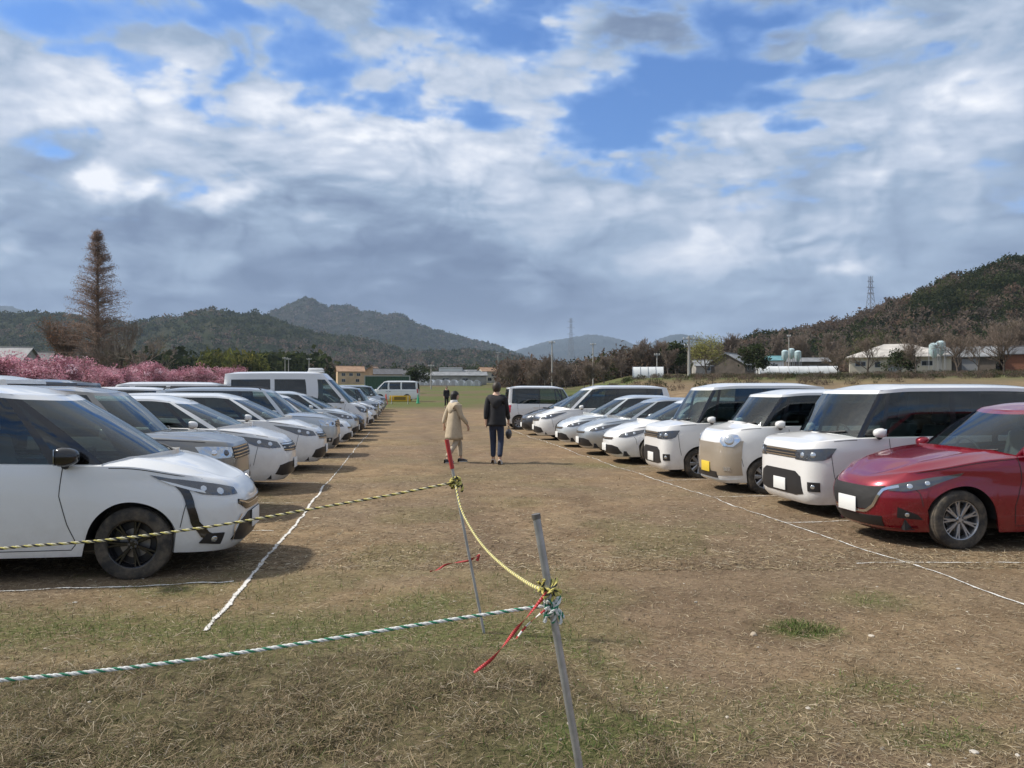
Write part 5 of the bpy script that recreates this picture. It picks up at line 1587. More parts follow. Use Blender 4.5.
make_tree('evergreen_tree', 'round dark evergreen in front of the long low roofs far ahead', 'tree', 418, 190, 5.0, 94, leaf=DG, nq=1800, q=.3, lr=.17, spread=55, levels=3, ratio=.8)
make_tree('evergreen_tree', 'olive flat-topped evergreen on the slope behind the barn', 'tree', 866, 190, 10.5, 95, leaf=[(.075, .085, .035), (.09, .095, .04)], nq=4200, q=.35, lr=.14, spread=60, levels=3, ratio=.8, up=.0)
BT = 'bare trees on the bank at the foot of the right hill'
for i, (u, d, h, lab) in enumerate([(838, 92, 4.2, 'small bare tree left of the pale barn'), (868, 88, 4.8, 'bare tree before the left corner of the pale barn'), (916, 92, 4.6, 'bare tree before the right corner of the pale barn'),
                                     (958, 90, 5.4, 'bare tree in front of the dark shed'), (1004, 80, 6.4, 'broad bare tree at the right edge by the dark shed'), (978, 100, 5.0, 'bare tree behind the dark shed roof end'), (1046, 76, 6.6, 'bare tree outermost on the right bank')]):
    make_tree('bare_tree', lab, 'tree', u, d, h, 200 + i, twig=(.15, .115, .09), minr=.009, group=BT, spread=42, levels=4, ratio=.72, up=.3, kids=(2, 3))
base = []
for i, (u, d, h) in enumerate([(512, 150, 6.5), (527, 138, 6.0), (545, 150, 7.5), (566, 160, 6), (584, 148, 5.2), (604, 150, 6), (622, 158, 5.6), (643, 170, 8.6), (655, 172, 8.0), (668, 150, 7), (590, 120, 4.5), (556, 118, 4.2), (533, 112, 4), (728, 180, 10), (776, 210, 12), (800, 215, 12), (825, 200, 11), (910, 170, 10), (940, 150, 9), (985, 135, 9), (1020, 125, 9), (888, 175, 9)]):
    lab = 'leafless brown tree standing in the thicket behind the right row of cars'
    if i < 5: t = make_tree('bare_tree', lab, 'tree', u, d, h, 300 + i, twig=(.19, .15, .12), minr=.014, group='leafless trees in the thicket', spread=36, levels=5, ratio=.7, up=.4, kids=(2, 3)); base.append((t, h))
    else:
        t0, h0 = base[i % 5]; t = copy_tree(t0); x, y = at(u, d); t.location = (x, y, Hs(x, y) - .1); t.rotation_euler = (0, 0, i * 2.2); t.scale = (h / h0,) * 3
        t['label'] = lab
        if u > 700: t['label'] = 'leafless brown tree standing at the foot of the right hill'; t['group'] = 'leafless trees at the foot of the hill'
    if 640 < u < 655: t['label'] = 'tall leafless tree rising before the blue far mountains, %s of the pair' % ('left' if u < 645 else 'right'); del t['group']

# ------------------------------------------------------------------ buildings
M_ROOFG = mat('roof_grey', (.20, .21, .22), .6, vary=.25, vscale=.8)
M_ROOFD = mat('roof_tile', (.085, .088, .095), .5, vary=.3, vscale=1.5)
M_ROOFL = mat('roof_pale', (.40, .38, .35), .6, vary=.3, vscale=.5)
M_ROOFB = mat('roof_teal', (.10, .24, .27), .5, vary=.2, vscale=.6)
M_ROOFO = mat('roof_brown', (.30, .19, .12), .7, vary=.2, vscale=.8)
M_WALLW = mat('wall_cream', (.50, .46, .38), .85, vary=.12, vscale=.6)
M_WALLT = mat('wall_tan', (.52, .38, .24), .85, vary=.12, vscale=.6)
M_WALLG = mat('wall_grey', (.30, .29, .27), .85, vary=.2, vscale=.6)
M_WALLD = mat('wall_dark', (.10, .085, .07), .9, vary=.3, vscale=.8)
M_WALLF = mat('factory_white', (.60, .62, .64), .6, vary=.08, vscale=.3)
M_PANE = mat('dark_pane', (.03, .035, .04), .1)
M_FRAME = mat('frame_alu', (.45, .46, .47), .4, .5)
M_FILM = mat('greenhouse_film', (.58, .61, .62), .35, vary=.12, vscale=.4)
M_CONC = mat('concrete_pole', (.36, .35, .33), .9, vary=.12)
M_STEEL = mat('galvanised', (.34, .35, .36), .45, .7)

def building(name, label, u, d, w, dep, hw, hr, wallm, roofm, yaw=0, hip=False, wins=(), door=None, over=.4, cat='house', face_cam=True, z=None, wz=None, group=None):
    """gabled or hipped building, long side w facing the camera"""
    x, y = at(u, d); z = Hs(x, y) - .1 if z is None else z
    root = empty(name, (x, y, z), -YAW - math.atan((u - 512) / F_PX) * .5 + R(yaw)); tag(root, label, cat, group)
    m = MB(); m.box(-w / 2, w / 2, -dep / 2, dep / 2, 0, hw, wallm)
    if not hip:      # gable ends
        for sx in (-1, 1):
            X = sx * w / 2; t = .1
            m.add([(X, -dep / 2, hw), (X, dep / 2, hw), (X, 0, hw + hr - .06), (X - sx * t, -dep / 2, hw), (X - sx * t, dep / 2, hw), (X - sx * t, 0, hw + hr - .06)], [(0, 1, 2), (5, 4, 3)], wallm)
    m.build('wall', root, smooth=False)
    m = MB(); o = over; e = .12; s = hr / (dep / 2) * o
    if hip:
        k = max(w / 2 - dep / 2 * .9, 0)
        B = [(-w / 2 - o, -dep / 2 - o, hw - s), (w / 2 + o, -dep / 2 - o, hw - s), (w / 2 + o, dep / 2 + o, hw - s), (-w / 2 - o, dep / 2 + o, hw - s), (-k, 0, hw + hr), (k, 0, hw + hr)]
        B = [(a, b, c + .03) for a, b, c in B]; T = [(a, b, c + e) for a, b, c in B]
        f = [(0, 1, 5, 4), (1, 2, 5), (2, 3, 4, 5), (3, 0, 4)]
        m.add(T, f, roofm); m.add(B, [q[::-1] for q in f], roofm)
        m.add(B[:4] + T[:4], [(i, (i + 1) % 4, 4 + (i + 1) % 4, 4 + i) for i in range(4)], roofm)
    else:
        for sy in (-1, 1):
            B = [(-w / 2 - o, sy * (dep / 2 + o), hw - s + .03), (w / 2 + o, sy * (dep / 2 + o), hw - s + .03), (w / 2 + o, 0, hw + hr + .03), (-w / 2 - o, 0, hw + hr + .03)]
            T = [(a, b, c + e) for a, b, c in B]
            vs = B + T; m.add(vs, [(0, 3, 2, 1), (4, 5, 6, 7), (0, 1, 5, 4), (1, 2, 6, 5), (3, 0, 4, 7)], roofm)
        m.tube([(-w / 2 - o, 0, hw + hr + e + .04), (w / 2 + o, 0, hw + hr + e + .04)], .12, roofm, 6)
    m.build('roof', root, smooth=False)
    for (wx, wzz, ww, wh) in wins:
        f = MB(); y0 = -dep / 2
        f.box(wx - ww / 2, wx + ww / 2, y0 - .05, y0 + .02, wzz, wzz + wh, M_FRAME); fo = f.build('window', root, smooth=False)
        p = MB(); k = 2 if ww > 1 else 1
        for i in range(k):
            a = wx - ww / 2 + .06 + i * (ww - .06) / k; p.box(a, a + (ww - .06) / k - .06, y0 - .055, y0 - .03, wzz + .06, wzz + wh - .06, M_PANE)
        p.build('pane', fo, smooth=False)
    if door:
        f = MB(); f.box(door[0] - door[1] / 2, door[0] + door[1] / 2, -dep / 2 - .05, -dep / 2 + .02, .05, door[2], mat('door_grey', (.20, .21, .22), .5)); f.build('door', root, smooth=False)
    return root
W2 = [(-3, 3.3, 1.6, 1.1), (0, 3.3, 1.6, 1.1), (3, 3.3, 1.6, 1.1), (-3, .9, 1.6, 1.6), (2.6, .9, 1.8, 1.6)]
building('tan_house', 'tan two-storey house beyond the cars, left of the green container', 350, 252, 8.4, 6, 4.2, 1.6, M_WALLT, M_ROOFO, 12, wins=[(a * .8, b * .8, 1.2, 1.0) for a, b, c, e in W2])
building('tan_house', 'tan house with its gable turned to the car park', 374, 262, 4.6, 6, 4.0, 1.9, M_WALLT, M_ROOFO, 75, wins=[(-1, 2.6, .9, 1), (1, 2.6, .9, 1), (0, .8, 1.4, 1.3)])
building('dark_roofed_house', 'low house with a wide dark tiled roof beyond the green container', 388, 255, 9, 7, 3.3, 1.7, M_WALLT, M_ROOFD, 6, wins=[(-2.6, 1, 1.6, 1.2), (1.6, 1, 1.8, 1.2)])
building('factory', 'white flat-fronted factory far ahead beyond the field', 451, 330, 9.6, 14, 5.9, .35, M_WALLF, M_ROOFG, 0, wins=[(-3, 2.2, 2.4, 1.0), (1.5, 2.2, 2.4, 1.0)], cat='factory', over=.1)
building('factory', 'long low grey factory wing right of the white factory', 480, 335, 22, 14, 4.2, 1.1, M_WALLF, M_ROOFG, 0, wins=[(-7, 1.6, 3, 1), (-2, 1.6, 3, 1), (3, 1.6, 3, 1), (8, 1.6, 3, 1)], cat='factory')
building('workshop', 'long workshop with a grey-blue roof, below the factory', 452, 240, 21, 9, 2.8, 1.1, M_WALLG, M_ROOFG, 3, wins=[(-7, 1, 2, 1), (-2, 1, 2, 1), (4, 1, 2, 1)], cat='workshop')
building('white_house', 'small white two-storey house behind the walking people', 474, 262, 4.0, 5, 3.4, 1.1, M_WALLF, M_ROOFG, 20, wins=[(-.9, 1.8, 1, .9), (.9, 1.8, 1, .9)])
building('orange_house', 'narrow orange-tan house half hidden by the thicket edge', 507, 214, 2.6, 4, 3.2, 1.0, mat('wall_orange', (.42, .25, .15), .8), M_ROOFO, 40, wins=[(0, 2.4, 1, 1)])
building('white_house', 'white house with a grey gable left of the slim pole, beyond the camper van', 297, 300, 7, 6, 4.2, 1.6, M_WALLF, M_ROOFD, 20, wins=[(-2, 1.4, 1.4, 1), (1.6, 1.4, 1.4, 1)])
building('low_house', 'low grey-tiled house between dark roofed house and workshop', 411, 300, 9, 6, 3.2, 1.6, M_WALLG, M_ROOFD, -12, wins=[(-2.6, 1.2, 1.6, 1), (2, 1.2, 1.6, 1)])
building('white_house', 'cream house with a brown roof just left of the thicket', 487, 300, 6, 5, 4.6, 1.4, M_WALLW, M_ROOFO, 25, wins=[(-1.4, 2.6, 1.2, 1), (1.4, 2.6, 1.2, 1), (0, .8, 1.6, 1.3)])
for i, u in enumerate((2, 24, 48)):
    building('roofed_house', ('grey tiled farmhouse at the far left behind the cherry trees', 'middle grey roof behind the cherry trees', 'grey roof nearest the redwood behind the cherry trees')[i], u, 128 + i * 6, 9, 7, 4.6 - i * .5, 2.3, M_WALLG, M_ROOFG if i != 1 else M_ROOFD, 8 * i - 10, wins=[(-2, 2.6, 1.6, 1.1), (2, 2.6, 1.6, 1.1)])
building('roofed_house', 'low grey roof right behind the base of the redwood', 66, 118, 4.5, 5, 3.2, 1.3, M_WALLG, M_ROOFG, 30)
building('gabled_house', 'old dark house with a steep grey gable by the willow', 731, 150, 5.6, 7.5, 1.9, 2.1, M_WALLD, M_ROOFG, 62, wins=[(-1.2, .8, 1.1, .9), (1.2, .8, 1.1, .9)])
building('low_house', 'low grey-roofed annex left of the gabled house', 708, 152, 5.5, 5, 1.7, 1.0, M_WALLG, M_ROOFG, 4, wins=[(0, .7, 1.4, .8)])
building('blue_roofed_house', 'pale house with a teal-blue roof at the foot of the hill', 768, 172, 6.6, 6, 3.0, .9, M_WALLF, M_ROOFB, -8, wins=[(-1.6, 1.1, 1.4, 1.1), (1.4, 1.1, 1.2, 1.1)])
building('shed', 'brown weathered shed joined behind the feed silos', 806, 178, 9.0, 5, 2.8, .8, M_WALLD, M_ROOFG, 2, cat='shed', door=(1, 1.6, 2))
building('barn', 'wide pale-walled barn with a light hipped roof', 897, 118, 13.4, 11, 2.55, 1.95, M_WALLW, M_ROOFL, -10, hip=True, wins=[(-5.2, 1.1, 1.5, .75), (-2.9, .9, .8, .9), (1.2, 1.0, 2.2, 1.0), (3.6, 1.1, 1.5, .75)], door=(-.6, 1.8, 2.1), cat='barn', over=.6)
building('shed', 'dark-walled shed with a grey metal roof right of the barn', 956, 116, 10.0, 8, 2.3, 1.4, M_WALLD, M_ROOFG, -16, cat='shed', wins=[(-2.4, 1, 1.4, .8)], door=(1.8, 2, 2))
building('shed', 'red-brown shed at the right edge of the picture', 1030, 112, 7.0, 5, 2.6, 1.0, mat('wall_rust', (.20, .085, .05), .85, vary=.2), M_ROOFD, -10, cat='shed', door=(0, 1.6, 1.9))

def tunnel(name, label, u, d, w, L, h, yaw, cat='greenhouse', group=None, m_=None):
    x, y = at(u, d); root = empty(name, (x, y, Hs(x, y) - .05), -YAW + R(yaw)); tag(root, label, cat, group)
    m = MB(); P = []
    for k in range(13):
        a = PI * k / 12; P.append([(-math.cos(a) * w / 2, t, math.sin(a) * h) for t in np.linspace(-L / 2, L / 2, 9)])
    m.grid(P, m_ or M_FILM); 
    for t in (-L / 2, L / 2): m.add([(-math.cos(PI * k / 12) * w / 2, t, math.sin(PI * k / 12) * h) for k in range(13)], [tuple(range(13))], m_ or M_FILM)
    m.build('film', root)
    for t in np.linspace(-L / 2, L / 2, 5 if L < 12 else 9):
        f = MB(); f.tube([(-math.cos(PI * k / 12) * (w / 2 + .03), t, math.sin(PI * k / 12) * (h + .03)) for k in range(13)], .025, M_STEEL, 5); f.build('hoop', root)
    f = MB(); f.box(-.5, .5, -L / 2 - .05, -L / 2 - .01, 0, min(1.9, h * .85), M_FRAME); f.build('door', root)
    return root
t0 = None
for i in range(8):
    x, y = at(424 + i * 7.6, 222)
    if t0 is None: t0 = tunnel('polytunnel', 'small hooped plastic tunnel in the row before the workshop', 424, 222, 2.2, 9, 1.7, 0, group='plastic tunnels before the workshop')
    else: t = copy_tree(t0); t.location = (x, y, Hs(x, y) - .05)
tunnel('greenhouse', 'long white greenhouse lying below the feed silos', 797, 128, 3.0, 12.6, 1.55, 84)
tunnel('greenhouse', 'short grey-white plastic greenhouse left of the concrete pole', 648, 84, 1.8, 3.3, 1.25, 80)

def silo(label, u, d, h, group, r=.95):
    x, y = at(u, d); root = empty('feed_silo', (x, y, Hs(x, y) - .05)); tag(root, label, 'silo', group)
    b = MB(); mm = mat('silo_blue', (.42, .54, .57), .5, vary=.12); hb = h
    b.lathe([(.12, hb - 3.6 * r), (.3, hb - 3.3 * r), (r, hb - 2.3 * r), (r, hb - .55 * r), (.35, hb - .1), (0, hb - .06)], mm, 20); b.build('bin', root)
    for k in range(4):
        a = PI / 4 + k * PI / 2; l = MB(); l.tube([(math.cos(a) * r, math.sin(a) * r, 0), (math.cos(a) * r, math.sin(a) * r, hb - 1.6 * r)], .05, M_STEEL, 6); l.build('leg', root)
    l = MB(); l.tube([(0, -r - .1, .3), (0, -r - .1, hb - .3)], .04, M_STEEL, 5); l.build('ladder', root)
    return root
silo('leftmost of the three pale blue feed silos by the teal roof', 785, 150, 4.8, 'three feed silos', .62); silo('middle and tallest of the three pale blue feed silos', 791.5, 152, 5.2, 'three feed silos', .62); silo('rightmost of the three pale blue feed silos', 798, 150, 4.7, 'three feed silos', .62)
silo('pale blue feed silo nearest the barn roof', 934, 108, 4.3, 'feed silos by the barn', .62); silo('taller pale blue feed silo between barn and dark shed', 941, 110, 4.7, 'feed silos by the barn', .62)

def pole(name, label, u, d, vtop, r=.15, arms=(), mt=None, cat='utility pole', group=None):
    x, y = at(u, d); z0 = Hs(x, y) - .2; h = zat(vtop, d) - z0
    root = empty(name, (x, y, z0), -YAW); tag(root, label, cat, group)
    m = MB(); m.tube([(0, 0, 0), (0, 0, h)], [r, r * .6], mt or M_CONC, 8); m.build('post', root)
    for (dz, w) in arms:
        a = MB(); a.box(-w / 2, w / 2, -.05, .05, h - dz - .05, h - dz + .05, M_STEEL); c = a.build('crossarm', root)
        for k in (-1, -.35, .35, 1):
            i = MB(); i.lathe([(.03, h - dz + .05), (.07, h - dz + .12), (.05, h - dz + .2), (0, h - dz + .24)], mat('porcelain', (.6, .6, .58), .3), 8, M=Matrix.Translation((k * w * .45, 0, 0))); i.build('insulator', c)
    return root
pole('utility_pole', 'pale concrete pole standing beside the yellow-green willow', 689, 92, 336, .19, [(.4, 1.4), (1.2, 1.1)])
pole('utility_pole', 'thin pole rising from the thicket left of the far pylon', 552, 120, 341, .13, [(.3, .9)])
pole('utility_pole', 'thin pole rising from the thicket right of the far pylon', 593, 130, 343, .13, [(.3, .9)])
pole('utility_pole', 'thin pole in front of the paired tall bare trees', 657, 110, 353, .11, [(.3, .8)])
pole('utility_pole', 'thin pale pole rising behind the three feed silos', 789, 128, 335, .10, [(.2, .6)])
pole('utility_pole', 'pole standing left of the walking people before the polytunnels', 431, 150, 364, .13, [(.4, 1.2)])
pole('utility_pole', 'left of two slim poles behind the white camper van', 285, 160, 357, .12, [(.3, 1)])
pole('utility_pole', 'right of two slim poles behind the white camper van', 288.5, 165, 358, .12, [(.3, 1)])
pole('utility_pole', 'slim pole left of the tan two-storey house', 309, 170, 358, .14, [(.3, 1)])
pole('utility_pole', 'slim far pole above the orange-tan house', 498, 230, 352, .15, [(.3, 1.2)])

def pylon(label, u, d, h, z0, w0, w1, arms):
    x, y = at(u, d); root = empty('pylon', (x, y, z0), -YAW + .4); tag(root, label, 'pylon')
    m = MB(); n = 9; mt = mat('pylon_steel', (.20, .20, .22), .6, .3); rr = .11
    W_ = lambda t: w0 + (w1 - w0) * min(t / .75, 1) ** .8
    for sx, sy in ((-1, -1), (1, -1), (1, 1), (-1, 1)):
        m.tube([(sx * W_(k / n) / 2, sy * W_(k / n) / 2, h * k / n) for k in range(n + 1)], rr, mt, 4)
    for k in range(n):
        a, b = W_(k / n) / 2, W_((k + 1) / n) / 2; za, zb = h * k / n, h * (k + 1) / n
        for p, q in (((-1, -1), (1, -1)), ((1, -1), (1, 1)), ((1, 1), (-1, 1)), ((-1, 1), (-1, -1))):
            m.tube([(p[0] * a, p[1] * a, za), (q[0] * b, q[1] * b, zb)], rr * .6, mt, 4); m.tube([(q[0] * a, q[1] * a, za), (p[0] * b, p[1] * b, zb)], rr * .6, mt, 4)
    m.build('tower', root)
    for t, w in arms:
        c = MB(); z = h * t
        for s_ in (-1, 1):
            c.tube([(0, -.4, z), (s_ * w / 2, 0, z + .1)], rr * .8, mt, 4); c.tube([(0, .4, z), (s_ * w / 2, 0, z + .1)], rr * .8, mt, 4); c.tube([(0, 0, z + h * .035), (s_ * w / 2, 0, z + .1)], rr * .6, mt, 4)
        c.build('crossarm', root)
pylon('steel lattice pylon on the shoulder of the right hill', 871, 400, 24, zat(276, 400) - 24, 5.2, 1.3, [(.62, 5.2), (.75, 5.6), (.88, 4.6)])
pylon('distant steel pylon before the blue mountains', 571, 1000, 62, zat(318, 1000) - 62, 9, 2.2, [(.66, 11), (.79, 12), (.92, 10)])

# the green container and the end of the lot
def container():
    x, y = at(388, 112); root = empty('shipping_container', (x, y, Hs(x, y)), -YAW + R(4)); tag(root, 'dark green shipping container behind the far white van', 'container')
    m = MB(); g = mat('container_green', (.035, .085, .05), .6, vary=.15); w, h, dd = 6.4, 2.6, 2.4
    n = 40; P = []
    for k in range(n + 1):
        xx = -w / 2 + w * k / n; o = .04 if (k // 1) % 2 else 0
        P.append([(xx, -dd / 2 + o, .15), (xx, -dd / 2 + o, h - .12)])
    m.grid(P, g); m.box(-w / 2, w / 2, -dd / 2 + .08, dd / 2, .1, h - .06, g); m.build('body', root, smooth=False)
    f = MB()
    for zz in (.06, h - .06): f.box(-w / 2 - .03, w / 2 + .03, -dd / 2 - .03, -dd / 2 + .06, zz - .07, zz + .07, mat('container_rail', (.32, .36, .33), .6))
    for xx in (-w / 2, w / 2): f.box(xx - .07, xx + .07, -dd / 2 - .035, -dd / 2 + .065, .0, h, mat('container_rail', (.32, .36, .33), .6))
    f.build('frame', root)
    f = MB(); f.box(w / 2 + .001, w / 2 + .05, -dd / 2 + .1, dd / 2 - .1, .2, h - .15, g); f.build('door', root)
container()
def cone(label, u, d, col, h=.7):
    x, y = at(u, d); root = empty('traffic_cone', (x, y, Hs(x, y))); tag(root, label, 'traffic cone')
    m = MB(); mm = mat('cone_' + str(col), col, .5); m.lathe([(.16, .03), (.145, .06), (.03, h), (0, h)], mm, 16); m.build('cone', root)
    m = MB(); m.box(-.19, .19, -.19, .19, 0, .035, mm, .01); m.build('base', root)
    m = MB(); m.lathe([(.112, h * .30), (.083, h * .52)], mat('reflective', (.7, .7, .7), .4), 16); m.lathe([(.0835, h * .52), (.112, h * .30)], mat('reflective', (.7, .7, .7), .4), 16); m.build('band', root)
cone('red traffic cone by the front of the far white van', 386, 66, (.62, .06, .05), .9)
cone('green traffic cone behind the far white van', 418, 68, (.03, .32, .16), .8)
def barrier():
    x, y = at(400, 66); root = empty('barrier_board', (x, y, Hs(x, y)), -YAW); tag(root, 'low yellow barrier board before the far white van', 'barrier')
    yl = mat('board_yellow', (.66, .40, .03), .6); m = MB(); m.box(-.9, .9, -.02, .02, .25, .75, yl, .01); m.build('board', root)
    m = MB(); m.box(-.5, .5, -.028, -.021, .36, .64, mat('board_dark', (.20, .13, .02), .6)); m.build('stripe', root)
    for sx in (-.7, .7): l = MB(); l.tube([(sx, 0, .75), (sx, -.25, 0)], .02, M_STEEL, 6); l.tube([(sx, 0, .75), (sx, .25, 0)], .02, M_STEEL, 6); l.build('leg', root)
barrier()
# ------------------------------------------------------------------ stakes and ropes at the near edge of the field
def pt(u, v, d):
    """point at depth d on the sight line through (u, v)"""
    x, y = at(u, d); return Vector((x, y, zat(v, d)))
def catmull(P, n=12):
    P = [Vector(p) for p in P]; Q = [P[0] * 2 - P[1]] + P + [P[-1] * 2 - P[-2]]; out = []
    for i in range(1, len(Q) - 2):
        for k in range(n):
            t = k / n; a, b, c, d = Q[i - 1:i + 3]
            out.append(.5 * ((2 * b) + (c - a) * t + (2 * a - 5 * b + 4 * c - d) * t * t + (3 * b - a - 3 * c + d) * t ** 3))
    out.append(P[-1]); return out
def twisted(P, rad, mats_, pitch=.05, mb=None, n=6):
    """laid rope: three strands wound round each other"""
    mb = mb or MB(); P = [Vector(p) for p in P]
    L = [0]
    for a, b in zip(P, P[1:]): L.append(L[-1] + (b - a).length)
    N = max(8, int(L[-1] / pitch * 7)); px = np.array([p[:] for p in P]); T = np.linspace(0, L[-1], N)
    C = np.stack([np.interp(T, L, px[:, k]) for k in range(3)], -1)
    tg = np.gradient(C, axis=0); tg /= np.linalg.norm(tg, axis=1, keepdims=True)
    ref = np.array([.3, .9, .2]); ref = ref / np.linalg.norm(ref)
    A = np.cross(tg, ref); A /= np.linalg.norm(A, axis=1, keepdims=True); B = np.cross(tg, A)
    for s_ in range(len(mats_)):
        ph = 2 * PI * T / pitch + 2 * PI * s_ / len(mats_)
        c = C + (A * np.cos(ph)[:, None] + B * np.sin(ph)[:, None]) * rad * .46
        mb.tube([Vector(q) for q in c], rad * .60, mats_[s_], n)
    return mb
M_RY = mat('rope_yellow', (.62, .55, .16), .7, bump=.3, bscale=400); M_RYP = mat('rope_cream', (.66, .62, .42), .75, bump=.3, bscale=400)
M_RK = mat('rope_black', (.03, .03, .028), .8); M_RG = mat('rope_green', (.02, .20, .11), .7, bump=.3, bscale=400); M_RW = mat('rope_white', (.66, .68, .66), .75, bump=.3, bscale=400)
M_RED = mat('tape_red', (.42, .035, .035), .45); M_TW = mat('tape_white', (.7, .68, .66), .5)
M_PIPE = mat('pipe_steel', (.46, .475, .49), .42, .7, vary=.18, vscale=14, dirt=.3)

DF, DR = 2.5, 5.2            # depth of the front and the rear stake
def near_stake():
    top = pt(536, 515, DF); x, y = at(606, DF); bot = Vector((x, y, Hs(x, y) - .12))
    root = empty('steel_stake', (x, y, Hs(x, y))); tag(root, 'leaning galvanised steel pipe stake, nearest, with ropes knotted round it', 'stake')
    m = MB(); a = top - root.location; b = bot - root.location
    m.tube([b, b.lerp(a, .35), b.lerp(a, .7), a], .0128, M_PIPE, 20, False)
    m.tube([a, a + (b - a).normalized() * .03], [.0115, .0115], TRIM(), 12); m.build('pipe', root)
    m = MB(); m.tube([a + (b - a).normalized() * .012, a - (b - a).normalized() * .004], [.0146, .0146], mat('pipe_cap', (.16, .15, .14), .5, .4), 16); m.build('pipe_cap', root)
    return a, b, root
fa, fb, froot = near_stake()
fd = (fb - fa).normalized()
def on_front(v):
    """point of the near stake seen at picture row v"""
    best = min((abs((froot.location + fa.lerp(fb, t / 400)).z - 0), t) for t in range(401))
    for t in range(401):
        p = froot.location + fa.lerp(fb, t / 400); xc, yc = w2c(p.x, p.y)
        if HORIZON - (p.z - EYE) * F_PX / yc >= v: return p
    return froot.location + fb
K1 = on_front(590); K2 = on_front(604)
def far_stake():
    top = pt(447, 441, DR); x, y = at(487, DR); root = empty('thin_stake', (x, y, Hs(x, y))); tag(root, 'thin grey stake with red tape round its top', 'stake')
    a = top - root.location; b = Vector((0, 0, -.1)); m = MB(); m.tube([b, a], .0095, mat('stake_grey', (.38, .38, .37), .55, .3, vary=.15), 12); m.build('rod', root)
    d = (b - a).normalized(); m = MB(); m.tube([a - d * .01, a + d * .19], .0145, M_RED, 12); m.build('red_tape', root)
    return root.location + a, root.location + b, root
ra, rb, rroot = far_stake()
def on_far(v):
    for t in range(401):
        p = ra.lerp(rb, t / 400); xc, yc = w2c(p.x, p.y)
        if HORIZON - (p.z - EYE) * F_PX / yc >= v: return p
K3 = on_far(482)
def knot(mb, c, ax, mats_, R_=.034, turns=3, rad=.007, pitch=.04, seed=1):
    rnd = random.Random(seed); ax = Vector(ax).normalized(); a = ax.orthogonal().normalized(); b = ax.cross(a)
    P = []
    for k in range(turns * 14 + 1):
        t = k / 14 * 2 * PI; rr = R_ * (1 + .28 * math.sin(t * .37 + seed)); P.append(Vector(c) + (a * math.cos(t) + b * math.sin(t)) * rr + ax * ((k / (turns * 14) - .5) * .05 + .018 * math.sin(t * 1.5 + seed)))
    twisted(P, rad, mats_, pitch, mb)
    for s_ in (1, -1):                       # a crossing bight over the wraps
        P = [Vector(c) + (a * math.cos(q * s_ + 1) * (R_ + .012) + b * math.sin(q * s_ + 1) * (R_ + .014)) + ax * (q - 1.6) * .022 * s_ for q in np.linspace(0, 3.2, 14)]
        twisted(P, rad, mats_, pitch, mb)
def tail(mb, c, dirs, mats_, rad=.007, pitch=.04):
    P = [Vector(c)]
    for d in dirs: P.append(P[-1] + Vector(d) * .62)
    twisted(catmull(P, 8), rad, mats_, pitch, mb)
YK = [M_RYP, M_RY, M_RK]; GW = [M_RG, M_RW, M_RW]
GW = [M_RG, M_RW, M_RW]
# yellow and black rope: off the picture at left, to the thin stake
a0 = pt(-140, 566, 4.3); n = 9
P = []
P = catmull([pt(-140, 566, 4.35), pt(0, 548.5, 4.5), pt(105, 540, 4.65), pt(210, 526.5, 4.8), pt(300, 511, 4.95), pt(385, 496, 5.1), K3], 8)
m = twisted(P, .0085, [M_RYP, M_RY, M_RK], .062)
r = MB(); o = m.build('strands', None); o.name = 'striped_rope'; tag(o, 'yellow and black twisted rope stretched to the thin stake from the left', 'rope')
kb = MB(); knot(kb, K3, ra - rb, [M_RY, M_RY, M_RK], .026, 3, .0085, .05, 2); tail(kb, K3, [(.05, -.02, .0), (.03, -.01, -.05), (-.01, 0, -.05)], [M_RY, M_RY, M_RK], .010)
tail(kb, K3, [(-.03, -.02, .02), (.04, -.03, .04), (.05, 0, -.02)], [M_RY, M_RK, M_RY], .010); k_ = kb.build('knot', o)
# second length: thin stake down to the near stake
P = catmull([K3, pt(461, 508, 4.9), pt(472, 530, 4.45), pt(486, 549, 3.95), pt(504, 566, 3.4), pt(522, 579, 2.95), pt(536, 587, 2.65), K1], 8)
o = twisted(P, .0066, [M_RYP, M_RY, M_RY, M_RK], .04).build('yellow_rope'); tag(o, 'slack yellow rope sagging between the thin stake and the near steel pipe', 'rope')
kb = MB(); knot(kb, K1, fd, [M_RY, M_RY, M_RK], .018, 3, .005, .035, 5); tail(kb, K1, [(-.02, -.02, .01), (-.03, -.02, .015), (-.01, 0, -.02)], [M_RY, M_RY, M_RK], .006)
tail(kb, K1, [(.02, -.02, .005), (.03, 0, .0), (.012, 0, -.012)], [M_RY, M_RY, M_RK], .006); kb.build('knot', o)
# green and white rope: near stake out of the picture at left
P = catmull([K2, pt(505, 611, 2.48), pt(420, 624, 2.42), pt(320, 640, 2.36), pt(220, 655, 2.3), pt(120, 668, 2.24), pt(0, 679.5, 2.16), pt(-150, 690, 2.06)], 10)
o = twisted(P, .0060, GW, .046).build('green_rope'); tag(o, 'green and white twisted rope crossing the foreground to the near steel pipe', 'rope')
kb = MB(); knot(kb, K2 + fd * .012, fd, GW, .018, 4, .005, .035, 8); tail(kb, K2, [(.01, -.025, -.01), (.02, 0, -.03), (.014, 0, -.035), (-.004, 0, -.02)], GW, .006)
tail(kb, K2, [(-.02, -.02, 0), (-.018, 0, -.03), (.002, 0, -.04), (-.006, 0, -.015)], GW, .006); tail(kb, K2, [(.02, -.02, .02), (.012, 0, .02), (-.01, 0, .0)], GW, .006); kb.build('knot', o)
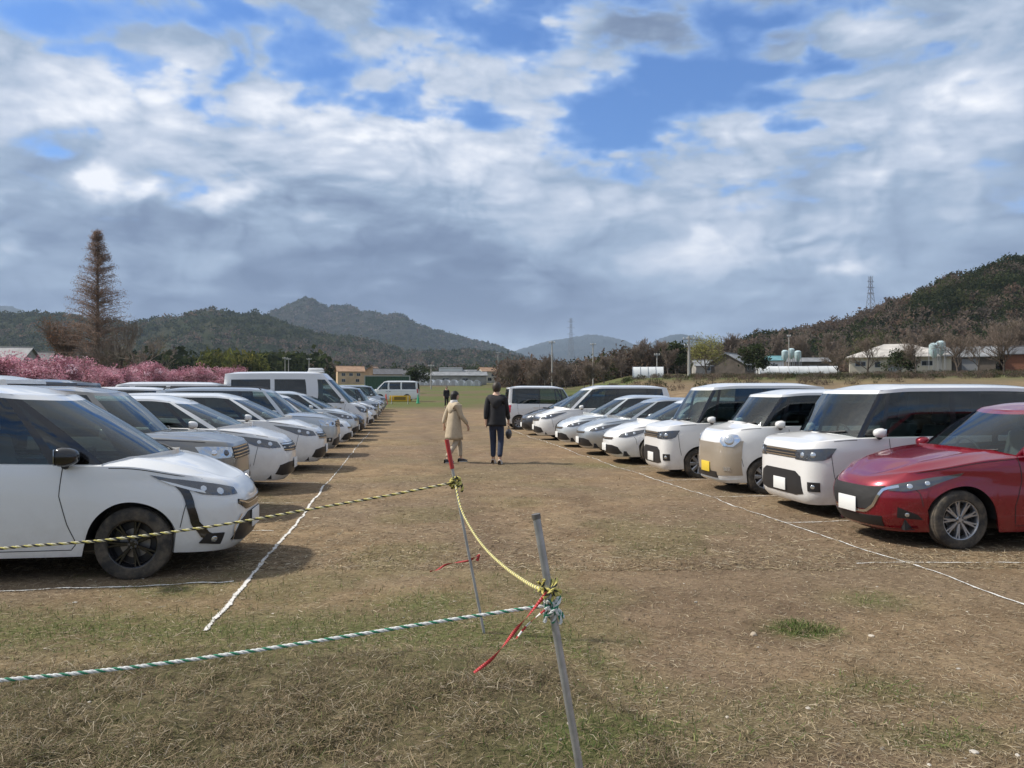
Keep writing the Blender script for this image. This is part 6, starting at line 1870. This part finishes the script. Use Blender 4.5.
# fluttering plastic tape
def tape(P, w, mats_, name, label, twist=2.5, thick=.0006):
    P = catmull(P, 10); m = MB(); n = len(P); k = 0
    for i in range(n - 1):
        def fr(j):
            t = (P[min(j + 1, n - 1)] - P[max(j - 1, 0)]).normalized(); a = t.cross(Vector((.2, 1, .3))).normalized(); b = t.cross(a); th = j / n * twist * PI
            s_ = a * math.cos(th) + b * math.sin(th); return s_, t.cross(s_)
        s0, n0 = fr(i); s1, n1 = fr(i + 1)
        q = [P[i] - s0 * w / 2, P[i] + s0 * w / 2, P[i + 1] + s1 * w / 2, P[i + 1] - s1 * w / 2]
        vs = q + [q[0] + n0 * thick, q[1] + n0 * thick, q[2] + n1 * thick, q[3] + n1 * thick]
        m.add(vs, [(3, 2, 1, 0), (4, 5, 6, 7), (0, 1, 5, 4), (2, 3, 7, 6), (1, 2, 6, 5), (3, 0, 4, 7)], mats_[(i // 4) % len(mats_)])
    return tag(m.build(name, None, angle=180), label, 'tape')
tape([K1 + Vector((-.01, -.02, 0)), pt(530, 613, 2.47), pt(517, 628, 2.44), pt(505, 643, 2.42), pt(492, 658, 2.4), pt(474, 672, 2.38)], .011, [M_RED], 'red_tape', 'long red plastic tape fluttering down from the near stake')
tape([K2 + Vector((-.01, -.02, 0)), pt(538, 615, 2.46), pt(526, 626, 2.45), pt(516, 638, 2.44)], .007, [M_TW, M_RED], 'white_tape', 'short white and red tape strip hanging beside the long red tape', 1.5)
q = on_far(560)
tape([q, q + Vector((-.08, 0, -.01)), q + Vector((-.16, -.01, -.02)), q + Vector((-.22, -.02, -.05)), q + Vector((-.27, -.02, -.06))], .013, [M_RED], 'red_tape', 'red tape streamer blown left from the thin stake', 2)
tape([q, q + Vector((.03, 0, .02)), q + Vector((.06, -.01, .035)), q + Vector((.045, -.02, .0))], .022, [M_RED], 'red_tape', 'short red tape end sticking out right of the thin stake', 1)
# ------------------------------------------------------------------ people
def skin(name, J, E, rad, m, parent, root=0, sub=2):
    me = bpy.data.meshes.new(name); me.from_pydata([Vector(j) for j in J], E, []); me.materials.append(m)
    o = bpy.data.objects.new(name, me); COL.objects.link(o); o.parent = parent
    md = o.modifiers.new('s', 'SKIN'); md.use_smooth_shade = True
    for i, v in enumerate(me.skin_vertices[0].data):
        r = rad[i]; v.radius = (r, r) if not hasattr(r, '__len__') else r; v.use_root = (i == root)
    sd = o.modifiers.new('u', 'SUBSURF'); sd.levels = sub; sd.render_levels = sub
    dg = bpy.context.evaluated_depsgraph_get(); dg.update()
    nm = bpy.data.meshes.new_from_object(o.evaluated_get(dg)); o.modifiers.clear(); o.data = nm
    nm.polygons.foreach_set('use_smooth', [True] * len(nm.polygons))
    return o
SKINM = mat('skin', (.52, .33, .23), .5); HAIR = mat('hair', (.014, .012, .011), .6)
HAIRB = mat('hair_brown', (.035, .024, .016), .6)
def person(label, u, d, h, face, step, coat, coat_len, trouser, shoe, hairm, bag=None, collar=None, long_hair=False, arm=.0, wide=1.0, trouser_w=1.0):
    """face: heading in the person's own frame (radians), step: stride length"""
    x, y = at(u, d); root = empty('person', (x, y, Hs(x, y)), face); tag(root, label, 'person'); root.scale = (h / 1.7,) * 3
    s_ = step; hip = .88; sh = 1.40
    # forward is +x, left is +y
    F = {+1: (s_ * .5, .09, .075), -1: (-s_ * .5, -.09, .10)}
    Kn = {+1: (s_ * .38 + .03, .09, .48), -1: (-s_ * .10 + .06, -.09, .49)}
    J = [(0, 0, .93), (0, 0, 1.10), (.0, 0, 1.28), (.0, 0, 1.42), (.01, 0, 1.50), (.02, 0, 1.60)]; rad = [(.13, .10), (.12, .09), (.145, .10), (.09, .07), .052, .06]
    E = [(0, 1), (1, 2), (2, 3), (3, 4), (4, 5)]
    def add(pts, rs, at_):
        p = at_
        for q, r in zip(pts, rs): J.append(q); rad.append(r); E.append((p, len(J) - 1)); p = len(J) - 1
        return p
    hands = {}
    for sg in (1, -1):
        sw = -sg * s_ * .42 + (arm if sg < 0 else 0)
        add([(0, sg * .09, .86), Kn[sg], F[sg], (F[sg][0] + .10, F[sg][1], .045)], [.085, .056, .038, .034], 0)
        el = (sw * .45 - .02, sg * .205, 1.13); wr = (sw + .05, sg * .215, .90)
        a = add([(0, sg * .165, 1.39), el, wr, (wr[0] + .015, wr[1], .85)], [.052, .040, .028, (.034, .018)], 3)
        hands[sg] = (wr[0] + .02, wr[1], .82)
        for k in range(4): add([(wr[0] + .035 - k * .016, wr[1] + sg * .004, .80), (wr[0] + .037 - k * .016, wr[1] - sg * .008, .775 - (.008 if k in (1, 2) else 0))], [.0095, .0085], a)
        add([(wr[0] + .045, wr[1] - sg * .012, .845), (wr[0] + .055, wr[1] - sg * .02, .815)], [.010, .009], a)
    body = skin('body', J, E, rad, SKINM, root)
    # head: shaped from a sphere
    m = MB(); bm = bmesh.new(); bmesh.ops.create_uvsphere(bm, u_segments=24, v_segments=18, radius=1)
    for v in bm.verts:
        X, Y, Z = v.co; w = 1 - .22 * max(0, -Z) ** 1.3
        nose = .10 * math.exp(-((Y / .16) ** 2 + ((Z + .12) / .2) ** 2)) if X > 0 else 0; eye = -.05 * (math.exp(-(((abs(Y) - .35) / .16) ** 2 + ((Z - .05) / .12) ** 2))) if X > 0 else 0
        v.co = Vector((.03 + X * .098 * (1 + nose * 1.6 + eye) * w, Y * .078 * w, 1.60 + Z * .118))
    m.bm(bm, SKINM); bm.free()
    hd = m.build('head', root, angle=180)
    for sg in (1, -1):
        e = MB(); e.lathe([(0, -.006), (.012, -.003), (.014, 0), (.012, .004), (0, .006)], SKINM, 10, 'y', Matrix.Translation((.025, sg * .08, 1.59))); e.build('ear', hd)
        e = MB(); e.lathe([(0, -.004), (.011, 0), (0, .004)], mat('eye_dark', (.02, .015, .012), .2), 8, 'y', Matrix.Translation((.118, sg * .030, 1.605)) @ Matrix.Rotation(PI / 2, 4, 'Z')); e.build('eye', hd)
    e = MB(); e.box(.118, .124, -.022, .022, 1.528, 1.536, mat('lips', (.35, .13, .11), .5), .002); e.build('mouth', hd)
    m = MB(); bm = bmesh.new(); bmesh.ops.create_uvsphere(bm, u_segments=24, v_segments=16, radius=1)
    for v in bm.verts:
        X, Y, Z = v.co; lo = (-1.9 if long_hair else -.95)
        if X > .15: Z2 = max(Z, .42 - .2 * abs(Y))
        else: Z2 = Z if Z > 0 else Z * abs(lo)
        v.co = Vector((.018 + X * .112, Y * (.092 if Z > 0 or not long_hair else .085), 1.615 + Z2 * .122 + .008 * math.sin(Y * 9 + X * 7)))
    m.bm(bm, hairm); bm.free(); m.build('hair', root, angle=180)
    # clothes
    Jt = [(0, 0, .95), (0, 0, .86)]; rt = [(.145 * wide, .115), (.15 * wide, .115)]; Et = [(0, 1)]
    for sg in (1, -1):
        p = 1
        for q, r in (((0.0, sg * .085, .80), .092), (Kn[sg], .070 * trouser_w), ((F[sg][0] - .01, F[sg][1], .12 if sg > 0 else .15), .055 * trouser_w)):
            Jt.append(q); rt.append(r); Et.append((p, len(Jt) - 1)); p = len(Jt) - 1
    skin('trousers', Jt, Et, rt, trouser, root)
    zb = coat_len
    Jc = [(0, 0, 1.12), (0, 0, 1.30), (0, 0, 1.43), (.005, 0, 1.475)]; rc = [(.150 * wide, .120), (.175 * wide, .128), (.125, .10), (.075, .07)]
    Ec = [(0, 1), (1, 2), (2, 3)]
    for sg in (1, -1):
        sw = -sg * s_ * .42 + (arm if sg < 0 else 0); p = 2
        for q, r in (((0, sg * .17, 1.40), .075), ((sw * .45 - .02, sg * .208, 1.13), .060), ((sw + .04, sg * .218, .93), .048)):
            Jc.append(q); rc.append(r); Ec.append((p, len(Jc) - 1)); p = len(Jc) - 1
    skin('coat', Jc, Ec, rc, coat, root)
    sk = MB(); G = []
    for z_ in np.linspace(1.25, zb, 10):
        w_ = (1.25 - z_) / .6; a_, b_ = .120 + .045 * w_ + s_ * .10 * w_, (.163 + .035 * w_) * wide
        G.append([(a_ * math.cos(q) * (1 + .03 * math.sin(q * 5)), b_ * math.sin(q) * (1 + .03 * math.sin(q * 7 + 1)), z_) for q in [2 * PI * k / 28 for k in range(29)]])
    G.append([(x_ * .9, y_ * .9, z_ + .01) for x_, y_, z_ in G[-1]]); sk.grid(G, coat); sk.build('coat_skirt', root, angle=180)
    if collar: c = MB(); c.lathe([(.085, 1.44), (.092, 1.48), (.078, 1.52), (.060, 1.50)], collar, 20); c.build('collar', root)
    for sg in (1, -1):
        f = F[sg]; m = MB(); z0 = f[2] - .075 if sg > 0 else .012
        P = [(f[0] - .07, .036), (f[0] - .04, .042), (f[0] + .04, .044), (f[0] + .11, .044), (f[0] + .165, .036), (f[0] + .185, .02)]; hh = [.085, .10, .095, .065, .05, .03]
        G = [[(px, f[1] + w * math.cos(a), z0 + (h_ if math.sin(a) > 0 else .004) * max(0, math.sin(a)) ** .6 + .002) for a in [2 * PI * k / 14 for k in range(15)]] for (px, w), h_ in zip(P, hh)]
        m.grid(G, shoe)
        m.add([(px, f[1] + s2 * (w + .004), z) for (px, w) in P for s2 in (-1, 1) for z in (z0, z0 + .022)], [(0 + 4 * i, 1 + 4 * i, 5 + 4 * i, 4 + 4 * i) for i in range(5)] + [(2 + 4 * i, 6 + 4 * i, 7 + 4 * i, 3 + 4 * i) for i in range(5)] + [(0 + 4 * i, 4 + 4 * i, 6 + 4 * i, 2 + 4 * i) for i in range(5)], mat('sole', (.5, .5, .48), .7))
        m.build('shoe', root)
    root['hand'] = [hands[-1][0], hands[-1][1], hands[-1][2]]
    return root, hands
DEN = mat('denim_navy', (.022, .032, .065), .85); BLK = mat('cloth_black', (.016, .016, .019), .85, vary=.2, vscale=12); BEI = mat('cloth_beige', (.46, .38, .27), .9, vary=.1, vscale=10)
DW = 17.2
TOCAM = -PI / 2 - YAW            # heading of someone walking towards the camera
person('striding person in a beige coat and white collar, left of the pair', 454, DW + .3, 1.60, TOCAM + 2.2, .50, BEI, .56, mat('cloth_khaki', (.42, .36, .28), .9), mat('shoe_dark', (.03, .03, .035), .6), HAIR, collar=mat('scarf_white', (.75, .74, .72), .9), long_hair=True)
pr, hands = person('tall person in black jacket and navy jeans, right of the pair', 496.5, DW, 1.80, TOCAM + 3.0, .26, BLK, .80, DEN, mat('shoe_tan', (.50, .44, .38), .7), HAIRB, arm=.12, wide=1.1)
def handbag():
    bpy.context.view_layer.update()
    p = pr.matrix_world @ Vector((hands[-1][0], hands[-1][1] - .0, hands[-1][2] - .02)); root = empty('handbag', p - Vector((0, 0, .24)), pr.rotation_euler.z)
    tag(root, 'round dark handbag hanging from the hand of the black-jacketed person', 'bag'); m = MB(); k = mat('bag_leather', (.03, .026, .03), .45)
    bm = bmesh.new(); bmesh.ops.create_uvsphere(bm, u_segments=20, v_segments=12, radius=1)
    for v in bm.verts: v.co = Vector((v.co.x * .19, v.co.y * .07, .06 + v.co.z * (.13 if v.co.z < 0 else .10)))
    m.bm(bm, k); bm.free(); m.build('pouch', root)
    m = MB(); m.tube([(.10 * math.cos(a), 0, .12 + .12 * math.sin(a)) for a in np.linspace(0, PI, 14)], .008, k, 6); m.build('handle', root)
handbag()
person('distant person all in black standing at the end of the aisle', 446.5, 57, 1.62, TOCAM + .3, .10, BLK, .80, BLK, BLK, HAIR)
import time as _t
_t0 = _t.time()
RED = paint('red', (.23, .003, .018), .45, .26, 1.0, .12)
BEIGE = paint('beige', (.40, .34, .265), .3, .35)
TAUPE = paint('taupe', (.235, .225, .205), .6, .35)
SILV = paint('silver', (.46, .49, .51), .7, .32)
SBLUE = paint('pale_silver', (.60, .64, .66), .4, .32)
NAVY = paint('blue_grey', (.10, .14, .21), .6, .3)
DARK = paint('dark_grey', (.07, .075, .085), .6, .3)
BLACKP = paint('black', (.012, .012, .014), .2, .25)
GL = 'cars parked in the left row'; GR = 'cars parked in the right row'; GB = 'cars in the second row at left'
# ---- right row, noses towards the aisle (-x)
park(S_hatch(paint=RED), 4.88, 7.12, -1, 'red metallic hatchback, nearest car of the right row', 'car', GR)
rw = park(S_tall(rim_m=SATIN(), roof_paint=M_WHITE()), 5.10, 9.12, -1, 'white boxy tall wagon with chrome grille, behind the red hatchback', 'car', GR)
park(S_round_kei(paint=M_WHITE(), low_m=BEIGE), 4.9, 11.35, -1, 'cream and beige rounded small car with round headlamps', 'car', GR)
park(S_tall(L=3.395, W=1.475, H=1.79), 4.72, 13.65, -1, 'white boxy small car between the beige small car and the white hybrid', 'car', GR)
park(S_sedan(), 4.5, 16.2, -1, 'white low hybrid hatchback in the middle of the right row', 'car', GR)
park(S_sedan(paint=SILV, H=1.44), 4.42, 18.6, -1, 'silver-grey sedan just beyond the white hybrid', 'car', GR)
park(S_sedan(paint=SBLUE, H=1.49), 4.35, 21.0, -1, 'pale silver-blue sedan beside the large white people carrier', 'car', GR)
park(S_mpv(H=1.80, L=4.65), 4.2, 24.2, -1, 'large white people carrier near the far end of the right row', 'minivan', GR)
park(S_sedan(paint=DARK, H=1.46), 4.25, 27.2, -1, 'dark grey car behind the large white people carrier', 'car', GR)
park(S_tall(L=3.395, W=1.475, H=1.80), 4.15 + 3.4, 31.5, 1, 'white boxy van parked tail outward at the right row end', 'car', GR)
# ---- left row, noses towards the aisle (+x)
park(S_minivan_small(), -1.47, 6.98, 1, 'pearl white minivan with black wheels, nearest car of the left row', 'minivan', GL)
park(S_suv(paint=TAUPE, roof_paint=TAUPE), -2.15, 9.95, 1, 'taupe grey estate with a barred grille, second in the left row', 'car', GL)
park(S_mpv(H=1.56, L=4.5), -1.85, 12.5, 1, 'white wagon third in the left row, its mirror above the taupe bonnet', 'car', GL)
park(S_mpv(H=1.58, L=4.6, paint=M_PEARL()), -1.65, 15.7, 1, 'white low people carrier fourth in the left row', 'car', GL)
park(S_suv(paint=SILV, H=1.72, L=4.4, extra=[roof_rails]), -1.65, 19.0, 1, 'silver off-roader with roof rails in the left row', 'car', GL)
park(S_sedan(paint=M_PEARL(), H=1.55), -1.55, 22.0, 1, 'white hatchback next beyond the silver off-roader', 'car', GL)
VW = [(.82, 1.62, 1.85, 1.90, 'c'), (2.25, 2.35, 3.45, 3.45, 'p'), (3.6, 3.6, 5.0, 5.0, 'p')]
park(S_van(L=5.38, W=1.88, H=2.34, fo=1.15, wb=3.11, rake=.35, vw=VW, head=.80, extra=[roof_vent]), -1.45, 29.8, 1, 'tall white camper van with a roof vent, in the left row', 'camper van', GL)
c8 = park(S_mpv(H=1.60, paint=SBLUE), -1.5, 24.6, 1, 'silver people carrier second before the camper van', 'minivan', GL)
c9 = park(S_sedan(H=1.50, paint=BLACKP), -1.45, 27.2, 1, 'black sedan just before the camper van', 'car', GL)
def again(o, nose_x, near_y, facing, label, L, W_, group=GL):
    c = copy_tree(o); yc = near_y + W_ / 2; xc = nose_x - facing * L / 2
    c.location = (xc, yc, Hs(xc, yc)); c.rotation_euler = (0, 0, 0 if facing > 0 else PI); c['label'] = label; c['group'] = group; return c
sed = park(S_sedan(H=1.52), -1.35, 32.6, 1, 'white sedan just beyond the camper van', 'car', GL)
mpw = park(S_mpv(H=1.74), -1.3, 35.2, 1, 'white minivan second beyond the camper van', 'minivan', GL)
tal = park(S_tall(H=1.74, paint=SILV), -1.3, 38.0, 1, 'silver boxy wagon third beyond the camper van', 'car', GL)
FARL = 'car at the far end of the left row before the traffic cone'
for i, (src, L, W_) in enumerate(((sed, 4.5, 1.755), (mpw, 4.8, 1.8), (c8, 4.8, 1.8), (sed, 4.5, 1.755), (tal, 3.7, 1.67), (mpw, 4.8, 1.8))):
    again(src, -1.3, 40.6 + i * 2.7, 1, FARL, L, W_)
# ---- second row at left, tails towards us
v1 = park(S_van(L=4.9, W=1.85, H=1.93, fo=1.0, wb=2.9), -11.6, 14.2, -1, 'white tall van whose long roof shows behind the nearest cars', 'van', GB)
d1 = park(S_mpv(H=1.89, paint=DARK, roof_paint=DARK), -11.5, 17.4, -1, 'dark grey minivan in the second row, its roof above the white wagon', 'minivan', GB)
w2 = again(tal, -11.2, 20.4, -1, 'silver boxy wagon roof in the second row beyond the dark minivan', 3.7, 1.67, GB)
SR = 'car roof far back in the second row at left'
for i, (src, L, W_) in enumerate(((mpw, 4.8, 1.8), (sed, 4.5, 1.755), (v1, 4.9, 1.85), (c8, 4.8, 1.8), (tal, 3.7, 1.67), (mpw, 4.8, 1.8), (sed, 4.5, 1.755), (d1, 4.8, 1.8))):
    again(src, -11.4, 23.0 + i * 2.8, -1, SR, L, W_, GB)
hv = park(S_van(L=5.0, W=1.88, H=2.32, fo=1.0, wb=3.0, head=.78), -16.6, 20.6, 1, 'white high-roof van at the far left edge, standing tallest', 'van')
# ---- the end of the lot
x_, y_ = at(395, 74)
VF = [(.80, 1.35, 1.78, 1.82, 'c'), (1.95, 1.96, 3.0, 3.0, 'p'), (3.14, 3.14, 4.45, 4.4, 'p')]
build_car(S_van(L=4.7, W=1.70, H=1.98, vw=VF, rake=.1), (x_, y_, Hs(x_, y_)), PI + R(-8), 'white passenger van parked side-on at the end of the aisle', 'van', None, 'passenger_van')
x_, y_ = at(440, 285); c = again(tal, 0, 0, 1, 'tiny white car on the road far beyond the aisle', 3.7, 1.67); c.location = (x_, y_, Hs(x_, y_)); c.rotation_euler = (0, 0, PI - .2); del c['group']
print('cars', _t.time() - _t0)

# ------------------------------------------------------------------ the air
def haze():
    m = bpy.data.materials.new('haze'); m.use_nodes = True; nt = NT(m.node_tree)
    out = nt.n('ShaderNodeOutputMaterial'); v = nt.n('ShaderNodeVolumePrincipled')
    v.inputs['Color'].default_value = (.62, .78, 1.0, 1); v.inputs['Density'].default_value = HAZE_D; v.inputs['Anisotropy'].default_value = .0
    nt.l(v.outputs[0], out.inputs['Volume'])
    b = MB(); b.box(-15000, 15000, -15000, 15000, -260, 800, m); o = b.build('haze', smooth=False); tag(o, kind='stuff')
HAZE_D = 7.5e-5
haze()
